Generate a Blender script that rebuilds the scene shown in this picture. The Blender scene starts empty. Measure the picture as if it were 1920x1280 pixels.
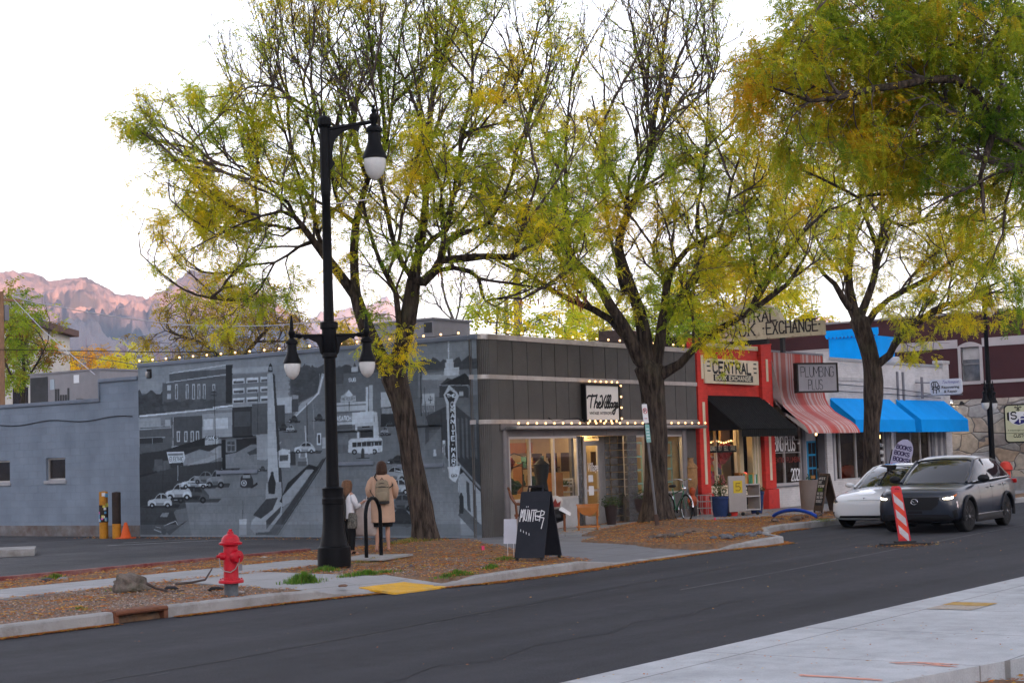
import bpy, bmesh, math, random
import numpy as np
from math import radians as R, sin, cos, pi, sqrt, atan2, tan
from mathutils import Vector, Matrix, noise, kdtree
random.seed(7);NR=np.random.RandomState(7)
S=bpy.context.scene
COL=S.collection
# ------------------------------------------------------------------ camera
FPX=3081.0;AZ=R(35.7);PITCH=R(4.05);ROLL=R(-1.77);EYE=Vector((0, 0, 1.9))
camd=bpy.data.cameras.new("camera");cam=bpy.data.objects.new("camera", camd);COL.objects.link(cam)
camd.sensor_width=36.0;camd.lens=FPX/1920*36;camd.clip_start=0.3;camd.clip_end=60000
CR=Matrix.Rotation(AZ-pi/2, 3, 'Z')@Matrix.Rotation(pi/2+PITCH, 3, 'X')@Matrix.Rotation(ROLL, 3, 'Z')
cam.matrix_world=Matrix.Translation(EYE)@CR.to_4x4()
S.camera=cam
FWD=CR@Vector((0, 0, -1))
# ------------------------------------------------------------------ sky and sun (dusk: an added unseen ridge keeps the low sun off the street)
SUN_EL=R(1.5);SUN_AZ=R(236)
w=bpy.data.worlds.new("World");S.world=w;w.use_nodes=True
nt=w.node_tree;bgn=nt.nodes['Background']
sk=nt.nodes.new('ShaderNodeTexSky');sk.sky_type='NISHITA';sk.sun_disc=False
sk.sun_elevation=SUN_EL;sk.sun_rotation=pi/2-SUN_AZ
sk.air_density=1.0;sk.dust_density=1.2;sk.ozone_density=1.6;sk.altitude=1300
hs=nt.nodes.new('ShaderNodeHueSaturation');hs.inputs['Saturation'].default_value=0.42
nt.links.new(sk.outputs[0], hs.inputs['Color']);tn=nt.nodes.new('ShaderNodeVectorMath');tn.operation='MULTIPLY';tn.inputs[1].default_value=(1.0, .985, 1.02);nt.links.new(hs.outputs[0], tn.inputs[0]);nt.links.new(tn.outputs[0], bgn.inputs[0])
bgn.inputs[1].default_value=0.15
sl=bpy.data.lights.new("sun", 'SUN');sl.energy=7.0;sl.angle=R(0.6);sl.color=(1.0, 0.42, 0.22)
sun=bpy.data.objects.new("sun", sl);COL.objects.link(sun)
sdir=Vector((cos(SUN_AZ)*cos(SUN_EL), sin(SUN_AZ)*cos(SUN_EL), sin(SUN_EL)))
sun.rotation_euler=sdir.to_track_quat('Z', 'Y').to_euler();sun.location=(0, 0, 60)
S.view_settings.view_transform='Standard';S.view_settings.look='None'
S.view_settings.exposure=3.62;S.view_settings.gamma=1.0
S.render.engine='CYCLES'
S.cycles.max_bounces=6;S.cycles.transparent_max_bounces=8;S.cycles.diffuse_bounces=4;S.cycles.glossy_bounces=3
# ------------------------------------------------------------------ pixel (1920x1280) -> point in the place
def ray(px, py):return CR@Vector(((px-960)/FPX, -(py-640)/FPX, -1))
def G(px, py, z=0.0):
 d=ray(px, py);return EYE+d*((z-EYE.z)/d.z)
def FY(px, py, y=22.71):
 d=ray(px, py);return EYE+d*(y/d.y)
def FX(px, py, x=30.22):
 d=ray(px, py);return EYE+d*(x/d.x)
def PD(px, py, D):return EYE+ray(px, py)*D
# ------------------------------------------------------------------ materials
MATS={}
def srgb(r, g, b):
 f=lambda c:(c/12.92 if c<=.04045 else((c+.055)/1.055)**2.4)
 return(f(r/255), f(g/255), f(b/255))
def mat(name, col, rough=0.7, metal=0.0, var=0.12, vscale=3.0, bump=0.0, bscale=30.0, emit=None, estr=0.0, spec=0.18, coat=0.0, alpha=None, dirt=None, dscale=1.5, damt=0.5, sub=None):
 if name in MATS:return MATS[name]
 m=bpy.data.materials.new(name);m.use_nodes=True;MATS[name]=m
 n=m.node_tree;p=n.nodes['Principled BSDF'];L=n.links.new
 p.inputs['Roughness'].default_value=rough;p.inputs['Metallic'].default_value=metal
 p.inputs['Specular IOR Level'].default_value=spec;p.inputs['Coat Weight'].default_value=coat;p.inputs['Coat Roughness'].default_value=0.04
 tc=n.nodes.new('ShaderNodeTexCoord')
 def noi(sc, det=5.0, rg=0.6):
  t=n.nodes.new('ShaderNodeTexNoise');t.inputs['Scale'].default_value=sc;t.inputs['Detail'].default_value=det;t.inputs['Roughness'].default_value=rg
  L(tc.outputs['Object'], t.inputs['Vector']);return t
 c=(*col, 1)
 if var>0:
  t=noi(vscale);mr=n.nodes.new('ShaderNodeMapRange');mr.inputs['From Min'].default_value=.3;mr.inputs['From Max'].default_value=.7
  mr.inputs['To Min'].default_value=1-var;mr.inputs['To Max'].default_value=1+var;L(t.outputs['Fac'], mr.inputs['Value'])
  mx=n.nodes.new('ShaderNodeVectorMath');mx.operation='SCALE';mx.inputs[0].default_value=col;L(mr.outputs[0], mx.inputs['Scale'])
  out=mx.outputs[0]
  if dirt:
   t2=noi(dscale, 8.0, .7);r2=n.nodes.new('ShaderNodeValToRGB');r2.color_ramp.elements[0].position=.62-damt*.3;r2.color_ramp.elements[1].position=.72
   L(t2.outputs['Fac'], r2.inputs[0]);m2=n.nodes.new('ShaderNodeMix');m2.data_type='RGBA';L(r2.outputs[0], m2.inputs[0]);L(out, m2.inputs[6]);m2.inputs[7].default_value=(*dirt, 1);out=m2.outputs[2]
  L(out, p.inputs['Base Color'])
 else:p.inputs['Base Color'].default_value=c
 if bump>0:
  t=noi(bscale, 6.0);b=n.nodes.new('ShaderNodeBump');b.inputs['Strength'].default_value=bump;b.inputs['Distance'].default_value=.02
  L(t.outputs['Fac'], b.inputs['Height']);L(b.outputs[0], p.inputs['Normal'])
 if emit:p.inputs['Emission Color'].default_value=(*emit, 1);p.inputs['Emission Strength'].default_value=estr;m.cycles.emission_sampling='NONE' if estr<0 else 'AUTO'
 return m
def uvec(n, L):
 tc=n.nodes.new('ShaderNodeTexCoord');s=n.nodes.new('ShaderNodeSeparateXYZ');L(tc.outputs['Object'], s.inputs[0])
 a=n.nodes.new('ShaderNodeMath');L(s.outputs[0], a.inputs[0]);L(s.outputs[1], a.inputs[1])
 cb=n.nodes.new('ShaderNodeCombineXYZ');L(a.outputs[0], cb.inputs[0]);L(s.outputs[2], cb.inputs[1]);return cb.outputs[0], tc
def brickmat(name, col, mortar, bw=.2, bh=.065, ms=.008, rough=.8, var=.15, bump=.6, attr=None, wear=None, sq=0):
 if name in MATS:return MATS[name]
 m=bpy.data.materials.new(name);m.use_nodes=True;MATS[name]=m
 n=m.node_tree;p=n.nodes['Principled BSDF'];L=n.links.new;p.inputs['Roughness'].default_value=rough;p.inputs['Specular IOR Level'].default_value=.18
 v, tc=uvec(n, L)
 b=n.nodes.new('ShaderNodeTexBrick');L(v, b.inputs['Vector']);b.inputs['Scale'].default_value=1
 b.inputs['Brick Width'].default_value=bw;b.inputs['Row Height'].default_value=bh;b.inputs['Mortar Size'].default_value=ms;b.inputs['Mortar Smooth'].default_value=.3
 b.inputs['Color1'].default_value=(1-var, 1-var, 1-var, 1);b.inputs['Color2'].default_value=(1+var, 1+var, 1+var, 1);b.inputs['Bias'].default_value=0
 b.inputs['Mortar'].default_value=(mortar/max(1e-3, sum(col)/3), )*3+(1, )
 t=n.nodes.new('ShaderNodeTexNoise');L(tc.outputs['Object'], t.inputs['Vector']);t.inputs['Scale'].default_value=1.3;t.inputs['Detail'].default_value=8
 mr=n.nodes.new('ShaderNodeMapRange');mr.inputs['From Min'].default_value=.3;mr.inputs['From Max'].default_value=.7;mr.inputs['To Min'].default_value=.85;mr.inputs['To Max'].default_value=1.12;L(t.outputs['Fac'], mr.inputs['Value'])
 mul=n.nodes.new('ShaderNodeVectorMath');mul.operation='SCALE';L(b.outputs['Color'], mul.inputs[0]);L(mr.outputs[0], mul.inputs['Scale'])
 m2=n.nodes.new('ShaderNodeVectorMath');m2.operation='MULTIPLY';L(mul.outputs[0], m2.inputs[0])
 if attr:
  a=n.nodes.new('ShaderNodeAttribute');a.attribute_name=attr;L(a.outputs['Color'], m2.inputs[1])
 else:m2.inputs[1].default_value=col
 out=m2.outputs[0]
 if wear:
  t2=n.nodes.new('ShaderNodeTexNoise');L(tc.outputs['Object'], t2.inputs['Vector']);t2.inputs['Scale'].default_value=2.2;t2.inputs['Detail'].default_value=10;t2.inputs['Roughness'].default_value=.75
  r2=n.nodes.new('ShaderNodeValToRGB');r2.color_ramp.elements[0].position=.64;r2.color_ramp.elements[1].position=.70;L(t2.outputs['Fac'], r2.inputs[0])
  m3=n.nodes.new('ShaderNodeMix');m3.data_type='RGBA';L(r2.outputs[0], m3.inputs[0]);L(out, m3.inputs[6]);m3.inputs[7].default_value=(*wear, 1);out=m3.outputs[2]
 L(out, p.inputs['Base Color'])
 bp=n.nodes.new('ShaderNodeBump');bp.inputs['Strength'].default_value=bump;bp.inputs['Distance'].default_value=.012;bp.invert=True
 t3=n.nodes.new('ShaderNodeTexNoise');L(tc.outputs['Object'], t3.inputs['Vector']);t3.inputs['Scale'].default_value=60;t3.inputs['Detail'].default_value=4
 ad=n.nodes.new('ShaderNodeMath');ad.operation='MULTIPLY_ADD';L(t3.outputs['Fac'], ad.inputs[0]);ad.inputs[1].default_value=.25;L(b.outputs['Fac'], ad.inputs[2])
 L(ad.outputs[0], bp.inputs['Height']);L(bp.outputs[0], p.inputs['Normal'])
 return m
def glassmat(name, tint=(.8, .85, .85), rough=0.0, refl=1.0):
 if name in MATS:return MATS[name]
 m=bpy.data.materials.new(name);m.use_nodes=True;MATS[name]=m
 n=m.node_tree;L=n.links.new;n.nodes.remove(n.nodes['Principled BSDF'])
 o=n.nodes['Material Output'];t=n.nodes.new('ShaderNodeBsdfTransparent');t.inputs[0].default_value=(*tint, 1)
 g=n.nodes.new('ShaderNodeBsdfGlossy');g.inputs['Roughness'].default_value=rough
 f=n.nodes.new('ShaderNodeLayerWeight');f.inputs['Blend'].default_value=.5;pw=n.nodes.new('ShaderNodeMath');pw.operation='POWER';L(f.outputs['Facing'], pw.inputs[0]);pw.inputs[1].default_value=4
 mu=n.nodes.new('ShaderNodeMath');mu.operation='MULTIPLY_ADD';mu.inputs[1].default_value=.9*refl;mu.inputs[2].default_value=.06*refl;L(pw.outputs[0], mu.inputs[0])
 mx=n.nodes.new('ShaderNodeMixShader');L(mu.outputs[0], mx.inputs[0]);L(t.outputs[0], mx.inputs[1]);L(g.outputs[0], mx.inputs[2]);L(mx.outputs[0], o.inputs[0]);return m
def emis(name, col, st, sample=False):
 if name in MATS:return MATS[name]
 m=mat(name, (.6, .6, .6), .3, var=0, emit=col, estr=st);m.cycles.emission_sampling='AUTO' if sample else 'NONE';return m
def attrmat(name, attr='col', rough=.7, trans=0.0, bump=0, bscale=40):
 if name in MATS:return MATS[name]
 m=bpy.data.materials.new(name);m.use_nodes=True;MATS[name]=m
 n=m.node_tree;p=n.nodes['Principled BSDF'];L=n.links.new;p.inputs['Roughness'].default_value=rough;p.inputs['Specular IOR Level'].default_value=.18
 a=n.nodes.new('ShaderNodeAttribute');a.attribute_name=attr;L(a.outputs['Color'], p.inputs['Base Color'])
 if trans>0:
  tr=n.nodes.new('ShaderNodeBsdfTranslucent');L(a.outputs['Color'], tr.inputs[0]);mx=n.nodes.new('ShaderNodeMixShader');mx.inputs[0].default_value=trans
  L(p.outputs[0], mx.inputs[1]);L(tr.outputs[0], mx.inputs[2]);L(mx.outputs[0], n.nodes['Material Output'].inputs[0])
  p.inputs['Specular IOR Level'].default_value=.25
 if bump:
  tc=n.nodes.new('ShaderNodeTexCoord');t=n.nodes.new('ShaderNodeTexNoise');t.inputs['Scale'].default_value=bscale;L(tc.outputs['Object'], t.inputs['Vector'])
  b=n.nodes.new('ShaderNodeBump');b.inputs['Strength'].default_value=bump;L(t.outputs['Fac'], b.inputs['Height']);L(b.outputs[0], p.inputs['Normal'])
 return m
 # ------------------------------------------------------------------ mesh building
class MB:
 def __init__(s):s.v=[];s.f=[]
 def add(s, vs, fs):
  o=len(s.v);s.v+=[Vector(p)for p in vs];s.f+=[[i+o for i in f]for f in fs];return s
 def box(s, a, b, rz=0, c=None):
  x0, x1=sorted((a[0], b[0]));y0, y1=sorted((a[1], b[1]));z0, z1=sorted((a[2], b[2]))
  vs=[(x0, y0, z0), (x1, y0, z0), (x1, y1, z0), (x0, y1, z0), (x0, y0, z1), (x1, y0, z1), (x1, y1, z1), (x0, y1, z1)]
  if rz:
   cx, cy=c if c else((x0+x1)/2, (y0+y1)/2)
   vs=[(cx+(x-cx)*cos(rz)-(y-cy)*sin(rz), cy+(x-cx)*sin(rz)+(y-cy)*cos(rz), z)for x, y, z in vs]
  return s.add(vs, [(0, 3, 2, 1), (4, 5, 6, 7), (0, 1, 5, 4), (1, 2, 6, 5), (2, 3, 7, 6), (3, 0, 4, 7)])
 def cbox(s, c, d, M=None):
  vs=[Vector((sx*d[0]/2, sy*d[1]/2, sz*d[2]/2))for sz in(-1, 1)for sx, sy in((-1, -1), (1, -1), (1, 1), (-1, 1))]
  if M is not None:vs=[M@p for p in vs]
  return s.add([p+Vector(c)for p in vs], [(0, 3, 2, 1), (4, 5, 6, 7), (0, 1, 5, 4), (1, 2, 6, 5), (2, 3, 7, 6), (3, 0, 4, 7)])
 def bar(s, a, b, w, h):
  a=Vector(a);b=Vector(b);d=(b-a);l=d.length;q=d.to_track_quat('X', 'Z').to_matrix()
  return s.cbox((a+b)/2, (l, w, h), q)
 def tube(s, pts, r, n=8, caps=True, closed=False):
  pts=[Vector(p)for p in pts];N=len(pts);rr=r if hasattr(r, '__len__')else[r]*N
  o=len(s.v);up=None
  for i, p in enumerate(pts):
   if closed:d=pts[(i+1)%N]-pts[i-1]
   else:d=pts[min(i+1, N-1)]-pts[max(i-1, 0)]
   if d.length<1e-9:d=Vector((0, 0, 1))
   d.normalize()
   if up is None:up=Vector((0, 0, 1))if abs(d.z)<.9 else Vector((1, 0, 0))
   u=up-d*up.dot(d)
   if u.length<1e-6:u=d.orthogonal()
   u.normalize();up=u;w_=d.cross(u)
   for k in range(n):
    a=2*pi*k/n;s.v.append(p+(u*cos(a)+w_*sin(a))*rr[i])
  for i in range(N-1+(1 if closed else 0)):
   for k in range(n):
    a=o+i*n+k;b=o+i*n+(k+1)%n;c=o+((i+1)%N)*n+(k+1)%n;d=o+((i+1)%N)*n+k
    s.f.append([a, b, c, d])
  if caps and not closed:
   s.f.append([o+k for k in range(n)][::-1]);s.f.append([o+(N-1)*n+k for k in range(n)])
  return s
 def lathe(s, prof, c=(0, 0, 0), n=20, M=None):
  o=len(s.v);c=Vector(c)
  for r, z in prof:
   for k in range(n):
    a=2*pi*k/n;p=Vector((r*cos(a), r*sin(a), z));s.v.append((M@p if M is not None else p)+c)
  for i in range(len(prof)-1):
   for k in range(n):
    s.f.append([o+i*n+k, o+i*n+(k+1)%n, o+(i+1)*n+(k+1)%n, o+(i+1)*n+k])
  s.f.append([o+k for k in range(n)][::-1]);s.f.append([o+(len(prof)-1)*n+k for k in range(n)]);return s
 def prism(s, poly, d):
  d=Vector(d);n=len(poly);o=len(s.v);s.v+=[Vector(p)for p in poly]+[Vector(p)+d for p in poly]
  s.f.append([o+i for i in range(n)][::-1]);s.f.append([o+n+i for i in range(n)])
  for i in range(n):s.f.append([o+i, o+(i+1)%n, o+n+(i+1)%n, o+n+i])
  return s
 def sphere(s, c, r, n=12, m=8, sc=(1, 1, 1), M=None):
  prof=[]
  o=len(s.v);c=Vector(c)
  for i in range(m+1):
   t=pi*i/m
   for k in range(n):
    a=2*pi*k/n;p=Vector((r*sin(t)*cos(a)*sc[0], r*sin(t)*sin(a)*sc[1], -r*cos(t)*sc[2]));s.v.append((M@p if M is not None else p)+c)
  for i in range(m):
   for k in range(n):s.f.append([o+i*n+k, o+i*n+(k+1)%n, o+(i+1)*n+(k+1)%n, o+(i+1)*n+k])
  return s
 def loft(s, rings, caps=True, closed=True):
  o=len(s.v);n=len(rings[0])
  for r in rings:s.v+=[Vector(p)for p in r]
  for i in range(len(rings)-1):
   for k in range(n if closed else n-1):s.f.append([o+i*n+k, o+i*n+(k+1)%n, o+(i+1)*n+(k+1)%n, o+(i+1)*n+k])
  if caps:s.f.append([o+k for k in range(n)][::-1]);s.f.append([o+(len(rings)-1)*n+k for k in range(n)])
  return s
 def quad(s, a, b, c, d):return s.add([a, b, c, d], [(0, 1, 2, 3)])
 def xf(s, M):s.v=[M@p for p in s.v];return s
 def build(s, name, m, parent=None, smooth=35, bevel=0, subsurf=0, mats=None):
  if not s.v:return None
  me=bpy.data.meshes.new(name)
  if parent is not None:loc=parent_loc(parent)
  else:
   xs=[p.x for p in s.v];ys=[p.y for p in s.v];zs=[p.z for p in s.v];loc=Vector(((min(xs)+max(xs))/2, (min(ys)+max(ys))/2, min(zs)))
  me.from_pydata([p-loc for p in s.v], [], s.f)
  bm=bmesh.new();bm.from_mesh(me);bmesh.ops.remove_doubles(bm, verts=bm.verts, dist=1e-5);bmesh.ops.recalc_face_normals(bm, faces=bm.faces)
  if bevel:
   ed=[e for e in bm.edges if e.is_manifold and e.calc_face_angle(0)>.5]
   bmesh.ops.bevel(bm, geom=ed, offset=bevel, segments=2, affect='EDGES', profile=.6, clamp_overlap=True)
  bm.to_mesh(me);bm.free()
  if smooth:
   me.shade_smooth();me.set_sharp_from_angle(angle=R(smooth))
  me.materials.append(m)
  o=bpy.data.objects.new(name, me);COL.objects.link(o)
  if parent is not None:o.parent=parent
  else:o.location=loc
  if subsurf:
   q=o.modifiers.new('s', 'SUBSURF');q.levels=subsurf;q.render_levels=subsurf
  return o
WLOC={}
LOCAL=set()
def parent_loc(o):
 while o.parent is not None:o=o.parent
 return Vector((0, 0, 0))if o.name in LOCAL else o.location.copy()
def tag(o, label=None, cat=None, group=None, kind=None):
 if label:o['label']=label
 if cat:o['category']=cat
 if group:o['group']=group
 if kind:o['kind']=kind
 return o
def thing(name, label, cat, loc=(0, 0, 0), rz=0, group=None):
 o=bpy.data.objects.new(name, None);o.empty_display_size=.2;COL.objects.link(o);o.location=loc;o.rotation_euler=(0, 0, rz);LOCAL.add(o.name)if rz else None;return tag(o, label, cat, group)
def struct(o):o['kind']='structure';return o
def fastmesh(name, verts, faces, m, cols=None, parent=None, loc=None, smooth=False):
# verts (N,3) float, faces (F,k) int, cols (F,3) one colour per face
 verts=np.asarray(verts, dtype=np.float32);faces=np.asarray(faces, dtype=np.int32);k=faces.shape[1]
 if parent is not None:loc=parent_loc(parent)
 if loc is None:loc=Vector((float(verts[:, 0].mean()), float(verts[:, 1].mean()), float(verts[:, 2].min())))
 verts=verts-np.array(loc, dtype=np.float32)
 me=bpy.data.meshes.new(name);me.vertices.add(len(verts));me.vertices.foreach_set('co', verts.ravel())
 me.loops.add(faces.size);me.loops.foreach_set('vertex_index', faces.ravel());me.polygons.add(len(faces))
 me.polygons.foreach_set('loop_start', np.arange(0, faces.size, k, dtype=np.int32))
 if cols is not None:
  a=me.color_attributes.new('col', 'FLOAT_COLOR', 'CORNER');c=np.ones((faces.size, 4), dtype=np.float32);c[:, :3]=np.repeat(np.asarray(cols, dtype=np.float32), k, axis=0);a.data.foreach_set('color', c.ravel())
 me.update(calc_edges=True);me.validate(clean_customdata=False)
 if smooth:me.shade_smooth()
 me.materials.append(m);o=bpy.data.objects.new(name, me);COL.objects.link(o)
 if parent is not None:o.parent=parent
 else:o.location=loc
 return o
 # ------------------------------------------------------------------ a small stroke alphabet (unit box), for painted lettering
GL={
'A':[[(0, 0), (.5, 1), (1, 0)], [(.2, .36), (.8, .36)]], 'B':[[(0, 0), (0, 1), (.7, 1), (.9, .85), (.9, .65), (.7, .53), (0, .53)], [(.7, .53), (1, .38), (1, .15), (.75, 0), (0, 0)]],
 'C':[[(1, .82), (.75, 1), (.25, 1), (0, .78), (0, .22), (.25, 0), (.75, 0), (1, .18)]], 'D':[[(0, 0), (0, 1), (.6, 1), (1, .75), (1, .25), (.6, 0), (0, 0)]],
 'E':[[(1, 1), (0, 1), (0, 0), (1, 0)], [(0, .52), (.8, .52)]], 'F':[[(1, 1), (0, 1), (0, 0)], [(0, .52), (.8, .52)]], 'G':[[(1, .82), (.75, 1), (.25, 1), (0, .78), (0, .22), (.25, 0), (.75, 0), (1, .2), (1, .48), (.6, .48)]],
 'H':[[(0, 0), (0, 1)], [(1, 0), (1, 1)], [(0, .5), (1, .5)]], 'I':[[(.5, 0), (.5, 1)]], 'J':[[(.8, 1), (.8, .2), (.55, 0), (.2, 0), (0, .2)]], 'K':[[(0, 0), (0, 1)], [(1, 1), (0, .42)], [(.3, .6), (1, 0)]],
 'L':[[(0, 1), (0, 0), (.95, 0)]], 'M':[[(0, 0), (0, 1), (.5, .35), (1, 1), (1, 0)]], 'N':[[(0, 0), (0, 1), (1, 0), (1, 1)]], 'O':[[(.25, 0), (0, .25), (0, .75), (.25, 1), (.75, 1), (1, .75), (1, .25), (.75, 0), (.25, 0)]],
 'P':[[(0, 0), (0, 1), (.75, 1), (1, .85), (1, .6), (.75, .46), (0, .46)]], 'Q':[[(.25, 0), (0, .25), (0, .75), (.25, 1), (.75, 1), (1, .75), (1, .25), (.75, 0), (.25, 0)], [(.6, .3), (1, -.05)]],
 'R':[[(0, 0), (0, 1), (.75, 1), (1, .85), (1, .62), (.75, .5), (0, .5)], [(.55, .5), (1, 0)]], 'S':[[(.95, .85), (.75, 1), (.25, 1), (0, .82), (0, .66), (.2, .54), (.8, .46), (1, .34), (1, .18), (.75, 0), (.25, 0), (0, .15)]],
 'T':[[(0, 1), (1, 1)], [(.5, 1), (.5, 0)]], 'U':[[(0, 1), (0, .25), (.25, 0), (.75, 0), (1, .25), (1, 1)]], 'V':[[(0, 1), (.5, 0), (1, 1)]], 'W':[[(0, 1), (.25, 0), (.5, .7), (.75, 0), (1, 1)]],
 'X':[[(0, 0), (1, 1)], [(0, 1), (1, 0)]], 'Y':[[(0, 1), (.5, .5), (1, 1)], [(.5, .5), (.5, 0)]], 'Z':[[(0, 1), (1, 1), (0, 0), (1, 0)]], '0':[[(.25, 0), (0, .25), (0, .75), (.25, 1), (.75, 1), (1, .75), (1, .25), (.75, 0), (.25, 0)]],
 '1':[[(.2, .8), (.55, 1), (.55, 0)]], '2':[[(0, .8), (.2, 1), (.8, 1), (1, .82), (1, .62), (0, 0), (1, 0)]], '+':[[(.5, .1), (.5, .9)], [(.1, .5), (.9, .5)]], '!':[[(.5, 1), (.5, .32)], [(.5, .08), (.5, 0)]], '.':[[(.45, .5), (.55, .5)]],
 '-':[[(.1, .5), (.9, .5)]], '&':[[(1, 0), (.2, .75), (.3, 1), (.6, 1), (.7, .8), (0, .3), (.2, 0), (.6, 0), (1, .4)]], '?':[[(0, .8), (.2, 1), (.8, 1), (1, .8), (.5, .45), (.5, .25)], [(.5, .05), (.5, 0)]], '5':[[(.95, 1), (.1, 1), (.05, .55), (.7, .6), (1, .4), (1, .2), (.7, 0), (0, .05)]],
 }
def strokes(text, w, h, gap=.28, narrow='I1!.'):
# returns polylines in 0..w x 0..h
 ws=[(.35 if c in narrow else(.5 if c==' ' else(1.25 if c in 'MW' else 1)))for c in text]
 tot=sum(ws)+gap*(len(text)-1);k=w/tot;x=0;out=[]
 for c, cw in zip(text, ws):
  for pl in GL.get(c, []):out.append([((x+(p[0]if c not in narrow else p[0])*cw)*k, p[1]*h)for p in pl])
  x+=cw+gap
 return out
def ribbon(mb, pls, th, O, U, V, Nn, serif=0, rnd=True):
# flat painted strokes: O origin, U, V unit vectors, Nn outwards offset vector
 O=Vector(O);U=Vector(U);V=Vector(V);Nn=Vector(Nn)
 lift=0
 for pl in pls:
  for i in range(len(pl)-1):
   a=Vector((pl[i][0], pl[i][1]));b=Vector((pl[i+1][0], pl[i+1][1]));d=b-a
   if d.length<1e-6:continue
   d.normalize();n=Vector((-d.y, d.x))*th/2;e=d*(th*.25 if rnd else 0)
   q=[a-e+n, b+e+n, b+e-n, a-e-n]
   lift=(lift+1)%7;off=Nn*(1+.05*lift)
   mb.add([O+U*p.x+V*p.y+off for p in q], [(0, 1, 2, 3)])
  if serif:
   for p in(pl[0], pl[-1]):
    p=Vector(p);
    mb.add([O+U*(p.x+sx*serif)+V*(p.y+sy*th*.35)+Nn*1.5 for sx, sy in((-1, -1), (1, -1), (1, 1), (-1, 1))], [(0, 1, 2, 3)])
 return mb
def textmesh(txt, name, m, parent, O, U, V, size=None, width=None, height=None, offset=0.0, shear=0.0, lift=.004, space=1.0):
 cu=bpy.data.curves.new('t', 'FONT');cu.body=txt;cu.offset=offset;cu.shear=shear;cu.space_character=space
 ob=bpy.data.objects.new('t', cu);COL.objects.link(ob);dg=bpy.context.evaluated_depsgraph_get();me=bpy.data.meshes.new_from_object(ob.evaluated_get(dg));bpy.data.objects.remove(ob)
 vs=[v.co.copy()for v in me.vertices];fs=[list(p.vertices)for p in me.polygons]
 if not vs:return None
 x0=min(v.x for v in vs);x1=max(v.x for v in vs);y0=min(v.y for v in vs);y1=max(v.y for v in vs)
 kx=(width/(x1-x0))if width else(height/(y1-y0));ky=(height/(y1-y0))if height else kx
 O=Vector(O);U=Vector(U);V=Vector(V);N_=U.cross(V)*lift
 mb=MB();mb.add([O+U*((v.x-x0)*kx)+V*((v.y-y0)*ky)+N_ for v in vs], fs)
 return mb.build(name, m, parent, smooth=0)
 # ================================================================== ground, road, pavements
M_asph=mat('asphalt', (.034, .0345, .039), .85, var=.14, vscale=.35, bump=.6, bscale=90, dirt=(.040, .040, .045), dscale=.5, damt=.5)
def asph_detail(m, sx=.06, sy=1.1, k=1.0):
 n=m.node_tree;L=n.links.new;p=n.nodes['Principled BSDF'];tc=n.nodes.new('ShaderNodeTexCoord');src=p.inputs['Base Color'].links[0].from_socket
 for scl, sc3, lo, hi in((1, (sx, sy, 1), 1-.20*k, 1+.22*k), (55, (1, 1, 1), 1-.28*k, 1+.3*k), (4, (1, 1, 1), .92, 1.08)):
  mp=n.nodes.new('ShaderNodeMapping');mp.inputs['Scale'].default_value=sc3;L(tc.outputs['Object'], mp.inputs[0]);t=n.nodes.new('ShaderNodeTexNoise');t.inputs['Scale'].default_value=scl;t.inputs['Detail'].default_value=5;L(mp.outputs[0], t.inputs['Vector'])
  mr=n.nodes.new('ShaderNodeMapRange');mr.inputs['From Min'].default_value=.32;mr.inputs['From Max'].default_value=.68;mr.inputs['To Min'].default_value=lo;mr.inputs['To Max'].default_value=hi;L(t.outputs['Fac'], mr.inputs['Value']);mu=n.nodes.new('ShaderNodeVectorMath');mu.operation='SCALE';L(src, mu.inputs[0]);L(mr.outputs[0], mu.inputs['Scale']);src=mu.outputs[0]
 L(src, p.inputs['Base Color'])
asph_detail(M_asph, .06, 1.1, 1.35)
M_lot=mat('old_asphalt', (.060, .060, .064), .9, var=.18, vscale=.5, bump=.5, bscale=70, dirt=(.085, .083, .083), dscale=.9)
M_kerb=mat('kerb_concrete', (.30, .295, .285), .85, var=.14, vscale=1.5, bump=.4, bscale=40, dirt=(.17, .155, .14), dscale=2.2, damt=.45)
M_soil=mat('soil', (.15, .108, .08), .95, var=.4, vscale=14, bump=1.0, bscale=34, dirt=(.30, .15, .06), dscale=5, damt=.7)
M_ground=mat('town_ground', (.10, .10, .085), .95, var=.3, vscale=.02)
def slabmat(name, col, s=1.5, rot=0):
 m=mat(name, col, .8, var=.10, vscale=1.2, bump=.25, bscale=60, dirt=tuple(c*.72 for c in col), dscale=.8, damt=.35)
 n=m.node_tree;L=n.links.new;p=n.nodes['Principled BSDF'];tc=n.nodes.new('ShaderNodeTexCoord');b=n.nodes.new('ShaderNodeTexBrick');L(tc.outputs['Object'], b.inputs['Vector'])
 b.offset=0;b.inputs['Scale'].default_value=1;b.inputs['Brick Width'].default_value=s;b.inputs['Row Height'].default_value=s*1.05;b.inputs['Mortar Size'].default_value=.012;b.inputs['Mortar Smooth'].default_value=.4
 b.inputs['Color1'].default_value=(1, 1, 1, 1);b.inputs['Color2'].default_value=(.93, .93, .93, 1);b.inputs['Mortar'].default_value=(.5, .48, .45, 1)
 src=p.inputs['Base Color'].links[0].from_socket;mu=n.nodes.new('ShaderNodeVectorMath');mu.operation='MULTIPLY';L(src, mu.inputs[0]);L(b.outputs['Color'], mu.inputs[1]);L(mu.outputs[0], p.inputs['Base Color']);return m
M_walk=slabmat('pavement_concrete', (.30, .30, .30), 1.5)
M_walk2=slabmat('near_pavement_concrete', (.40, .415, .425), 2.1);asph_detail(M_walk2, .7, 1.1, .25);asph_detail(M_lot, .3, .5)
struct(MB().quad((-9000, -9000, -.08), (9000, -9000, -.08), (9000, 9000, -.08), (-9000, 9000, -.08)).build('ground', M_ground))
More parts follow.
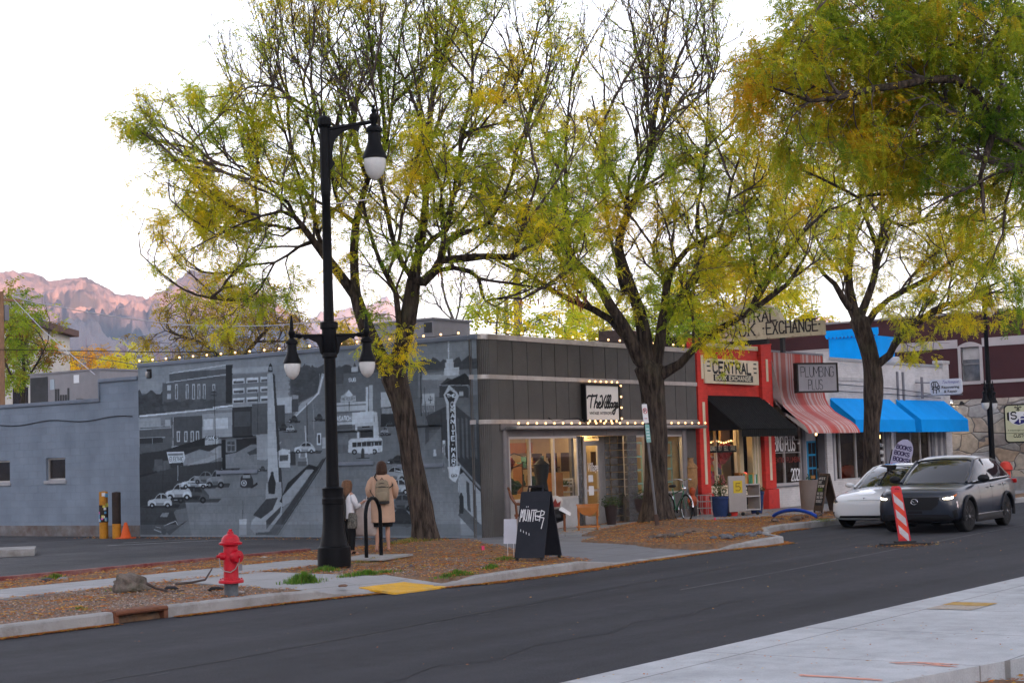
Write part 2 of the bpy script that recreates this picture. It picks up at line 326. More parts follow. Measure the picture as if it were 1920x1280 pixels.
struct(MB().quad((-60, 7.2, 0), (140, 7.2, 0), (140, 18.2, 0), (-60, 18.2, 0)).build('road', M_asph))
struct(MB().quad((59.6, 18.2, .0), (140, 18.2, .0), (140, 60, .0), (59.6, 60, .0)).build('side_street', M_lot))
DRV=[(23.4, 15.0), (24.4, 17.0), (26.1, 19), (26.9, 21.2), (27, 23.2), (31, 23.4), (31, 19.9), (28.9, 19.2), (28.2, 17.6), (27.6, 16.6), (28.0, 15.0)]
LAND=[(17.2, 16.9), (19.5, 16.6), (19.8, 19.5), (17.8, 19.5)]
WALK3=[(30.95, 20.5), (34, 21.3), (37.5, 20.9), (40.5, 20.0), (43, 19.3), (59.55, 19.2), (59.55, 22.66), (30.95, 22.66)]
def inpoly(x, y, P):
 c=False;j=len(P)-1
 for i in range(len(P)):
  if(P[i][1]>y)!=(P[j][1]>y)and x<(P[j][0]-P[i][0])*(y-P[i][1])/(P[j][1]-P[i][1])+P[i][0]:c=not c
  j=i
 return c
KERB=[(-40, 16.05), (13, 16.05), (16.4, 15.95), (17.2, 15.85), (17.6, 15.8), (18.9, 15.5), (19.6, 15.3), (20.2, 15.2), (21.5, 15.12), (23.0, 15.15), (23.6, 15.2), (24.4, 15.3), (28.0, 15.38), (28.7, 15.3), (29.6, 15.15), (30.4, 15.2), (30.9, 15.6), (31.4, 16.1), (32.4, 16.5), (33.6, 17.2), (34.6, 17.5), (59, 17.6)]
KH=[.15]*3+[.13, .05, .02, .06, .13, .15, .15, .1, .03, .03, .09]+[.15]*8
def kerb_y(x):
 for a, b in zip(KERB, KERB[1:]):
  if a[0]<=x<=b[0]:return a[1]+(b[1]-a[1])*(x-a[0])/max(1e-6, b[0]-a[0])
 return 17.6
def soil_h(x, y):
 n=noise.fractal(Vector((x*.9, y*.9, 3)), 1, 2, 4)*.035+noise.fractal(Vector((x*4, y*4, 9)), 1, 2, 3)*.016
 h=.135+n
 d1=math.hypot((x-25.7)/1.6, (y-20.6)/1.3);h+=.17*math.exp(-d1*d1)
 d2=math.hypot((x-33.6)/1.7, (y-19.8)/1.2);h+=.20*math.exp(-d2*d2)
 d3=math.hypot((x-43)/1.5, (y-18.6)/.8);h+=.15*math.exp(-d3*d3)
 if 16.9<x<17.9 and y<17.4:h+=.02
 e=y-kerb_y(x)-.16
 if e<.25:h=min(h, .13+max(0, e)*.2)
 return h
def soil_z(x, y):
 if y<kerb_y(x)+.13 or inpoly(x, y, DRV)or inpoly(x, y, LAND)or inpoly(x, y, WALK3):return-.03
 if 17.15<x<19.7 and y<17:return-.03
 if x<22.3 and 19.5<y<21.1:return.09
 if y>22.95 and x<27:return-.03
 return soil_h(x, y)
def grid(name, x0, x1, y0, y1, st, fz, m):
 nx=int((x1-x0)/st)+1;ny=int((y1-y0)/st)+1;xs=np.linspace(x0, x1, nx);ys=np.linspace(y0, y1, ny)
 V=[(x, y, fz(x, y))for y in ys for x in xs];idx=np.arange(nx*ny).reshape(ny, nx)
 F=np.stack([idx[:-1, :-1], idx[:-1, 1:], idx[1:, 1:], idx[1:, :-1]], -1).reshape(-1, 4);return fastmesh(name, V, F, m, smooth=True)
struct(grid('planting_strip', 8, 59, 15.2, 23.1, .1, soil_z, M_soil))
def sheet(name, poly, z, m, t=.12):
 zz=z if hasattr(z, '__len__')else[z]*len(poly)
 return struct(MB().prism([(p[0], p[1], q-t)for p, q in zip(poly, zz)], (0, 0, t)).build(name, m, smooth=0))
sheet('pavement', [(5, 19.5), (22.3, 19.5), (22.6, 20.2), (22.3, 21.1), (5, 21.1)], .155, M_walk)
sheet('pavement', [(17.2, 16.9), (19.5, 16.6), (19.8, 19.48), (17.8, 19.48)], .151, M_walk)
sheet('pavement', WALK3, .155, M_walk)
struct(MB().add([(17.6, 15.83, .014), (18.9, 15.53, .014), (19.55, 15.33, .04), (19.65, 16.7, .155), (17.15, 17.0, .155), (17.15, 16.15, .14)], [(0, 1, 2, 3, 4, 5)]).build('kerb_ramp', M_walk, smooth=0))
# parking lot and its concrete apron
sheet('parking_lot', [(0, 23.12), (27, 23.12), (31, 23.4), (31, 60), (0, 60)], .1, M_lot)
M_apron=slabmat('apron_concrete', (.17, .172, .18), 3.0)
struct(MB().add([(23.5, 15.3, .022), (28.3, 15.5, .024), (28.2, 17.3, .10), (25, 17.3, .10), (24.2, 16.6, .07)], [(0, 1, 2, 3, 4)]).build('driveway_apron', M_apron, smooth=0))
sheet('driveway', [(24.95, 17.28), (28.3, 17.28), (28.9, 19.1), (31, 19.8), (31, 23.38), (27, 23.1), (24.0, 22.9), (24.5, 20.0)], .102, M_apron, .05)
# kerb
def kerb(name, pts, hs, side=1, w=.16):
 mb=MB();rings=[]
 for i, (x, y)in enumerate(pts):
  a=Vector(pts[max(0, i-1)]);b=Vector(pts[min(len(pts)-1, i+1)]);d=(b-a).normalized();n=Vector((-d.y, d.x))*side;h=hs[i]
  rings.append([(x, y, -.1), (x+n.x*.015, y+n.y*.015, h*.85), (x+n.x*.035, y+n.y*.035, h), (x+n.x*w, y+n.y*w, h+.004), (x+n.x*w, y+n.y*w, -.1)])
 return struct(mb.loft(rings).build(name, M_kerb))
def dense(P, H):
 po=[];ho=[]
 for(a, b), (h, g)in zip(zip(P, P[1:]), zip(H, H[1:])):
  n=max(1, int(math.hypot(b[0]-a[0], b[1]-a[1])/1.0))
  for i in range(n):t=i/n;po.append((a[0]+(b[0]-a[0])*t, a[1]+(b[1]-a[1])*t));ho.append(h+(g-h)*t)
 return po+[P[-1]], ho+[H[-1]]
i0=[i for i, p in enumerate(KERB)if p==(13, 16.05)][0]
kp, kh=dense([(-10, 16.05), (13.72, 16.05)], [.15, .15]);kerb('kerb', kp, kh)
kp, kh=dense([(14.62, 16.05)]+KERB[2:], [.15]+KH[2:]);kerb('kerb', kp, kh)
gi=thing('storm_drain_inlet', 'rusty iron kerb inlet with a dark slot at the road edge', 'storm drain', (14.17, 16.08, 0))
M_rust=mat('rusty_iron', (.16, .065, .035), .75, .3, var=.3, vscale=6, bump=.6, bscale=50)
mb=MB();mb.box((13.73, 16.06, .115), (14.61, 16.3, .158));mb.box((13.73, 16.05, -.05), (13.80, 16.3, .115));mb.box((14.54, 16.05, -.05), (14.61, 16.3, .115));mb.box((13.80, 16.055, -.05), (14.54, 16.3, -.0));mb.tube([(13.74, 16.06, .125), (14.6, 16.06, .125)], .03, 8);mb.build('inlet_frame', M_rust, gi, bevel=.008)
MB().box((13.8, 16.2, 0), (14.54, 16.29, .115)).build('inlet_throat', mat('black_void', (.01, .01, .01), .9, var=0), gi)
# gutters, tactile pad, red kerb, lot island
struct(MB().box((5, 23.1, .0), (24.9, 23.24, .19)).build('red_kerb', mat('worn_red_paint', (.20, .045, .04), .8, var=.3, vscale=3, bump=.4, dirt=(.22, .16, .14), dscale=3, damt=.8), bevel=.01))
M_yel=mat('yellow_pad', (.62, .34, .03), .7, var=.15, vscale=5, dirt=(.4, .3, .15), dscale=4, damt=.4)
def studded(m):
 n=m.node_tree;L=n.links.new;p=n.nodes['Principled BSDF'];tc=n.nodes.new('ShaderNodeTexCoord');v=n.nodes.new('ShaderNodeTexVoronoi');v.inputs['Scale'].default_value=17;v.inputs['Randomness'].default_value=0
 L(tc.outputs['Object'], v.inputs['Vector']);b=n.nodes.new('ShaderNodeBump');b.inputs['Distance'].default_value=.02;b.invert=True;L(v.outputs['Distance'], b.inputs['Height']);L(b.outputs[0], p.inputs['Normal'])
def pad(c, sx, sy, z0, z1, rz, label, m=M_yel):
 t=thing('tactile_pad', label, 'tactile pad', (c[0], c[1], z0), rz)
 mb=MB();sl=(z1-z0)/sy;mb.add([(-sx/2, -sy/2, 0), (sx/2, -sy/2, 0), (sx/2, sy/2, sl*sy), (-sx/2, sy/2, sl*sy)], [(0, 1, 2, 3)]);mb.build('plate', m, t)
t=thing('tactile_pad', 'bright yellow studded pad on the far kerb ramp below the tree', 'tactile pad', G(770, 1102, .06));q_=[G(743, 1111, .022), G(837, 1099, .022), G(786, 1093, .125), G(701, 1105, .125)];q_[2:]=[q_[1]+(q_[0]-q_[1])*.12+Vector((-.1, .62, .075)), q_[0]+Vector((-.1, .62, .075))];MB().prism([p_-Vector((0, 0, .03))for p_ in q_], (0, 0, .032)).build('plate', M_yel, t, smooth=0)
# near pavement
NW=[(6, 4.6), (11.6, 5.02), (13.31, 4.62), (24, 2.0), (70, 2.0), (70, 7.3), (6, 7.3)]
sheet('near_pavement', NW, .15, M_walk2, .25)
struct(MB().loft([[(x, 7.3, .148), (x, 7.38, .12), (x, 7.42, .012), (x, 7.72, .006), (x, 7.72, -.1), (x, 7.3, -.1)]for x in range(4, 72, 2)]).build('near_gutter', M_kerb))
struct(MB().box((13, -4, -.05), (60, 4.2, .02)).build('near_planting_strip', M_soil));struct(MB().box((4, -4, -.05), (13, 5.2, .02)).build('near_planting_strip', M_soil))
MB_=MB();MB_.add([(17.15, 6.32, .156), (17.85, 6.32, .156), (17.85, 6.85, .156), (17.15, 6.85, .156)], [(0, 1, 2, 3)])
pad((17.62, 6.6), .36, .5, .156, .156, 1e-4, 'mustard yellow half of the studded pad on the near pavement', mat('mustard_pad', (.42, .26, .06), .8, var=.3, vscale=8, dirt=(.3, .26, .2), dscale=6))
for _m in('yellow_pad', 'mustard_pad'):studded(MATS[_m])
pad((17.2, 6.6), .44, .5, .156, .156, 1e-4, 'worn whitish half of the studded pad on the near pavement', mat('worn_pad', (.36, .33, .29), .85, var=.25, vscale=9, dirt=(.28, .18, .1), dscale=7))
M_spray=mat('orange_spray_paint', (.60, .30, .23), .8, var=.2, vscale=6)
for(a, b, lab)in(((1500, 1262), (1660, 1276), 'orange spray painted scribble on the near pavement, the left one'), ((1680, 1236), (1800, 1250), 'orange spray painted scribble on the near pavement, the right one')):
 mb=MB();rr=random.Random(int(a[0]));P0=G(*a, .154);P1=G(*b, .154);
 q=[(P0.x+(P1.x-P0.x)*rr.random(), P0.y+(P1.y-P0.y)*rr.random())for _ in range(16)]
 q.sort(key=lambda p:p[0]*-1+p[1]*.3+rr.random()*.25)
 for k in range(0, 15):
  u, v=q[k], q[k+1];dx, dy=v[0]-u[0], v[1]-u[1];l=math.hypot(dx, dy)+1e-6;wd=rr.uniform(.006, .016)
  mb.add([(u[0]-dy/l*wd, u[1]+dx/l*wd, .1535+k*.0001), (v[0]-dy/l*wd, v[1]+dx/l*wd, .1535+k*.0001), (v[0]+dy/l*wd, v[1]-dx/l*wd, .1535+k*.0001), (u[0]+dy/l*wd, u[1]-dx/l*wd, .1535+k*.0001)], [(0, 1, 2, 3)])
 tag(mb.build('spray_marking', M_spray, smooth=0), lab, 'paint marking', kind='structure')
 # seams and worn lines on the road
M_seam=mat('tar_seam', (.022, .022, .024), .7, var=.2);M_line=mat('worn_line', (.085, .085, .09), .85, var=.4, vscale=3);M_white=mat('white_paint', (.45, .45, .44), .8, var=.3, vscale=2, dirt=(.1, .1, .1), dscale=3, damt=.6)
def strip(pts, w, z, m, name, wob=.01):
 mb=MB();P=[]
 for(a, b)in zip(pts, pts[1:]):
  n=max(2, int(math.hypot(b[0]-a[0], b[1]-a[1])/.25))
  for i in range(n+1):t=i/n;P.append((a[0]+(b[0]-a[0])*t, a[1]+(b[1]-a[1])*t+(noise.noise(Vector((a[0]+t*9, a[1], w)))*wob)))
 for a, b in zip(P, P[1:]):mb.add([(a[0], a[1]-w/2, z), (b[0], b[1]-w/2, z), (b[0], b[1]+w/2, z), (a[0], a[1]+w/2, z)], [(0, 1, 2, 3)])
 return struct(mb.build(name, m, smooth=0))
strip([(8, 11.75), (12.4, 12.0), (19.2, 12.7), (30, 13.6), (60, 14.6)], .05, .004, M_seam, 'road_seam', .08)
for k in range(9):
 a=10.4+k*1.15;strip([(a, 11.72+(a-10.4)*.09), (a+.28, 11.74+(a-10.4)*.09)], .025, .005, M_line, 'worn_road_dash')
strip([(9.2, 9.3), (14, 9.6), (19, 10.1)], .018, .0042, M_seam, 'road_crack', .25);strip([(21, 10.2), (24, 12.2), (26, 14.9)], .018, .0044, M_seam, 'road_crack', .3);strip([(14, 13.6), (17, 14.3), (23, 14.5)], .015, .0043, M_seam, 'road_crack', .3)
strip([(20, 11.6), (40, 12.9), (60, 13.6)], .06, .004, M_line, 'worn_road_line', .05)
strip([(26.5, 31.2), (29.2, 29.6)], .12, .106, M_white, 'parking_line');strip([(27.5, 31.8), (29.3, 30.9)], .10, .107, M_white, 'parking_line')
a=thing('kerb_island', 'low broken concrete kerb island in the parking lot at the left edge', 'kerb island', (22.5, 31.5, .1))
def blob(mb, c, r, seed, sub=2, amp=.25):
 bm=bmesh.new();bmesh.ops.create_icosphere(bm, subdivisions=sub, radius=1)
 for v in bm.verts:
  d=v.co.copy();k=1+amp*noise.fractal(d*1.3+Vector((seed*7.1, seed, 0)), 1, 2, 4);v.co=Vector((d.x*r[0]*k, d.y*r[1]*k, d.z*r[2]*k))
 mb.add([v.co+Vector(c)for v in bm.verts], [[v.index for v in f.verts]for f in bm.faces]);bm.free();return mb
P=[G(0, 1026, .24), G(68, 1024, .24), G(66, 1036, .11), G(0, 1045, .11)]
mb=MB();c0=G(68, 1036, .1);
mb.prism([(c0.x, c0.y, .1), (c0.x-6, c0.y+5.0, .1), (c0.x-6.9, c0.y+3.9, .1), (c0.x-.9, c0.y-1.1, .1)][::1], (0, 0, .16));mb.build('kerb_block', M_kerb, a, bevel=.02)
# kerb around the fallen leaves etc. comes with the litter below
# ================================================================== mountains
def mountains(name, ridge, RC, rin, rout, colmode, label=None, seed=0, tail=None):
 azs=[];K=1.6
 for px, py in ridge:
  d=ray(px, py);azs.append((atan2(d.y, d.x), EYE.z+RC*d.z/math.hypot(d.x, d.y)))
 azs.sort();A=np.array([a for a, h in azs]);H=np.array([h for a, h in azs])
 na=640;nr=190;aa=np.linspace(A[0], A[-1], na);hh=np.interp(aa, A, H);V=[];rs=np.linspace(rin, rout, nr)
 for j, r in enumerate(rs):
  t=(r-rin)/(RC-rin)
  for i, a in enumerate(aa):
   x=r*cos(a);y=r*sin(a)
   if t<=1:s_=.62*t+.38*t**3
   else:s_=1-(t-1)*2.2
   q=Vector((x/K*.0045+seed, y/K*.0045, 1.3));f=noise.fractal(q, .85, 2.1, 7)
   r1=1-abs(noise.fractal(Vector((x/K*.007+seed, y/K*.007, 7)), .8, 2.1, 6))*2
   k=min(1, abs(1-t)*4+.05)
   z=hh[i]*s_+(f*26+(r1-.5)*50)*K*k*(.35+.65*min(1, t))*(hh[i]/230/K)
   z+=noise.fractal(Vector((x/K*.05, y/K*.05, 0)), .7, 2, 4)*4.5*K
   V.append((x, y, max(z, -5)))
 V=np.array(V);idx=np.arange(na*nr).reshape(nr, na);F=np.stack([idx[:-1, :-1], idx[:-1, 1:], idx[1:, 1:], idx[1:, :-1]], -1).reshape(-1, 4)
 C=V[F].mean(1);cols=np.zeros((len(F), 3));hz=np.repeat(hh[None, :-1], nr-1, 0).ravel()
 for i, c in enumerate(C):
  rel=c[2]/max(30, hz[i]);c=c/K;n=noise.fractal(Vector((c[0]*.011, c[1]*.011, c[2]*.02)), .7, 2.1, 6);n2=noise.fractal(Vector((c[0]*.004+9, c[1]*.004, 2)), .8, 2, 4);n3=noise.noise(Vector((c[0]*.08, c[1]*.08, c[2]*.1)))
  rock=n*1.6+n3*.5+(rel-.55)*1.5+n2*.6
  if colmode==2:col=(.36, .35, .35)if rock>-.6 else(.14, .14, .14)
  else:
   w_=min(1, max(0, rock*1.6+.4));col=np.array((.075, .08, .075))*(1-w_)+np.array((.27, .22, .20))*w_
   if rel<.5 and n2+n*.8>.22:col=np.array((.24, .085, .05))*.7+col*.3
  cols[i]=col
 o=fastmesh(name, V, F, attrmat('mountain_'+str(colmode), rough=.95), cols, loc=Vector((0, 0, 0)), smooth=True);return struct(o)
mountains('mountains', [(-260, 560), (-100, 520), (0, 508), (45, 512), (70, 520), (95, 527), (125, 518), (157, 511), (185, 523), (215, 540), (250, 545), (275, 551), (290, 542), (310, 540), (330, 526), (345, 512), (357, 503), (372, 506), (400, 513), (430, 530), (470, 541), (500, 556), (530, 574), (560, 592), (590, 618), (640, 660), (720, 720), (800, 780)], 3200, 1440, 3760, 1)
mountains('far_mountains', [(480, 720), (540, 640), (585, 598), (600, 584), (625, 590), (650, 578), (690, 572), (725, 556), (760, 588), (790, 604), (820, 618), (860, 628), (950, 640), (1150, 655), (1300, 640), (1450, 610), (1515, 590), (1560, 600), (1620, 640), (1800, 690)], 4300, 3040, 4800, 2, seed=31)
# unseen ridge added behind the camera to shade the street and lower slopes
def add_shade_ridge():
 na, nr=120, 16;V=[]
 for j in range(nr):
  for i in range(na):
   a=R(120)+R(175)*i/(na-1);r=3600+900*j/(nr-1);t=sin(pi*j/(nr-1));h=(435+45*noise.fractal(Vector((a*7, 3, 0)), .8, 2, 5))*t;V.append((r*cos(a), r*sin(a), h-3))
 idx=np.arange(na*nr).reshape(nr, na);F=np.stack([idx[:-1, :-1], idx[:-1, 1:], idx[1:, 1:], idx[1:, :-1]], -1).reshape(-1, 4)
 struct(fastmesh('unseen_shade_ridge', V, F, mat('shade_ridge_dark', (.08, .08, .06), .95), loc=Vector((0, 0, 0)), smooth=True))
add_shade_ridge()
# ================================================================== the grey corner shop with the painted side wall
X0, Y0=30.22, 22.71
U=Vector((1, 0, 0));V=Vector((0, 0, 1));ON=Vector((0, -1, 0))
# ---- the painting, drawn as flat tones into the colours of a fine wall mesh; pixel corners are turned into wall metres
MY0, MY1, MZ0, MZ1=Y0, 34.24, .0, 4.66
RES=.02;NY=int((MY1-MY0)/RES);NZ=int((MZ1-MZ0)/RES)
IMG=np.full((NZ, NY), .27);DEP=np.zeros((NZ+1, NY+1))
yy=MY0+(np.arange(NY)+.5)*RES;zz=MZ0+(np.arange(NZ)+.5)*RES;GYY, GZZ=np.meshgrid(yy, zz)
def wp(px, py):
 p=FX(px, py, X0);return(p.y, p.z)
def fillw(pts, g, soft=1.0, img=None):
 P=np.array(pts);a0=max(0, int((P[:, 0].min()-MY0)/RES)-1);a1=min(NY, int((P[:, 0].max()-MY0)/RES)+2);b0=max(0, int((P[:, 1].min()-MZ0)/RES)-1);b1=min(NZ, int((P[:, 1].max()-MZ0)/RES)+2)
 if a1<=a0 or b1<=b0:return
 cov=np.zeros((b1-b0, a1-a0))
 for oy, oz in((-.25, -.25), (.25, -.25), (-.25, .25), (.25, .25)):
  X=GYY[b0:b1, a0:a1]+oy*RES;Z=GZZ[b0:b1, a0:a1]+oz*RES;c=np.zeros(X.shape, bool);j=len(P)-1
  for i in range(len(P)):
   xi, yi=P[i];xj, yj=P[j]
   if yi!=yj:c^=((yi>Z)!=(yj>Z))&(X<(xj-xi)*(Z-yi)/(yj-yi)+xi)
   j=i
  cov+=c/4.
 T=IMG if img is None else img
 s_=T[b0:b1, a0:a1]
 gg=g if not hasattr(g, '__len__')else g[0]+(g[1]-g[0])*((GZZ[b0:b1, a0:a1]-P[:, 1].min())/max(.01, np.ptp(P[:, 1])))
 s_[:]=s_*(1-cov*soft)+gg*cov*soft
def poly(pts, g, soft=1.0):fillw([wp(*p)for p in pts], g, soft)
def rect(x0, y0, x1, y1, g, k=None, soft=1.0):
 k=-.06 if k is None else k
 poly([(x0, y0), (x1, y0+(x1-x0)*k), (x1, y1+(x1-x0)*k), (x0, y1)], g, soft)
def line(pts, g, wd=1.2, soft=1.0):
 for a, b in zip(pts, pts[1:]):
  A=np.array(wp(*a));B=np.array(wp(*b));d=B-A;l=np.hypot(*d)+1e-6;n=np.array((-d[1], d[0]))/l*wd*.013/2;fillw([A+n, B+n, B-n, A-n], g, soft)
def ell(cx, cy, rx, ry, g, a0=0, a1=2*pi, soft=1.0):poly([(cx+rx*cos(a0+(a1-a0)*i/14), cy+ry*sin(a0+(a1-a0)*i/14))for i in range(15)], g, soft)
def treeline(x0, x1, yt, yb, g, seed, k=0, rg=6):
 rr=random.Random(seed);pts=[(x0, yb)];x=x0
 while x<x1:pts.append((x, yt(x)+rr.uniform(-rg, rg)));x+=rr.uniform(3, 8)
 pts+=[(x1, yt(x1)), (x1, yb)];poly(pts, g)
 for _ in range(int((x1-x0)*.8)):
  x=rr.uniform(x0, x1);y=rr.uniform(yt(x)+4, yb);ell(x, y, rr.uniform(3, 6), rr.uniform(2, 5), g+rr.uniform(-.02, .03), soft=.6)
def mcar(x, y, L_, h, g, rev=1):
 X=lambda u:x+u*L_*rev
 poly([(X(-.5), y-h*.05), (X(-.9), y+1), (X(.75), y+1.5), (X(.85), y-h*.2), (X(.5), y-h*.2)], .04, .75)
 poly([(X(-.48), y-h*.12), (X(-.49), y-h*.38), (X(-.42), y-h*.50), (X(-.22), y-h*.58), (X(-.13), y-h*.80), (X(-.02), y-h*.97), (X(.14), y-h*1.0), (X(.28), y-h*.90), (X(.40), y-h*.66), (X(.49), y-h*.40), (X(.50), y-h*.12)], g)
 poly([(X(-.17), y-h*.60), (X(-.1), y-h*.80), (X(-.02), y-h*.90), (X(.04), y-h*.91), (X(.04), y-h*.60)], .055);poly([(X(.08), y-h*.60), (X(.08), y-h*.91), (X(.17), y-h*.90), (X(.27), y-h*.78), (X(.30), y-h*.60)], .055)
 poly([(X(-.48), y-h*.12), (X(-.3), y-h*.30), (X(.3), y-h*.30), (X(.5), y-h*.12)], g*.62)
 for q in(-.31, .32):
  poly([(X(q+.17*cos(t)), y-h*.14-h*.34*sin(t))for t in np.linspace(0, pi, 12)], min(.5, g*1.18));ell(X(q), y-h*.10, h*.19, h*.20, .035);ell(X(q), y-h*.10, h*.08, h*.08, g)
 line([(X(-.47), y-h*.36), (X(-.2), y-h*.55)], min(.5, g*1.5), .8);line([(X(-.5), y-h*.12), (X(-.40), y-h*.12)], .45, 1.2)
 # sky and far hills
poly([(255, 680), (900, 620), (900, 760), (255, 760)], (.27, .23))
treeline(560, 905, lambda x:690-(x-560)*.06, 770, .10, 3);treeline(255, 320, lambda x:735, 780, .085, 4)
treeline(545, 625, lambda x:690-(x-545)*.05, 740, .10, 9, rg=9)
# big school and office blocks
rect(318, 698, 436, 770, .12);rect(424, 684, 437, 756, .055);line([(318, 700), (424, 684)], .42, 1.6);line([(312, 717), (424, 702)], .40, 1.5)
rect(305, 718, 424, 757, .135)
for x in(329, 349, 361, 371, 381, 399):rect(x, 720, x+5, 748 if x not in(399, )else 732, .36);rect(x+1.3, 722, x+3.8, 747 if x!=399 else 730, .12)
rect(314, 722, 321, 732, .36);rect(314, 738, 321, 748, .33)
rect(436, 702, 506, 756, .19);rect(436, 690, 506, 700, .30)
for r_ in range(3):
 for c_ in range(3):rect(437+c_*26, 710+r_*18-c_*1.8, 459+c_*26, 720+r_*18-c_*1.8, .42);rect(438.5+c_*26, 714.5+r_*18-c_*1.8, 457.5+c_*26, 719+r_*18-c_*1.8, .10)
treeline(308, 405, lambda x:752-(x-308)*.03, 772, .10, 5, rg=3)
rect(262, 778, 440, 800, .20);line([(262, 780), (405, 766)], .45, 3.2);line([(262, 803), (320, 799)], .07, 1.4)
rect(262, 785, 302, 801, .27);rect(310, 787, 320, 799, .33)
rect(322, 782, 380, 836, .10);line([(325, 782), (325, 836)], .38, 1.4)
for x in(332, 346, 358, 368):rect(x, 808, x+6, 828, .36);rect(x+1.4, 810, x+4.6, 826, .11)
rect(262, 806, 322, 850, .115);rect(262, 821, 306, 832, .06);line([(262, 821), (310, 819)], .36, 1.2);line([(286, 821), (286, 832)], .36, 1)
rect(380, 776, 436, 822, .27);rect(382, 786, 400, 806, .40);rect(405, 784, 428, 804, .40);line([(400, 764), (437, 760)], .46, 3)
rect(436, 764, 475, 820, .065);rect(440, 772, 470, 800, .10);rect(473, 757, 545, 815, .12);rect(515, 770, 537, 795, .07)
rect(384, 820, 410, 834, .33);
def wtext(t, x0, y0, x1, y1, g, wd=1.3, k=-.05):
 for pl in strokes(t, x1-x0, y1-y0):line([(x0+p[0], y1-p[1]+p[0]*k)for p in pl], g, wd)
rect(386, 817, 410, 825, .05);wtext('BANGS', 388, 818, 409, 824, .5, 1.3)
poly([(262, 858), (385, 820), (385, 850), (262, 905)], .045);poly([(262, 850), (420, 830), (350, 872), (262, 890)], .06)
poly([(340, 855), (375, 842), (410, 850), (345, 873)], .22);treeline(290, 318, lambda x:862, 882, .12, 8, rg=2)
# street surface
poly([(262, 1002), (262, 925), (410, 858), (500, 862), (600, 745), (640, 700), (905, 690), (905, 1006)], (.20, .15))
poly([(262, 1002), (262, 895), (330, 875), (430, 862), (395, 905), (300, 950), (262, 1002)], (.055, .075))
poly([(262, 1002), (262, 950), (345, 925), (360, 1003)], .085);poly([(300, 1002), (330, 955), (620, 905), (620, 1004)], (.20, .16), .7)
# left kerbside buildings and hill road
poly([(520, 775), (600, 735), (610, 700), (625, 700), (625, 800), (520, 830)], .17);poly([(565, 755), (600, 737), (610, 700), (604, 700), (596, 735), (545, 790)], .30);line([(545, 790), (598, 737), (606, 705)], .42, 3)
rect(520, 745, 548, 775, .34);rect(548, 748, 560, 772, .10);rect(515, 760, 535, 800, .09)
# the tall fountain column with its lantern and statue
poly([(502, 700), (512, 699), (524, 905), (527, 952), (510, 955), (503, 905)], .33);poly([(512, 699), (516, 703), (530, 905), (532, 950), (527, 952), (524, 905)], .07)
poly([(503, 697), (505, 685), (508, 680), (511, 685), (512, 697)], .05);poly([(505, 694), (506, 687), (510, 687), (511, 694)], .24);line([(540, 690), (540, 705)], .06, 6)
poly([(500, 905), (528, 903), (530, 945), (498, 947)], .26);poly([(504, 925), (503, 905), (508, 890), (511, 885), (514, 890), (518, 905), (516, 926)], .05);ell(511, 887, 3, 3.5, .06)
poly([(473, 975), (520, 930), (530, 945), (528, 985), (500, 1000), (480, 1002), (470, 990)], .28);poly([(475, 965), (500, 935), (522, 932), (512, 955), (490, 972)], .075);poly([(500, 975), (528, 948), (526, 960), (500, 992)], .08)
rect(449, 973, 463, 1003, .33);line([(456, 938), (456, 973)], .05, 1);rect(480, 998, 510, 1003, .05)
# rails, long shadow, kerb strip
poly([(525, 940), (540, 905), (580, 870), (600, 876), (570, 905), (535, 945)], .045);poly([(500, 1003), (540, 950), (605, 860), (612, 858), (545, 962), (518, 1003)], .05, .8);line([(520, 1003), (600, 880), (625, 832)], .04, 2.2);line([(528, 1003), (606, 885), (625, 850)], .30, 1.4)
poly([(530, 930), (575, 880), (590, 880), (545, 940), (530, 950)], .26)
poly([(528, 1003), (625, 840), (625, 1003)], (.23, .17))
# gas pumps, poles, small cars on the hill
for x, y in((531, 806), (545, 809), (551, 791), (598, 788)):mcar(x, y, 16, 13, .30 if x==545 else.08)
line([(549, 738), (549, 785)], .06, 1);line([(576, 755), (578, 870)], .05, 1.5);line([(588, 755), (590, 820)], .28, 1.2);line([(484, 735), (484, 815)], .05, 1.2);line([(402, 728), (406, 880)], .045, 1.4);line([(396, 735), (407, 735)], .06, 1.6);line([(396, 741), (407, 741)], .06, 1.6);line([(600, 700), (600, 740)], .3, .8);line([(577, 870), (573, 800), (573, 798)], .36, 3)
poly([(523, 860), (523, 845), (530, 841), (545, 843), (545, 876), (524, 876)], .36);rect(525, 853, 541, 864, .10);rect(545, 846, 555, 872, .07);rect(561, 843, 575, 858, .36);rect(564, 846, 573, 857, .18);rect(559, 865, 576, 874, .12)
mcar(572, 848, 40, 20, .33);rect(595, 812, 603, 834, .40);rect(597, 815, 601, 831, .06)
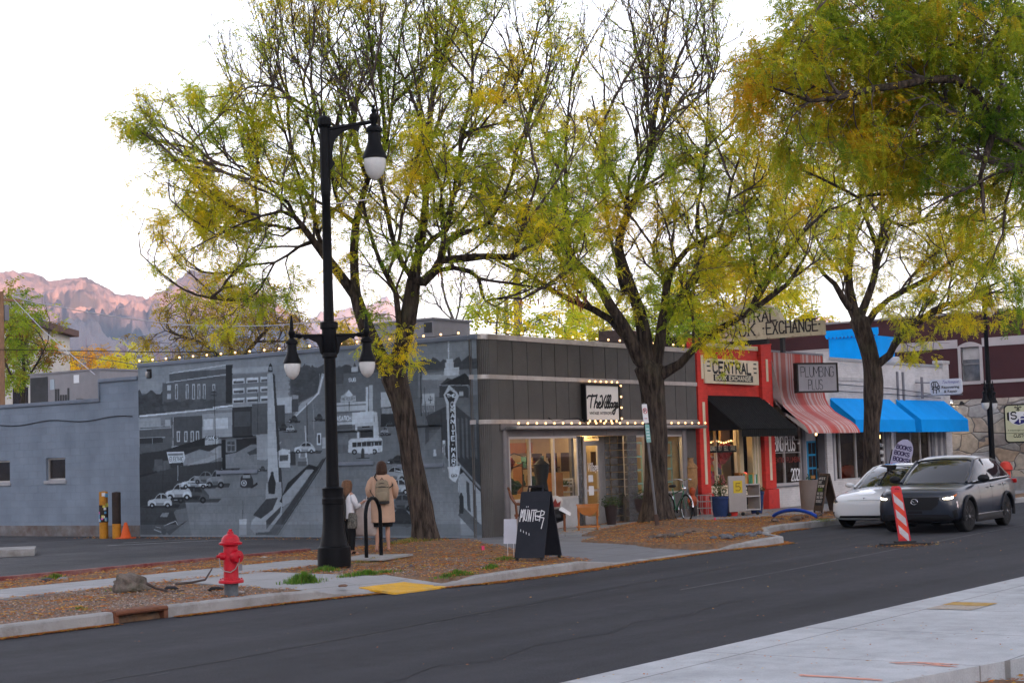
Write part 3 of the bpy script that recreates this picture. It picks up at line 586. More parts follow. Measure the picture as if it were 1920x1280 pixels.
# left sign, parked cars
poly([(313, 847), (345, 846), (348, 858), (345, 866), (318, 868)], .42);poly([(315, 850), (344, 849), (344, 853), (316, 854)], .2);wtext('ELECTRIC', 319, 856, 344, 864, .10, 1.1, .0)
line([(306, 860), (306, 930)], .03, 1);line([(334, 872), (334, 900)], .35, 1.4)
mcar(360, 940, 66, 30, .10);mcar(335, 935, 50, 30, .34);mcar(300, 950, 46, 26, .32);mcar(365, 914, 52, 22, .33);mcar(383, 905, 40, 22, .17);mcar(404, 912, 34, 32, .20);mcar(425, 880, 26, 14, .07)
mcar(492, 882, 12, 9, .09);mcar(590, 760, 1, 1, .1)
poly([(287, 1000), (292, 975), (303, 960), (325, 957), (331, 972), (335, 985), (312, 996), (300, 1002)], .075);poly([(300, 968), (305, 961), (318, 960), (314, 969)], .22);line([(289, 992), (303, 997)], .42, 2);line([(292, 987), (302, 989)], .36, 1.3);poly([(312, 996), (335, 985), (352, 975), (340, 985), (318, 1003)], .04);ell(308, 996, 5, 6, .035);line([(308, 985), (330, 976), (334, 984)], .42, 1.2)
poly([(451, 912), (452, 895), (458, 887), (470, 887), (475, 898), (476, 910), (470, 914), (455, 914)], .055);ell(458, 905, 5.5, 6, .33);ell(458, 905, 3.6, 4, .07);ell(458, 905, 1.6, 1.8, .4);rect(456, 890, 470, 896, .25);poly([(470, 914), (483, 903), (484, 908), (473, 915)], .04)
# the middle: service station, trolley bus, signs
rect(625, 690, 645, 720, .11);rect(660, 688, 672, 697, .38);wtext('SUB', 655, 709, 668, 715, .45, 1.6)
poly([(655, 742), (668, 742), (668, 752), (640, 756), (640, 742), (645, 740), (655, 730), (664, 741)], .30);rect(640, 743, 668, 753, .34);wtext('MERCURY', 642, 745, 667, 751, .16, .9);poly([(655, 731), (662, 740), (655, 744), (648, 740)], .42)
rect(628, 755, 688, 772, .36);rect(630, 760, 688, 762, .16);rect(655, 752, 656.5, 770, .1);rect(687, 725, 691, 772, .40);rect(693, 722, 700, 772, .34)
line([(715, 745), (715, 775)], .06, 1);line([(804, 765), (804, 795)], .06, .8)
rect(626, 776, 661, 796, .22);wtext('WASATCH', 626, 781, 659, 789, .47, 2.0);rect(626, 792, 662, 800, .36);rect(628, 797, 662, 806, .12)
rect(661, 773, 702, 796, .42);rect(667, 793, 704, 800, .38);rect(667, 800, 671, 822, .42);rect(701, 797, 706, 821, .42);rect(671, 800, 701, 822, .17);rect(680, 799, 694, 802, .06);rect(673, 808, 701, 821, .08);poly([(702, 772), (708, 772), (712, 820), (706, 821)], .4)
rect(626, 808, 664, 850, .155);rect(630, 815, 650, 834, .18)
poly([(650, 848), (651, 826), (656, 822), (690, 820), (716, 820), (718, 824), (718, 846), (690, 850)], .42);rect(658, 829, 717, 838, .07)
for x in(666, 675, 684, 693, 702, 710):rect(x, 829, x+1, 838, .38)
for x in(662, 703):ell(x, 847-(x-662)*.02, 5, 5, .05);ell(x, 847-(x-662)*.02, 2.4, 2.4, .3)
wtext('II', 710, 840, 714, 845, .05, 1);poly([(674, 858), (675, 842), (678, 839), (680, 842), (681, 858)], .07);line([(665, 859), (690, 858)], .05, 1);rect(605, 820, 614, 840, .30)
# right part behind the tree
rect(715, 735, 770, 765, .36);rect(715, 763, 770, 777, .12)
for k in range(13):rect(717+k*2.4, 765, 718.2+k*2.4, 775, .36)
rect(715, 777, 760, 800, .06)
for x in(731, 748):mcar(x, 798, 12, 9, .10)
mcar(722, 815, 15, 16, .26)
poly([(785, 700), (905, 690), (905, 740), (785, 745)], .20);rect(793, 702, 897, 712, .30, .0);poly([(825, 722), (840, 708), (873, 720), (880, 728), (880, 745), (825, 745)], .09);poly([(830, 720), (873, 699), (885, 712), (885, 722)], .055);line([(825, 722), (880, 722)], .27, 1.4)
rect(793, 738, 816, 757, .35);rect(791, 757, 816, 773, .30)
for k in range(10):rect(793+k*2.3, 760, 794.2+k*2.3, 772, .12)
line([(808, 741), (808, 756)], .05, 1.6);line([(805, 746), (805, 750), (811, 750), (811, 744)], .05, 1.2)
line([(790, 690), (791, 780)], .06, 2.4);line([(797, 725), (800, 795)], .06, 1)
poly([(800, 780), (850, 755), (905, 800), (905, 1000), (860, 900), (810, 830)], (.055, .09))
rect(836, 679, 852, 697, .40);rect(838, 673, 850, 681, .42);line([(842, 673), (842, 635)], .40, 2.4);line([(842, 650), (842, 635)], .3, 1);rect(834, 690, 862, 704, .42)
for k in range(12):line([(841, 670-k*3), (844, 670-k*3)], .5, 1.1)
rect(795, 800, 828, 860, .11);rect(802, 806, 825, 850, .14);line([(828, 770), (832, 850)], .07, 2)
for x in(858, 866, 874, 882, 890):poly([(x, 782), (x+4, 785), (x+6, 860), (x+2, 856)], .13)
line([(858, 865), (903, 915)], .22, 4);line([(858, 873), (900, 922)], .04, 4)
rect(831, 825, 836, 884, .40);wtext('IIII', 832, 832, 835, 880, .1, .8)
poly([(830, 846), (825, 800), (780, 850), (800, 1000), (905, 1004), (905, 930), (860, 885)], (.22, .17), .8)
poly([(865, 1003), (862, 890), (870, 885), (905, 925), (905, 1003)], .30);poly([(875, 900), (881, 905), (884, 960), (878, 955)], .1);poly([(888, 915), (893, 920), (896, 975), (890, 968)], .1);poly([(860, 965), (895, 1003), (905, 1003), (905, 985), (870, 950)], .06, .7)
# the vertical theatre sign
poly([(843, 721), (858, 735), (862, 742), (855, 757), (860, 895), (852, 903), (843, 895), (838, 757), (833, 740)], .40);poly([(845, 731), (856, 738), (852, 754), (858, 885), (845, 885), (843, 754), (836, 740)], .055)
line([(843, 727), (848, 733), (853, 728)], .25, 1.3);wtext('THE', 839, 739, 855, 745, .5, 1.7);rect(862, 734, 870, 742, .36)
for i, c in enumerate('GRANITE.MART'):
 y=756+i*10.6
 if c=='.':ell(850, y+3, 1.3, 1.3, .45)
 else:wtext(c, 846.2+i*.25, y-2, 852.4+i*.25, y+6, .5, 1.9)
poly([(840, 875), (865, 872), (862, 890), (855, 904), (845, 892)], .42);wtext('BB', 848, 889, 858, 894, .1, 1.2)
line([(862, 895), (861, 922)], .35, 2)
# pedestrians and tree-side parked cars
poly([(862, 962), (863, 940), (862, 930), (866, 923), (870, 930), (871, 945), (870, 962)], .06);ell(866, 926, 2, 3, .07);poly([(810, 855), (811, 842), (815, 842), (816, 855)], .36)
for i, (x, y)in enumerate(((738, 900), (745, 925), (752, 955), (748, 985))):mcar(x, y, 52, 26+i*2, (.26, .30, .12, .055)[i])
mcar(745, 868, 34, 15, .07);line([(743, 882), (770, 886)], .45, 1.5)
poly([(700, 1003), (720, 960), (790, 965), (800, 1004)], .07, .5)
# blocked window niches are real recesses with sills, painted over
NICH=[((409, 820), (481, 880)), ((626, 808), (698, 864)), ((748, 800), (828, 868))]
sills=[]
for(a, b)in NICH:
 p=wp(*a);q=wp(*b);y1, z1=p;y0_, z0=q
 i0_, i1_=int((z0-MZ0)/RES), int((z1-MZ0)/RES);j0_, j1_=int((y0_-MY0)/RES), int((y1-MY0)/RES)
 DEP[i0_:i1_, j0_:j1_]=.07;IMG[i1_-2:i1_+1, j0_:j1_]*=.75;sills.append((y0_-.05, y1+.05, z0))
rect(412, 824, 480, 858, .055);rect(420, 824, 440, 848, .20);rect(423, 828, 437, 846, .09);line([(430, 828), (430, 846)], .33, 1);line([(423, 834), (437, 834)], .33, 1);poly([(440, 848), (468, 833), (481, 833), (481, 875), (414, 878), (420, 852)], .20);poly([(460, 848), (481, 838), (481, 850), (465, 853)], .09);rect(414, 824, 420, 880, .045)
wtext('-', 263, 1000, 268, 1001, .1)
rs_=np.random.RandomState(3);nse=rs_.rand(NZ//4+2, NY//4+2);nse=np.kron(nse, np.ones((4, 4)))[:NZ, :NY];IMG=np.clip(IMG*(1+(nse-.5)*.10), .02, .6)
IMG[zz<.42]=IMG[zz<.42]*.5+.16*.5
pv=np.empty((NZ+1, NY+1, 3));pv[..., 0]=X0+DEP;pv[..., 1]=(MY0+.02+(np.arange(NY+1)*RES)[None, :]*((MY1-MY0-.02)/(NY*RES)));pv[..., 2]=(MZ0+np.arange(NZ+1)*RES)[:, None]
idx=np.arange((NZ+1)*(NY+1)).reshape(NZ+1, NY+1);F_=np.stack([idx[:-1, :-1], idx[1:, :-1], idx[1:, 1:], idx[:-1, 1:]], -1).reshape(-1, 4)
cc=(2.1*IMG.reshape(-1, 1)**1.45)*np.array([[.84, 1.0, 1.14]])
shop=thing('corner_shop', 'low grey shop with a black and white street mural on its side wall', 'shop', (X0, Y0, .1))
M_mur=brickmat('painted_blocks', (1, 1, 1), .86, bw=.41, bh=.205, ms=.007, var=.03, bump=.5, attr='col', rough=.75)
fastmesh('mural_wall', pv.reshape(-1, 3), F_, M_mur, cc, parent=shop)
M_grey=brickmat('grey_blocks', (.19, .232, .285), .222, bw=.41, bh=.205, ms=.007, var=.04, bump=.6, rough=.65)
M_dark=mat('charcoal_panel', (.10, .093, .086), .5, var=.18, vscale=1.5, bump=.15, bscale=20, dirt=(.08, .075, .07), dscale=1.2)
M_dark2=mat('charcoal_flute', (.10, .095, .09), .4, var=.15, vscale=2)
M_chr=mat('dull_steel_trim', (.42, .40, .385), .35, .85, var=.15, vscale=3, dirt=(.3, .28, .26), dscale=4)
M_hdr=mat('taupe_metal', (.20, .185, .185), .45, .3, var=.15, vscale=1.2, dirt=(.15, .14, .14), dscale=2)
M_alu=mat('pale_aluminium', (.50, .48, .46), .4, .6, var=.1)
M_coping=mat('coping_grey', (.17, .20, .245), .6, var=.12, vscale=2, bump=.2)
for y0_, y1_, z_ in sills:MB().box((X0-.045, y0_, z_-.09), (X0+.07, y1_, z_)).build('window_sill', MATS['coping_grey'], shop, bevel=.008)
mb=MB();mb.box((X0-.035, MY0+.02, 4.66), (X0+.2, MY1, 4.76));mb.build('wall_coping', M_coping, shop, bevel=.01)
# body behind the skins
XR=40.22
MB().box((X0+.1, Y0+3.4, .05), (XR, MY1-.02, 4.64)).build('shop_body', M_grey, shop, smooth=0)
MB().box((X0+.1, Y0+.3, 4.0), (XR, Y0+3.38, 4.62)).build('roof_slab', M_grey, shop, smooth=0)
# fluted quarter-round corner
def corner(z0, z1, r=.34):
 mb=MB();rg=[]
 n=44
 for z in(z0, z1):
  ring=[]
  for i in range(n+1):
   a=pi+(pi/2)*i/n;rr=r+(.012 if i%4 in(1, 2)else 0);ring.append((X0+r+rr*cos(a), Y0+r-.10+rr*sin(a), z))
  ring+=[(X0+r+.3, Y0-.10, z), (X0+r+.3, Y0+.25, z), (X0, Y0+.25, z)];rg.append(ring)
 mb.loft(rg);return mb.build('fluted_corner', M_dark2, shop, smooth=20)
FB=[(3.84, 4.66), (2.80, 3.74)]
corner(3.84, 4.66);corner(2.80, 3.74);corner(.1, 2.70)
def fpanels(z0, z1, xs):
 mb=MB()
 for a, b in zip(xs, xs[1:]):mb.box((a+.011, Y0-.095+random.uniform(0, .008), z0), (b-.011, Y0+.25, z1))
 mb.build('fascia_panels', M_dark, shop, smooth=0)
xs=[30.87]
while xs[-1]<XR-.3:xs.append(xs[-1]+random.choice((.56, .6, .6, .62)))
xs[-1]=XR
fpanels(3.84, 4.66, xs);fpanels(2.80, 3.74, xs)
def band(z0, z1, out, name):
 mb=MB();r=.34+out;pts=[(X0-out, Y0+.25), (X0-out, Y0+.24)]+[(X0+.34+r*cos(pi+pi/2*i/12), Y0+.24+r*sin(pi+pi/2*i/12))for i in range(1, 13)]+[(XR, Y0-.10-out), (XR, Y0+.25)]
 mb.loft([[(x, y, z0)for x, y in pts], [(x, y, (z0+z1)/2)for x, y in pts], [(x, y, z1)for x, y in pts]]);mb.build(name, M_chr, shop, smooth=25)
band(4.66, 4.78, .035, 'parapet_trim');band(3.74, 3.84, .02, 'middle_trim');band(2.70, 2.80, .03, 'lower_trim')
MB().box((31.1, Y0-.42, 2.56), (XR-.04, Y0-.10, 2.64)).build('light_shelf', M_chr, shop, bevel=.01)
MB().box((30.9, Y0-.10, 2.56), (XR, Y0+.2, 2.70)).build('light_shelf_back', M_hdr, shop, smooth=0)
# header, jambs, wall bits
ZH0, ZH1=FY(1000, 818).z, 2.56
XA=FY(953, 880).x;XB=FY(1280, 880).x
MB().box((XA-.1, Y0-.02, ZH0), (XB+.05, Y0+.16, ZH1)).build('header_panel', M_hdr, shop, smooth=0)
for x in(33.2, 35.6, 38.0):MB().box((x, Y0-.024, ZH0+.01), (x+.008, Y0-.0201, ZH1-.01)).build('header_joint', M_dark, shop, smooth=0)
MB().box((30.86, Y0-.02, .1), (XA-.22, Y0+.2, 2.56)).build('corner_wall', M_dark2, shop, smooth=0)
MB().box((XB+.2, Y0-.02, .1), (XR, Y0+.2, 2.56)).build('end_wall', M_dark, shop, smooth=0)
for xa in(XA-.11, XB+.1):MB().lathe([(.11, .1), (.11, ZH1)], (xa, Y0+.02, 0), 20).build('steel_jamb', M_hdr, shop)
# windows: (pixel x of the frame edges)
M_glass=glassmat('shop_glass', (.86, .88, .86), 0, .6)
ZS=FY(1000, 938).z
def window(pxs, zs, zt, name='shop_window', fr=.05, y=Y0+.02, parent=shop, m=None, mg=None):
 xs=[FY(p, 880, y).x for p in pxs];w_=MB()
 w_.box((xs[0], y-.03, zt-fr), (xs[-1], y+.05, zt));w_.box((xs[0], y-.03, zs), (xs[-1], y+.05, zs+fr))
 for x in xs:w_.box((x-fr/2, y-.035, zs+fr), (x+fr/2, y+.05, zt-fr))
 f=w_.build(name, m or M_alu, parent, smooth=0)
 for a, b in zip(xs, xs[1:]):MB().quad((a+.02, y+.02, zs+.02), (b-.02, y+.02, zs+.02), (b-.02, y+.02, zt-.02), (a+.02, y+.02, zt-.02)).build('pane', mg or M_glass, f, smooth=0)
 return xs
x1=window((954, 993, 1038, 1081), ZS, ZH0)
MB().box((x1[0]-.02, Y0, .1), (x1[-1]+.02, Y0+.12, ZS)).build('white_stall_riser', mat('off_white_paint', (.42, .41, .40), .6, var=.1, dirt=(.3, .29, .28), dscale=2), shop, smooth=0)
x2=window((1173, 1209, 1246, 1279), ZS-.05, ZH0)
MB().box((x2[0]-.02, Y0, .1), (x2[-1]+.02, Y0+.12, ZS-.05)).build('stall_riser', M_dark, shop, smooth=0)
# glass block piers beside the recessed door
M_gb=mat('glass_block', (.10, .10, .10), .10, .55, var=.6, vscale=14, bump=1.0, bscale=26, spec=1)
def gblocks(pts, name='glass_block_pier', h0=.12):
 mb=MB();nz=12;bh=(ZH0-h0)/nz
 for a, b in zip(pts, pts[1:]):
  a=Vector((*a, 0));b=Vector((*b, 0));d=(b-a);l=d.length;d.normalize();n=Vector((-d.y, d.x, 0))*.1
  for k in range(nz):
   z0=h0+k*bh+.006;z1=h0+(k+1)*bh-.006;p=a+d*.006;q=b-d*.006
   mb.prism([p+V*z0, q+V*z0, q+V*z1, p+V*z1], n)
 mb.build(name, M_gb, shop, smooth=0, bevel=.008)
xg0=FY(1083, 880).x;xd0=FY(1097, 880, Y0+.55).x;xd1=FY(1124, 880, Y0+.55).x;xg1=FY(1172, 880).x
gblocks([(xg0+.02, Y0), (xg0+.22, Y0+.02), (xg0+.36, Y0+.12)])
gblocks([(xd1+.28, Y0+.62), (xd1+.46, Y0+.5), (xd1+.6, Y0+.34), (xd1+.74, Y0+.18), (xd1+.92, Y0+.06), (xg1-.03, Y0)])
MB().box((xd0-.5, Y0+.62, .1), (xd0-.04, Y0+.7, ZH0)).build('recess_wall', M_dark, shop, smooth=0)
dr=MB();yd=Y0+.55;zt=FY(1110, 829, yd).z
dr.box((xd0, yd, .12), (xd0+.07, yd+.05, zt));dr.box((xd1-.07, yd, .12), (xd1, yd+.05, zt));dr.box((xd0+.07, yd, zt-.08), (xd1-.07, yd+.05, zt));dr.box((xd0+.07, yd, .12), (xd1-.07, yd+.05, .34));dr.box((xd0+.07, yd, .98), (xd1-.07, yd+.05, 1.03))
door=dr.build('shop_door', M_alu, shop, smooth=0)
MB().quad((xd0+.06, yd+.02, .3), (xd1-.06, yd+.02, .3), (xd1-.06, yd+.02, zt-.07), (xd0+.06, yd+.02, zt-.07)).build('pane', M_glass, door, smooth=0)
MB().tube([(xd1-.1, yd-.05, .8), (xd1-.1, yd-.05, 1.3)], .012).build('handle', M_chr, door)
MB().box((xd0-.06, yd, .12), (xd0, yd+.08, ZH0)).build('door_jamb', M_alu, shop, smooth=0);MB().box((xd1, yd, .12), (xd1+.28, yd+.08, ZH0)).build('door_jamb', M_alu, shop, smooth=0)
MB().box((xd0, yd, zt), (xd1, yd+.05, zt+.04)).build('transom_bar', M_alu, shop, smooth=0)
M_wht=mat('white_lettering', (.75, .75, .75), .5, var=.03);M_blk=mat('black_lettering', (.015, .015, .015), .5, var=0)
textmesh('Village', 'window_lettering', M_wht, door, (xd0+.12, yd-.004, 1.42), U, V, width=.5, height=.3, offset=.012, shear=.2)
mb=MB();mb.box((xd0+.14, yd-.003, 1.22), (xd0+.36, yd, 1.4));mb.box((xd0+.14, yd-.003, .88), (xd0+.38, yd, 1.12));mb.build('notice', M_wht, door, smooth=0)
mb=MB();ribbon(mb, [[(p[0], p[1])for p in pl]for pl in strokes('SALE VINTAGE', .6, .05)], .012, (xd0+.12, yd-.004, zt+.1), U, V, ON*.002);ribbon(mb, strokes('FURNITURE', .55, .05), .012, (xd0+.12, yd-.004, zt+.19), U, V, ON*.002);mb.build('transom_lettering', mat('gold_lettering', (.5, .38, .12), .5, var=0), shop, smooth=0)
# ---- lit room behind the glass
M_wallin=mat('cream_plaster', (.44, .35, .21), .8, var=.1);M_orb=mat('terracotta_band', (.36, .13, .03), .8)
rx0, rx1, ry=x1[0]-.1, x2[-1]+.1, Y0+3.3
MB().quad((rx0, ry, .1), (rx1, ry, .1), (rx1, ry, 2.6), (rx0, ry, 2.6)).build('room_wall', M_wallin, shop, smooth=0)
MB().quad((rx0, Y0+.3, .13), (rx1, Y0+.3, .13), (rx1, ry, .13), (rx0, ry, .13)).build('room_floor', mat('wood_floor', (.14, .08, .04), .5), shop, smooth=0)
MB().quad((rx0, Y0+.17, 2.62), (rx1, Y0+.17, 2.62), (rx1, ry, 2.62), (rx0, ry, 2.62)).build('room_ceiling', M_wallin, shop, smooth=0)
MB().quad((rx0, Y0+.17, .1), (rx0, ry, .1), (rx0, ry, 2.6), (rx0, Y0+.17, 2.6)).build('room_wall', M_wallin, shop, smooth=0);MB().quad((rx1, Y0+.17, .1), (rx1, ry, .1), (rx1, ry, 2.6), (rx1, Y0+.17, 2.6)).build('room_wall', M_wallin, shop, smooth=0)
MB().box((rx0, ry-.12, 2.02), (rx1, ry-.02, 2.3)).build('room_band', M_orb, shop, smooth=0)
MB().box((xd1+.75, Y0+.75, .1), (xd1+.8, ry, 2.6)).build('room_partition', M_wallin, shop, smooth=0)
M_lamp=emis('warm_lamp', (1, .70, .38), 5.0, True)
for i, (x, y)in enumerate(((x1[0]+.9, Y0+1.4), (x1[2]+.2, Y0+1.6), (x1[3]-.3, Y0+2.4), (x2[0]+.5, Y0+1.5))):
 MB().box((x-.5, y-.08, 2.54), (x+.5, y+.08, 2.6)).build('ceiling_lamp', M_lamp, shop, smooth=0)
 # shown goods inside, each its own thing
def goods(name, label, cat, mb, m, group=None):return tag(mb.build(name, m), label, cat, group)
rr=random.Random(5)
rk=thing('clothes_rack', 'iron rack of hanging clothes seen through the left shop window', 'clothes rack', (x1[0]+.9, Y0+1.5, .13))
MB().tube([(x1[0]+.3, Y0+1.5, .13), (x1[0]+.3, Y0+1.5, 1.75), (x1[0]+1.7, Y0+1.5, 1.75), (x1[0]+1.7, Y0+1.5, .13)], .018, 6).build('rack_frame', M_blk, rk)
for k in range(11):
 x=x1[0]+.42+k*.11;c=rr.choice([(.20, .03, .02), (.30, .12, .03), (.10, .05, .04), (.33, .2, .1), (.25, .04, .1)]);h=rr.uniform(.7, 1.0)
 MB().prism([(x, Y0+1.3, 1.62), (x, Y0+1.5, 1.7), (x, Y0+1.7, 1.62), (x+.01, Y0+1.74, 1.62-h), (x, Y0+1.26, 1.62-h)], (.05, 0, 0)).build('garment', mat('cloth_%d'%(k%5), c, .9), rk, smooth=0)
mn=MB();cx=x1[2]+.45;cy=Y0+.7
mn.loft([[(cx+r*cos(a), cy+r*.7*sin(a), z)for a in np.linspace(0, 2*pi, 17)[:-1]]for r, z in((.26, .45), (.24, .8), (.2, 1.1), (.17, 1.3), (.23, 1.55), (.24, 1.72), (.1, 1.82), (.05, 1.85))])
goods('mannequin', 'dark coated mannequin standing behind the third shop window pane', 'mannequin', mn, mat('black_coat', (.018, .018, .02), .8))
mn=MB();cx=x1[2]+.78;mn.box((cx-.02, Y0+.5, .5), (cx+.32, Y0+.8, 1.5));goods('wooden_cabinet', 'tall orange wood cabinet behind the third shop window pane', 'cabinet', mn, mat('orange_wood', (.36, .14, .03), .5, var=.2, vscale=4))
mn=MB();cx=x1[1]+.75;mn.box((cx-.45, Y0+.9, .13), (cx+.35, Y0+1.3, 1.0));goods('wooden_chest', 'yellow wood chest in the middle shop window', 'chest', mn, mat('yellow_wood', (.40, .20, .04), .5, var=.2, vscale=4))
mn=MB();blob(mn, (cx-.05, Y0+1.1, 1.18), (.26, .18, .2), 3, 4, .5);goods('plant', 'bushy dark plant on the yellow chest in the middle window', 'plant', mn, mat('dark_plant', (.03, .05, .02), .9, var=.6, vscale=22, bump=2, bscale=30))
mn=MB();blob(mn, (cx+.02, Y0+1.2, 1.75), (.15, .13, .2), 6, 4, .5);goods('hanging_flowers', 'dusty red flower bundle hanging in the middle window', 'flowers', mn, mat('dusty_red', (.16, .035, .03), .9, var=.6, vscale=22, bump=2, bscale=30))
mn=MB();
for s0 in range(3):
 p=[(x1[0]+.1, Y0+.6, 1.72+s0*.04)]
 for k in range(14):p.append((p[-1][0]+.13, Y0+.6+rr.uniform(-.05, .05), p[-1][2]+rr.uniform(-.06, .055)))
 mn.tube(p, [.022*(1-k/17)for k in range(15)], 5)
goods('hanging_branch', 'crooked bare branch hung across the shop window display', 'branch', mn, mat('dark_bark_in', (.03, .02, .015), .9))
M_mint=mat('mint_paint', (.30, .46, .38), .6, var=.08)
for(pa, pb, lab)in((1177, 1204, 'mint green window sash propped in the display left of the tree'), (1247, 1273, 'mint green window sash propped in the display right of the tree')):
 xa, xb=FY(pa, 880, Y0+.4).x, FY(pb, 880, Y0+.4).x;mb=MB();z0, z1=.75, 2.2
 for x in(xa, (xa+xb)/2, xb):mb.box((x-.03, Y0+.38, z0), (x+.03, Y0+.42, z1))
 for k in range(5):z=z0+(z1-z0)*k/4;mb.box((xa, Y0+.375, z-.025), (xb, Y0+.425, z+.025))
 goods('window_sash', lab, 'window sash', mb, M_mint, None)
def shelf_unit(label, xa, xb, y, seed, cols):
 t=thing('display_shelf', label, 'shelf', (xa, y, .13));rr=random.Random(seed)
 for z in(.7, 1.15, 1.6):MB().box((xa, y, z), (xb, y+.28, z+.03)).build('shelf_board', mat('shelf_wood', (.10, .045, .02), .6, var=.2), t, smooth=0)
 for x in(xa, xb):MB().box((x-.02, y, .13), (x+.02, y+.28, 1.75)).build('upright', MATS['shelf_wood'], t, smooth=0)
 for z in(.73, 1.18, 1.63):
  x=xa+.08
  while x<xb-.12:
   w_=rr.uniform(.05, .12);h_=rr.uniform(.12, .34);c=rr.choice(cols);m=mat('ware_%d'%cols.index(c), c, .5, var=.2, vscale=9)
   if rr.random()<.5:MB().lathe([(w_*.5, 0), (w_*.8, h_*.35), (w_*.45, h_*.75), (w_*.5, h_)], (x+w_*.5, y+.14, z), 10).build('ware', m, t)
   else:MB().box((x, y+.06, z), (x+w_, y+.22, z+h_)).build('ware', m, t, smooth=0)
   x+=w_+rr.uniform(.04, .12)
WC=[(.30, .06, .02), (.05, .03, .02), (.35, .22, .08), (.03, .08, .07), (.5, .45, .38), (.16, .02, .05), (.02, .02, .025)]
shelf_unit('dark shelf of vases and boxes deep behind the left shop windows', x1[3]+.1, x1[3]+1.5, Y0+1.75, 3, WC);shelf_unit('dark shelf of wares behind the right windows of the corner shop', x2[0]+.1, x2[3]-.2, Y0+2.3, 4, WC)
for k in range(5):
 xk=Y0+.95+k*.48;f_=MB().box((xd1+.72, xk, 1.5), (xd1+.749, xk+.33, 2.0)).build('picture_frame', mat('dark_frame', (.04, .02, .012), .5));tag(f_, 'dark picture frame on the side wall of the lit corner shop', 'picture', 'pictures on the corner shop wall')
 # ---- bulbs
M_bulb=emis('warm_bulb', (1.0, .50, .18), .32);M_cable=mat('black_cable', (.015, .015, .015), .6, var=0)
def bulbs(label, pts, group='warm bulb strings on the corner shop'):
 t=thing('string_lights', label, 'string lights', pts[0], 0, group)
 cb=[Vector(pts[0])]
 for a, b in zip(pts, pts[1:]):cb+=[(Vector(a)+Vector(b))/2+Vector((0, 0, -.012)), Vector(b)]
 MB().tube(cb, .008, 4).build('cable', M_cable, t)
 me=None
 for p in pts:
  if me is None:
   o=MB().sphere((p[0], p[1], p[2]+.03), .028, 8, 6).build('bulb', M_bulb, t);me=o.data;o0=o
  else:
   o=o0.copy();COL.objects.link(o);o.parent=t;o.location=Vector(p)-Vector(pts[0])
bulbs('warm bulbs along the roof edge above the mural wall', [(X0-.03, MY1-.1-k*.52, 4.80)for k in range(22)])
bulbs('warm bulbs along the roof edge above the charcoal facade', [(X0+.5+k*.55, Y0-.13, 4.82)for k in range(18)])
bulbs('warm bulbs on the steel shelf above the shop windows', [(X0+.95+k*.37, Y0-.43, 2.67)for k in range(25)])
sa, sb=FY(1097, 722, Y0-.2), FY(1161, 787, Y0-.2);sx0, sx1, sz1, sz0=sa.x, sb.x, sa.z, sb.z
sg=thing('shop_sign', 'white square sign with black script lettering, ringed by bulbs', 'sign', (sx0, Y0-.2, sz0))
MB().box((sx0, Y0-.2, sz0), (sx1, Y0-.1, sz1)).build('sign_board', mat('sign_white', (.90, .86, .80), .4, var=.03), sg, bevel=.01)
fr=MB()
for a, b in(((sx0-.04, sz0-.04), (sx1+.04, sz0)), ((sx0-.04, sz1), (sx1+.04, sz1+.04)), ((sx0-.04, sz0), (sx0, sz1)), ((sx1, sz0), (sx1+.04, sz1))):fr.box((a[0], Y0-.23, a[1]), (b[0], Y0-.1, b[1]))
fr.build('frame', M_blk, sg, smooth=0)
# script lettering drawn as brush strokes in a 64 x 65 box (x right, y down from the sign's top left)
SCR=[[(3, 24), (6, 20), (14, 20), (22, 19)], [(14, 17), (11, 28), (9, 42)], [(23, 17), (19, 30), (16, 42)], [(17, 36), (21, 31), (23, 33), (21, 41), (24, 41)], [(24, 38), (29, 34), (28, 31), (25, 34), (25, 40), (28, 42), (31, 38)],
 [(29, 21), (32, 19), (33, 24), (32, 41)], [(32, 41), (37, 26), (41, 18)], [(39, 30), (37, 38), (38, 42), (41, 38)], [(41, 38), (46, 24), (46, 18), (43, 22), (41, 36), (42, 42), (45, 38)], [(45, 38), (50, 24), (50, 18), (47, 22), (45, 36), (46, 42), (48, 39)],
 [(53, 33), (50, 33), (49, 38), (51, 41), (54, 33)], [(54, 32), (53, 39), (55, 41)], [(60, 32), (57, 32), (56, 37), (58, 40), (60, 32)], [(60, 32), (59, 44), (56, 53), (53, 52), (54, 48), (61, 42)], [(60, 40), (64, 36), (63, 32), (61, 35), (61, 40), (63, 41), (65, 39)]]
kx=(sx1-sx0)/66;kz=(sz1-sz0)/65
def smooth_pl(pl, n=5):
 if len(pl)<3:return pl
 out=[]
 for i in range(len(pl)-1):
  p0=Vector(pl[max(i-1, 0)]);p1=Vector(pl[i]);p2=Vector(pl[i+1]);p3=Vector(pl[min(i+2, len(pl)-1)])
  for k in range(n):t=k/n;out.append(tuple(.5*((2*p1)+(p2-p0)*t+(2*p0-5*p1+4*p2-p3)*t*t+(3*p1-p0-3*p2+p3)*t**3)))
 return out+[pl[-1]]
mb=MB();ribbon(mb, [[(p[0]*kx, (65-p[1])*kz)for p in smooth_pl(pl)]for pl in SCR], .052, (sx0, Y0-.2, sz0), U, V, ON*.003)
mb.build('lettering', M_blk, sg, smooth=0);mb=MB();ribbon(mb, [[(p[0]+7*kx, p[1]+10.5*kz)for p in pl]for pl in strokes('VINTAGE INTERIORS', 44*kx, 4.6*kz)], .013, (sx0, Y0-.2, sz0), U, V, ON*.003)
mb.build('lettering', M_blk, sg, smooth=0)
q=[(sx0+.15+k*.26, Y0-.24, sz1+.07)for k in range(6)]+[(sx1+.07, Y0-.24, sz1-.02-k*.28)for k in range(4)]
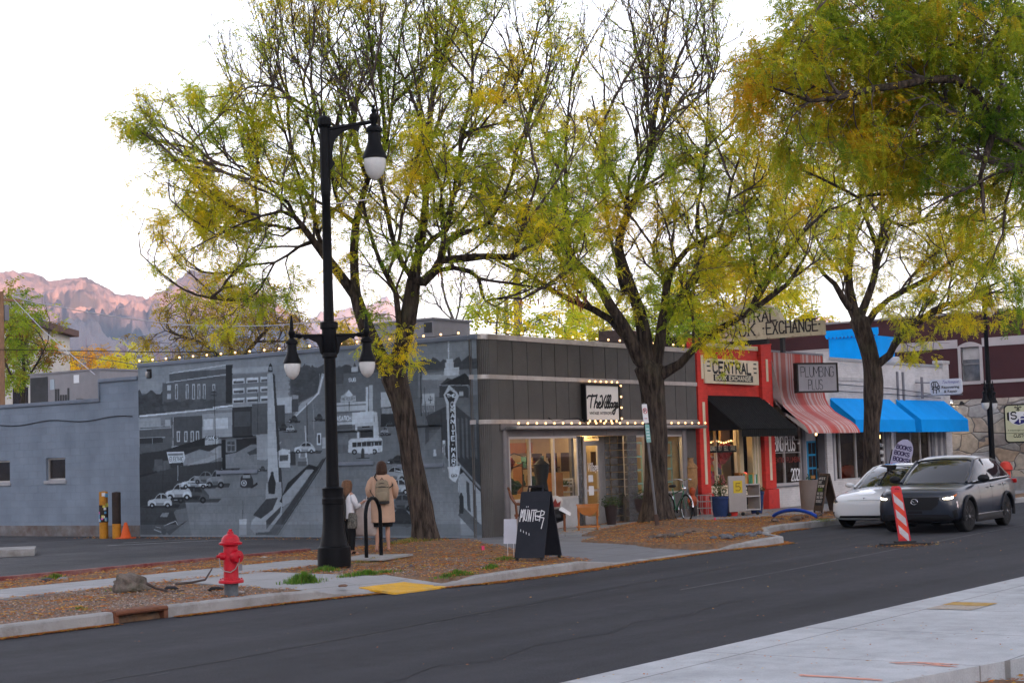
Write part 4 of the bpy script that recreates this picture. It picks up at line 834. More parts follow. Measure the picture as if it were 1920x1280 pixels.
bulbs('warm bulbs down the right and top edge of the white square sign', q);bulbs('warm bulbs under the white square sign', [(sx0+.1+k*.25, Y0-.24, sz0-.06)for k in range(6)])
mb=MB();p0=FY(1029, 783, Y0-.12);p1=FY(1062, 786, Y0-.12);p2=FY(1100, 793, Y0-.2);tag(mb.tube([(p0.x, p0.y, p0.z), (p0.x+.2, p0.y, p0.z-.1), (p1.x, p1.y, p1.z), (p1.x+.5, p1.y, p1.z+.03), (p2.x, p2.y, p2.z)], .014, 5).build('power_cable', M_cable), 'black cable hanging on the charcoal facade left of the square sign', 'cable')
# little siren box on the mural wall
p=FX(277, 700, X0-.06);sp=thing('wall_camera', 'small dark camera box high on the left end of the mural wall', 'camera', (p.x, p.y, p.z))
MB().box((X0-.02, p.y-.09, p.z-.12), (X0+.01, p.y+.09, p.z+.12)).build('back_plate', M_blk, sp, smooth=0);MB().box((X0-.12, p.y-.05, p.z-.1), (X0-.02, p.y+.03, p.z+.05)).build('housing', M_chr, sp, bevel=.01)
# ================================================================== annex with plain blockwork
an=thing('annex', 'long plain grey block building with two small windows left of the mural', 'building', (X0, MY1, .1))
yst=FX(187, 730, X0).y;M_an=M_grey
W1=(FX(122, 900).y, FX(85, 860).y, FX(100, 900).z, FX(100, 858).z);W2=(FX(18, 900).y, FX(-25, 860).y, FX(10, 904).z, FX(10, 863).z)
def wall_x(name, x, y0, y1, z0, z1, holes, m, parent, t=.2):
 mb=MB();hs=sorted(holes);y=y0
 for(a, b, c, d)in hs:
  mb.box((x, y, z0), (x+t, a, z1));mb.box((x, a, z0), (x+t, b, c));mb.box((x, a, d), (x+t, b, z1));y=b
 mb.box((x, y, z0), (x+t, y1, z1));return mb.build(name, m, parent, smooth=0)
wall_x('wall', X0+.012, MY1+.01, 48, .0, 3.80, [W1, W2], M_an, an)
MB().box((X0+.012, MY1+.01, 3.80), (X0+.2, yst, 4.33)).build('raised_parapet', M_an, an, smooth=0)
MB().box((X0+.22, MY1+.01, .05), (44, 48, 3.6)).build('annex_body', M_an, an, smooth=0)
mb=MB();mb.box((X0-.04, yst, 3.80), (X0+.26, 48, 3.90));mb.box((X0-.04, MY1+.02, 4.33), (X0+.26, yst+.03, 4.43));mb.box((X0-.04, yst, 3.9), (X0+.26, yst+.03, 4.33));mb.build('coping', M_coping, an, bevel=.008)
M_dirtc=mat('stained_footing', (.17, .165, .165), .9, var=.3, vscale=2, bump=.5, dirt=(.12, .08, .06), dscale=2.5, damt=.7)
MB().box((X0-.01, MY1+.02, .02), (X0+.011, 48, .40)).build('stained_base', M_dirtc, an, smooth=0)
for i, (a, b, c, d)in enumerate((W1, W2)):
 mb=MB();mb.box((X0+.1, a, c), (X0+.14, b, c+.05));mb.box((X0+.1, a, d-.05), (X0+.14, b, d));mb.box((X0+.1, a, c+.05), (X0+.14, a+.05, d-.05));mb.box((X0+.1, b-.05, c+.05), (X0+.14, b, d-.05))
 f=mb.build('window', M_alu, an, smooth=0);MB().quad((X0+.13, a, c), (X0+.13, b, c), (X0+.13, b, d), (X0+.13, a, d)).build('pane', mat('dim_glass', (.025, .018, .015), .08, var=.5, vscale=5, spec=.7), f, smooth=0)
 MB().box((X0-.03, a-.05, c-.1), (X0+.1, b+.05, c-.005)).build('sill', mat('pale_sill', (.33, .33, .34), .7), f, bevel=.005)
mb=MB();mb.tube([FX(0, 797, X0-.01)]+[FX(x, 797-x*.065+(3*sin(x*.05)), X0-.012)for x in range(10, 262, 14)], .012, 4);tag(mb.build('wall_cable', M_cable), 'thin dark cable sagging along the plain grey block wall', 'cable')
# ================================================================== the row of shops right of the tree
yF=Y0
def zpx(px, py, y=None):return FY(px, py, yF if y is None else y).z
def xpx(px, py, y=None):return FY(px, py, yF if y is None else y).x
M_red=brickmat('red_brick', (.62, .048, .034), .24, bw=.21, bh=.07, ms=.007, var=.10, bump=.5, rough=.7)
M_redp=mat('red_paint', (.62, .045, .034), .55, var=.14, vscale=3, bump=.2, dirt=(.36, .03, .03), dscale=3)
M_cream=mat('cream_paint', (.50, .40, .24), .6, var=.1, vscale=3, dirt=(.36, .3, .2), dscale=3)
M_cream2=mat('cream_trim', (.70, .60, .44), .6, var=.1, vscale=3)
M_wbrick=brickmat('white_brick', (.60, .575, .56), .62, bw=.21, bh=.07, ms=.008, var=.07, bump=1.0, rough=.7)
M_wpaint=mat('white_trim', (.47, .455, .45), .65, var=.12, vscale=2, dirt=(.33, .31, .30), dscale=2.5)
M_gpaint=mat('grey_trim', (.19, .185, .20), .65, var=.15, vscale=2)
M_blue=mat('bright_blue', (.0, .29, .78), .85, var=.07, vscale=2, bump=.1, spec=.15)
M_blued=mat('blue_door_paint', (.01, .24, .46), .5, var=.08)
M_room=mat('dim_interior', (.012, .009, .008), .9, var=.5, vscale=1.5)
M_dglass=glassmat('dim_shop_glass', (.5, .5, .5), 0, .42)
RX0, RX1=40.28, 44.86;PX1=48.62;WX1=59.5
book=thing('red_bookshop', 'narrow red painted brick shop with cream insets and a black awning', 'shop', (RX0, yF, .15))
MB().box((RX0, yF+3.2, 0), (RX1, yF+11, 4.9)).build('shop_body', M_red, book, smooth=0)
MB().box((RX0+.02, yF+.2, 3.5), (RX1-.02, yF+3.2, 4.8)).build('roof_slab', M_red, book, smooth=0)
pL=(RX0, RX0+.55);pR=(xpx(1422, 700), RX1)
MB().box((pL[0]+.3, yF, 3.5), (pR[0], yF+.19, 4.86)).build('upper_wall', M_red, book, smooth=0)
MB().box((pL[1], yF-.03, 4.86), (pR[0]-.01, yF+.22, 4.99)).build('coping', M_cream2, book, bevel=.01)
for(a, b, nm)in((pL[0], pL[1], 'l'), (pR[0], pR[1], 'r')):
 MB().box((a, yF-.11, .75), (b, yF+.2, 5.06)).build('pier', M_red, book, smooth=0)
 MB().box((a-.0, yF-.19, .12), (b+.02, yF+.21, .74)).build('pier_base', M_redp, book, bevel=.03)
 for z0, z1 in((1.0, 3.3), (3.95, 4.62)):
  m_=(a+b)/2;MB().box((m_-.07, yF-.125, z0), (m_+.07, yF-.112, z1)).build('pier_inset', M_cream2, book, bevel=.004)
MB().box((pL[0]-.01, yF-.12, 5.06), (pL[1]+.02, yF+.22, 5.1)).build('pier_cap', M_redp, book);MB().box((pR[0]-.02, yF-.12, 5.06), (pR[1]+.02, yF+.22, 5.1)).build('pier_cap', M_redp, book)
# shop window, door recess
wx0, wx1=pL[1]+.01, xpx(1388, 880);zs=zpx(1350, 913);zt=3.0
window_px=[wx0, xpx(1350, 880), wx1]
def window_x(xs, zs, zt, y, m, mg, parent, fr=.05, name='shop_window', bars=()):
 w_=MB();w_.box((xs[0], y-.03, zt-fr), (xs[-1], y+.05, zt));w_.box((xs[0], y-.03, zs), (xs[-1], y+.05, zs+fr))
 for x in xs:w_.box((x-fr/2, y-.035, zs+fr), (x+fr/2, y+.05, zt-fr))
 for z in bars:w_.box((xs[0], y-.032, z-fr/3), (xs[-1], y+.03, z+fr/3))
 f=w_.build(name, m, parent, smooth=0)
 for a, b in zip(xs, xs[1:]):MB().quad((a+.02, y+.02, zs+.02), (b-.02, y+.02, zs+.02), (b-.02, y+.02, zt-.02), (a+.02, y+.02, zt-.02)).build('pane', mg, f, smooth=0)
 return f
f=window_x(window_px, zs, zt, yF+.12, M_cream2, M_glass, book, .04)
zb0, zb1=zpx(1350, 848), zpx(1350, 836)
MB().box((wx0+.03, yF+.085, zb0), (wx1-.03, yF+.1, zb1)).build('lettered_band', M_blk, book, smooth=0)
mb=MB();ribbon(mb, strokes('BOOK EXCHANGE', (window_px[1]-wx0)*.84, .13), .018, (wx0+.08, yF+.084, zb0+.06), U, V, ON*.003);mb.build('band_lettering', mat('cream_lettering', (.6, .55, .42), .5, var=0), book, smooth=0);mb=MB();ribbon(mb, strokes('BUY . SELL . TRADE', (wx1-window_px[1])*.84, .13), .018, (window_px[1]+.12, yF+.084, zb0+.06), U, V, ON*.003);mb.build('band_lettering', mat('cream_lettering', (.6, .55, .42), .5, var=0), book, smooth=0)
MB().box((wx0, yF+.05, .55), (wx1, yF+.19, zs)).build('stall_riser', M_cream, book, smooth=0);MB().box((wx0, yF+.03, .15), (wx1, yF+.19, .55)).build('riser_base', M_redp, book, smooth=0)
for k in range(4):x=wx0+.1+k*.62;MB().box((x, yF+.03, .62), (x+.5, yF+.05, zs-.06)).build('riser_panel', M_cream2, book, bevel=.008)
MB().box((wx1, yF-.0, .15), (wx1+.25, yF+.2, 3.4)).build('cream_pilaster', M_cream, book, bevel=.01)
dx0, dx1=wx1+.27, pR[0]-.55
MB().box((dx0, yF+.75, .15), (dx1, yF+.82, 3.3)).build('door', mat('amber_door', (.34, .21, .08), .4, var=.15), book, smooth=0)
MB().box((dx1, yF+.02, .15), (pR[0], yF+.2, 3.4)).build('cream_wall', M_cream, book, smooth=0)
for x in(dx1+.12, dx1+.3):MB().box((x, yF+.005, .3), (x+.05, yF+.019, 3.3)).build('cream_batten', M_cream2, book, smooth=0)
mb=MB();p=FY(1398, 859, yF-.02);mb.box((p.x, yF+.3, p.z), (p.x+.42, yF+.32, p.z+.32));mb.build('white_notice', M_wht, book, smooth=0)
MB().box((p.x+.02, yF+.3, p.z-.42), (p.x+.4, yF+.32, p.z-.05)).build('black_notice', M_blk, book, smooth=0)
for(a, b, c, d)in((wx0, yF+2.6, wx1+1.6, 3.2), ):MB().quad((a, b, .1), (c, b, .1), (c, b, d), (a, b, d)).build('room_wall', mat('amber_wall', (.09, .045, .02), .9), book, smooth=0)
MB().quad((wx0, yF+.2, 3.2), (wx1+.3, yF+.2, 3.2), (wx1+.3, yF+2.6, 3.2), (wx0, yF+2.6, 3.2)).build('room_ceiling', M_wallin, book, smooth=0)
MB().quad((wx0+.01, yF+.2, .1), (wx0+.01, yF+2.6, .1), (wx0+.01, yF+2.6, 3.2), (wx0+.01, yF+.2, 3.2)).build('room_wall', M_wallin, book, smooth=0)
MB().box((wx0+.6, yF+.9, 3.12), (wx1-.3, yF+1.05, 3.19)).build('ceiling_lamp', M_lamp, book, smooth=0)
bk=thing('book_display', 'crowded display of warm coloured books behind the red shop window', 'book display', (wx0+.2, yF+.4, .6));rr=random.Random(11)
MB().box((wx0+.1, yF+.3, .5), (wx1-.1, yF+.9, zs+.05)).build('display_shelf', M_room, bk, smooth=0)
bc=[(.40, .05, .04), (.45, .17, .02), (.35, .25, .05), (.3, .02, .08), (.5, .45, .35), (.08, .08, .12), (.4, .10, .10)]
for k in range(70):
 x=wx0+.15+(wx1-wx0-.5)*rr.random();z=zs+.1+.8*rr.random();y=yF+.28+(z-zs)*.4;M3=Matrix.Rotation(rr.uniform(-.35, .1), 3, 'X')@Matrix.Rotation(rr.uniform(-.5, .5), 3, 'Y')
 MB().cbox((x, y, z), (rr.uniform(.16, .26), .03, rr.uniform(.22, .38)), M3).build('book', mat('book_%d'%(k%7), bc[k%7], .5, var=.2, vscale=8), bk, smooth=0)
for s0, (c, zc, xc)in enumerate((((.42, .20, .03), 1.95, .55), ((.40, .03, .03), 1.85, 1.9))):
 mb=MB();blob(mb, (wx0+xc, yF+.5, zc), (.42, .1, .28), 20+s0, 3, .7);tag(mb.build('bunting', mat('bunting_%d'%s0, c, .8, var=.4, vscale=8)), ('orange', 'red')[s0]+' paper garland hanging inside the red bookshop window', 'garland')
bulbs('row of tiny warm lights across the red bookshop window display', [(wx0+.1+k*.15, yF+.4, 2.15+.03*sin(k))for k in range(17)], 'bookshop lights')
bulbs('few warm bulbs hung under the black awning', [(wx0+.15+k*.55, yF+.0, 2.98-.03*(k%2))for k in range(4)], 'bookshop lights')
# wall sign
a, b=FY(1317, 671, yF-.1), FY(1420, 722, yF-.1);sg=thing('shop_sign', 'cream wall sign with bold black letters over a black strip, above the black awning', 'sign', (a.x, yF-.1, b.z));W_, H_=b.x-a.x, a.z-b.z
MB().box((a.x, yF-.16, b.z), (b.x, yF-.06, a.z)).build('sign_board', M_cream2, sg, bevel=.008)
MB().box((a.x-.12, yF-.1, b.z+.2), (b.x+.12, yF-.04, a.z-.2)).build('stepped_backing', M_blk, sg, smooth=0)
mb=MB();o=(a.x, yF-.16, b.z)
ribbon(mb, [[(p[0]+.48, p[1]+H_*.44)for p in pl]for pl in strokes('CENTRAL', W_-.96, H_*.42, .35)], .075, o, U, V, ON*.004)
for sx in(.12, W_-.34):
 for k in range(3):ribbon(mb, [[(sx+(.03 if k!=1 else 0), H_*.5+k*.13), (sx+.2, H_*.5+k*.13)]], .04, o, U, V, ON*.004)
mb.build('lettering', M_blk, sg, smooth=0)
MB().box((a.x+W_*.15, yF-.168, b.z+.07), (a.x+W_*.88, yF-.161, b.z+.07+H_*.27)).build('black_strip', M_blk, sg, bevel=.003)
mb=MB();ribbon(mb, strokes('BOOK EXCHANGE', W_*.66, H_*.16, .4), .035, (a.x+W_*.18, yF-.17, b.z+.11), U, V, ON*.003);mb.build('lettering', mat('cream_lettering', (.6, .55, .42), .5, var=0), sg, smooth=0)
# black awning
M_awn=mat('black_canvas', (.017, .017, .016), .8, var=.25, vscale=6, spec=.05)
aw=thing('black_awning', 'black fabric awning with pleated valance over the red bookshop window', 'awning', (wx0, yF, 2.3))
ax0, ax1=pL[1]-.02, pR[0]+.08;yo, zo, zi=yF-1.15, 2.5, 3.48
mb=MB();n=60
for k in range(n):
 xa=ax0+(ax1-ax0)*k/n;xb=ax0+(ax1-ax0)*(k+1)/n;bmp=.012 if k%2 else 0
 mb.add([(xa, yF-.02, zi+bmp), (xb, yF-.02, zi+bmp), (xb, yo, zo+bmp), (xa, yo, zo+bmp), (xa, yF-.02, zi-.02), (xb, yF-.02, zi-.02), (xb, yo, zo-.02), (xa, yo, zo-.02)], [(0, 1, 2, 3), (4, 7, 6, 5), (0, 3, 7, 4), (1, 5, 6, 2)])
mb.build('awning_top', M_awn, aw, smooth=0)
mb=MB();rings=[]
for k in range(121):
 x=ax0+(ax1-ax0)*k/120;y=yo+.012*sin(k*pi/2*1.0);zb=zo-.2-.015*abs(sin(k*pi/8));rings.append([(x, y-.004, zo-.01), (x, y-.004, zb), (x, y+.004, zb), (x, y+.004, zo-.01)])
mb.loft(rings);mb.build('valance', M_awn, aw, smooth=0)
mb=MB();
for x in(ax0, ax1):mb.tube([(x, yF, zo), (x, yo, zo)], .015, 6);mb.tube([(x, yF, zi), (x, yo, zo)], .015, 6)
mb.build('awning_arm', M_blk, aw)
MB().prism([(ax0, yF-.0, zo-.0), (ax0, yF-.0, zi-.03), (ax0, yo, zo-.02)], (.01, 0, 0)).build('awning_side', M_awn, aw, smooth=0)
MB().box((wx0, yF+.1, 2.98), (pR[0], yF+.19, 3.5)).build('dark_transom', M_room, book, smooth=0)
# projecting roof sign
XS=43.0;rs=thing('roof_sign', 'old rusting cream two line sign in dark serif letters above the red shop roof', 'sign', (XS, 21.5, 5.0))
Q=[FX(px, py, XS)for px, py in((1350, 641), (1541, 628), (1541, 600), (1465, 606), (1465, 572), (1352, 572))]
zlo=(Q[0].z+Q[1].z)/2;ylo, yhi=Q[1].y, Q[0].y;zmid=(Q[2].z+Q[3].z)/2;yst_=Q[3].y;ztop=FX(1400, 575, XS).z
M_sgn=mat('aged_cream_sign', (.50, .44, .30), .6, var=.12, vscale=3, dirt=(.09, .045, .025), dscale=6, damt=.28)
M_sgn2=mat('dark_letter', (.035, .03, .028), .6, var=.4, vscale=12)
def ylz(pts, z0=None):return[(XS, y, z)for y, z in pts]
out=[(yhi, zlo), (ylo, zlo), (ylo, zmid), (yst_, zmid), (yst_, zmid+.10)]
cy=(yhi-.05+yst_)/2+.0
for k in range(9):t=pi*k/8;out.append((yst_+.15+(yhi-yst_-.15)*(1-cos(t))/2, zmid+.38+(ztop-zmid-.30)*sin(t)))
out.append((yhi, zmid+.2))
MB().prism(ylz(out), (.28, 0, 0)).build('sign_cabinet', M_sgn, rs, smooth=0)
mb=MB();SU=Vector((0, -1, 0))
LW=yhi-ylo
ribbon(mb, strokes('BOOK', LW*.33, .34, .4), .044, (XS, yhi-.08, zlo+.13), SU, V, Vector((-.006, 0, 0)), serif=.04)
ribbon(mb, [[(.0, .18), (.04, .18)]], .05, (XS, yhi-LW*.435, zlo+.13), SU, V, Vector((-.006, 0, 0)))
ribbon(mb, strokes('EXCHANGE', LW*.49, .34, .4), .044, (XS, yhi-LW*.47, zlo+.13), SU, V, Vector((-.006, 0, 0)), serif=.035)
ribbon(mb, [[(.0, .18), (.04, .18)]], .05, (XS, yhi-LW*.975, zlo+.13), SU, V, Vector((-.006, 0, 0)))
ribbon(mb, strokes('CENTRAL', (yhi-yst_)*.86, .3, .4), .044, (XS, yhi-.12, zmid+.1), SU, V, Vector((-.006, 0, 0)), serif=.035)
mb.build('lettering', M_sgn2, rs, smooth=0)
mb=MB();mb.box((XS+.05, Y0+.05, 4.5), (XS+.2, Y0+.2, zlo));mb.box((XS+.05, yst_, 4.7), (XS+.2, yst_+.1, zlo));mb.box((XS+.04, Y0-.9, zlo-.14), (XS+.22, Y0+.7, zlo-.001));mb.build('sign_post', M_blk, rs, smooth=0)
MB().box((RX0-.5, yF+2.0, 4.6), (RX0+.35, yF+2.8, 5.45)).build('chimney', mat('brown_brick', (.09, .06, .05), .9, var=.3, vscale=8), book, smooth=0)
# ================================================================== plumbing shop
pl=thing('plumbing_shop', 'white brick shop under a red and white striped metal canopy', 'shop', (RX1, yF, .15))
MB().box((RX1+.02, yF+3.0, 0), (PX1, yF+11, 4.85)).build('shop_body', M_wbrick, pl, smooth=0)
MB().box((RX1+.04, yF+.02, 3.3), (PX1-.02, yF+3.0, 4.84)).build('upper_wall', M_gpaint, pl, smooth=0)
px_=[xpx(1449, 870), xpx(1476, 870), xpx(1506, 870)];zs=zpx(1476, 907);zt=2.95
window_x(px_, zs, zt, yF+.1, M_wpaint, M_dglass, pl, .035, bars=(zpx(1476, 848), zpx(1476, 824)))
MB().box((RX1+.02, yF+.0, .15), (px_[2]+.02, yF+.2, zs-.06)).build('stall_riser', M_wbrick, pl, smooth=0);MB().box((RX1+.02, yF-.04, zs-.06), (px_[2]+.03, yF+.2, zs-.001)).build('sill', M_wpaint, pl, smooth=0)
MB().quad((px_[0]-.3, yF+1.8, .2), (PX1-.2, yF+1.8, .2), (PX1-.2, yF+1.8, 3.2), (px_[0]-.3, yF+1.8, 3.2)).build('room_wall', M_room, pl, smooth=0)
mb=MB();zz0=zpx(1476, 844);ribbon(mb, strokes('PLUMBING', 1.35, .42, .2), .05, (px_[1]-1.42, yF+.085, zz0), U, V, ON*.003);ribbon(mb, strokes('PLUS', .65, .42, .2), .05, (px_[1]+.1, yF+.085, zz0), U, V, ON*.003);ribbon(mb, strokes('+', .35, .42), .05, (px_[1]+.92, yF+.085, zz0), U, V, ON*.003)
ribbon(mb, strokes('2021', .62, .34, .2), .045, (px_[2]-.70, yF+.085, zs+.1), U, V, ON*.003);mb.build('window_lettering', M_wht, pl, smooth=0)
MB().box((px_[0]-.05, yF+.03, zpx(1476, 848)-.6), (px_[0]+.0, yF+.05, 2.9)).build('window_stop', M_gpaint, pl, smooth=0)
mb=MB();ribbon(mb, strokes('HEATING PLUMBING', 1.9, .14, .2), .03, (px_[0]+.2, yF+.085, zpx(1476, 866)), U, V, ON*.003);mb.build('red_lettering', mat('dim_red', (.20, .03, .02), .6), pl, smooth=0)
tag(MB().sphere((px_[0]+.45, yF+1.2, zs+.35), .09, 8, 6, (1.6, .5, .5)).build('red_neon', emis('red_neon', (1, .03, .03), .35)), 'small glowing red light inside the plumbing shop window', 'lamp')
MB().box((px_[2]+.03, yF+.0, .15), (px_[2]+.25, yF+.2, 3.3)).build('grey_pilaster', M_gpaint, pl, bevel=.01);MB().box((px_[2]+.25, yF+.04, .15), (px_[2]+.36, yF+.2, 3.3)).build('white_jamb', M_wpaint, pl, smooth=0)
bd0, bd1=xpx(1514, 870, yF+.3), xpx(1531, 870, yF+.3)
bd=MB().box((bd0, yF+.3, .2), (bd1, yF+.36, zpx(1520, 826, yF+.3))).build('blue_door', M_blued, pl, bevel=.005);zd1=zpx(1520, 826, yF+.3)
for i in range(3):
 for j in range(2):MB().box((bd0+.1+j*.27, yF+.292, zd1-.42-i*.42), (bd0+.33+j*.27, yF+.299, zd1-.06-i*.42)).build('door_light', mat('dim_glass', (.025, .018, .015), .08), bd, smooth=0)
MB().box((bd0+.15, yF+.288, .95), (bd0+.5, yF+.299, 1.05)).build('mail_slot', mat('brass', (.5, .25, .08), .4, .5), bd, smooth=0)
MB().box((bd0, yF+.3, zd1), (bd1, yF+.4, 3.3)).build('transom', M_wpaint, pl, smooth=0)
for k in range(4):x=bd1+.02+k*.25;MB().box((x, yF+(.05 if k%2 else.0), .15), (x+.22, yF+.25, 3.3)).build('pilaster', (M_wpaint, M_gpaint)[(k+1)%2], pl, bevel=.01)
mb=MB();p=FY(1456, 920, yF-.05);mb.tube([(p.x, yF-.05, .3), (p.x, yF-.05, p.z), (p.x-.25, yF-.05, p.z), (p.x-.25, yF-.05, p.z+.12), (px_[2], yF-.05, p.z+.12)], .022, 6);mb.build('gas_pipe', M_gpaint, pl)
cn=thing('striped_canopy', 'faded red and white striped corrugated canopy sweeping out over the plumbing shop', 'canopy', (RX1, yF, 2.4))
prof=[(yF-.04, 4.86), (yF-.045, 4.3), (yF-.05, 3.75), (yF-.09, 3.5), (yF-.2, 3.27), (yF-.4, 3.06), (yF-.65, 2.9), (yF-.9, 2.76), (yF-1.1, 2.6), (yF-1.2, 2.45), (yF-1.22, 2.36)]
def stripecol(k, n):
 t=k/n;wh=(.56, .42, .40);pk=(.42, .13, .11)
 band=(t<.05)or(.44<t<.55)or(t>.94)
 if band:return(.36, .035, .028)if k%2 else(.50, .07, .05)
 rr_=random.Random(k//2)
 return(.40, .10, .08)if k%2 else(wh if rr_.random()<.42 else(.50, .17, .14))
nn=92;Vv=[];Ff=[];Cc=[]
for k in range(nn+1):
 x=RX1+.03+(PX1-RX1-.05)*k/nn;o_=.016 if k%2 else-.010
 for i, (y, z)in enumerate(prof):Vv.append((x, y-o_, z-o_*.6))
np_=len(prof)
for k in range(nn):
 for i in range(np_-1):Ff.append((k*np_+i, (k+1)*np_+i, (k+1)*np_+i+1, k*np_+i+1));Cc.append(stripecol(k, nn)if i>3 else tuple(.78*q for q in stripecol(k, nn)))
fastmesh('corrugated_sheet', Vv, Ff, attrmat('striped_metal', rough=.5, bump=.1), Cc, parent=cn)
MB().prism([(RX1+.025, y, z)for y, z in prof]+[(RX1+.025, yF-.5, 2.9)], (.006, 0, 0)).build('canopy_end', mat('canopy_white', (.4, .4, .41), .6), cn, smooth=0)
MB().box((RX1+.0, yF-.06, 4.86), (PX1, yF+.2, 4.92)).build('canopy_flashing', M_gpaint, cn, smooth=0)
rv=Vector((sin(AZ), -cos(AZ), 0));rv=(Matrix.Rotation(R(22), 3, 'Z')@rv).normalized()
c0=PD(1530, 708, 50.2);sg=thing('shop_sign', 'grey boxed sign with thin black letters in front of the striped canopy', 'sign', (c0.x, c0.y, c0.z-.45));nv=V.cross(rv);nv=-nv if nv.dot(EYE-c0)<0 else nv
def oriented(mb, c, u, n, w, h, d):
 u=Vector(u).normalized();n=Vector(n).normalized();return mb.add([c+u*sx*w/2+V*sz*h/2+n*sn*d/2 for sn in(-1, 1)for sx, sz in((-1, -1), (1, -1), (1, 1), (-1, 1))], [(0, 3, 2, 1), (4, 5, 6, 7), (0, 1, 5, 4), (1, 2, 6, 5), (2, 3, 7, 6), (3, 0, 4, 7)])
oriented(MB(), c0, rv, nv, 1.36, .82, .16).build('sign_face', mat('sign_lavender', (.36, .35, .39), .5, var=.06), sg, smooth=0)
mb=MB()
for dx, dz, w_, h_ in((0, .43, 1.46, .05), (0, -.43, 1.46, .05), (-.705, 0, .05, .81), (.705, 0, .05, .81)):oriented(mb, c0+rv*dx+V*dz, rv, nv, w_, h_, .2)
mb.build('frame', mat('dark_bronze', (.03, .025, .02), .5), sg, smooth=0)
mb=MB();ribbon(mb, strokes('PLUMBING', 1.16, .3, .16), .016, c0-rv*.58+V*.03+nv*.081, rv, V, nv*.003);ribbon(mb, strokes('PLUS', .5, .3, .2), .016, c0-rv*.33-V*.36+nv*.081, rv, V, nv*.003);mb.build('lettering', M_blk, sg, smooth=0)
MB().bar(c0-nv*.1, Vector((c0.x+.3, yF-.05, c0.z)), .05, .05).build('sign_bracket', M_blk, sg)
# ================================================================== white brick building with blue awnings
wb=thing('upholstery_shop', 'white painted brick building with two bright blue awnings', 'shop', (PX1, yF, .15))
MB().box((PX1+.02, yF+3.0, 0), (WX1, yF+11, 4.75)).build('shop_body', M_wbrick, wb, smooth=0)
MB().box((PX1+.02, yF+.0, 3.0), (WX1-.5, yF+3.0, 4.75)).build('upper_wall', M_wbrick, wb, smooth=0)
MB().box((WX1-.12, yF+.0, .15), (WX1+.01, yF+3.1, 4.75)).build('side_wall', M_wbrick, wb, smooth=0)
MB().box((PX1, yF-.05, .15), (PX1+.42, yF+.2, 5.0)).build('left_pier', M_wbrick, wb, smooth=0);MB().box((WX1-.55, yF-.05, .15), (WX1+.02, yF+.25, 4.9)).build('right_pier', M_wbrick, wb, smooth=0)
MB().box((WX1-.7, yF-.08, 4.9), (WX1+.06, yF+.3, 5.02)).build('pier_cap', M_wpaint, wb, bevel=.01)
MB().box((PX1+.42, yF-.04, 4.75), (WX1-.6, yF+.25, 4.84)).build('coping', mat('pale_coping', (.33, .34, .35), .6, var=.1), wb, smooth=0)
MB().box((PX1+.5, yF-.035, 4.1), (52.8, yF-.001, 4.2)).build('ledge', M_wpaint, wb, smooth=0)
for x in(54.6, 55.1):MB().box((x, yF-.05, 3.1), (x+.12, yF-.001, 4.5)).build('pilaster_strip', M_gpaint, wb, smooth=0)
xs=[xpx(1558, 850), xpx(1579, 850), xpx(1609, 850), xpx(1640, 850), xpx(1662, 850)];zs=zpx(1580, 900)
window_x(xs, zs, 3.0, yF+.1, M_wpaint, M_dglass, wb, .05)
xs2=[xpx(1682, 850), xpx(1712, 850), xpx(1730, 850), xpx(1748, 850)];window_x(xs2, zs, 3.0, yF+.1, M_wpaint, M_dglass, wb, .05)
MB().box((PX1+.42, yF-.02, .15), (WX1-.56, yF+.2, zs-.001)).build('stall_riser', M_wbrick, wb, smooth=0)
MB().box((xs[-1]+.02, yF-.0, zs), (xs2[0]-.02, yF+.2, 3.0)).build('mid_pier', M_gpaint, wb, bevel=.01);MB().box((xs[-1]+.35, yF-.06, zs), (xs[-1]+.55, yF-.001, 3.0)).build('white_post', M_wpaint, wb, smooth=0)
MB().box((xs2[-1]+.02, yF, zs), (WX1-.56, yF+.2, 3.0)).build('end_pier', M_gpaint, wb, smooth=0)
for k in range(3):x=xs2[-1]+.25+k*.55;MB().box((x, yF-.04, zs), (x+.2, yF-.001, 3.0)).build('pilaster', M_wpaint, wb, smooth=0)
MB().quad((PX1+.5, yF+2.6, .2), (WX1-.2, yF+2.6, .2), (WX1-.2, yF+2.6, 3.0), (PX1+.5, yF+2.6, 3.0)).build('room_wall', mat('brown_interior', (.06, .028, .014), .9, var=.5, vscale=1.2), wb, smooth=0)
for i, (x, z)in enumerate(((xs[2]-.5, 2.35), (xs2[1], 2.2))):tag(MB().lathe([(.02, .12), (.1, .1), (.22, 0), (.2, -.01)], (x, yF+1.2, z), 14).build('pendant_lamp', emis('amber_lamp', (1, .6, .25), .8, True)), ('small amber pendant lamp inside the left blue awning shop window', 'small amber pendant lamp inside the window under the right blue awning')[i], 'lamp')
mb=MB();
for k, t in enumerate(('CUSTOM', 'UPHOLSTERY', 'FURNITURE')):ribbon(MB(), strokes(t, .62, .1, .25), .022, (xs[3]+.35, yF+.085, 1.9-k*.24), U, V, ON*.003).build('window_lettering', M_wht, wb, smooth=0)
for k, t in enumerate(('CUSTOM', 'RECOVERING')):ribbon(mb, strokes(t, .9, .13, .25), .028, (xs2[0]+.5, yF+.085, 1.85-k*.3), U, V, ON*.003)
mb.build('window_lettering', M_wht, wb, smooth=0)
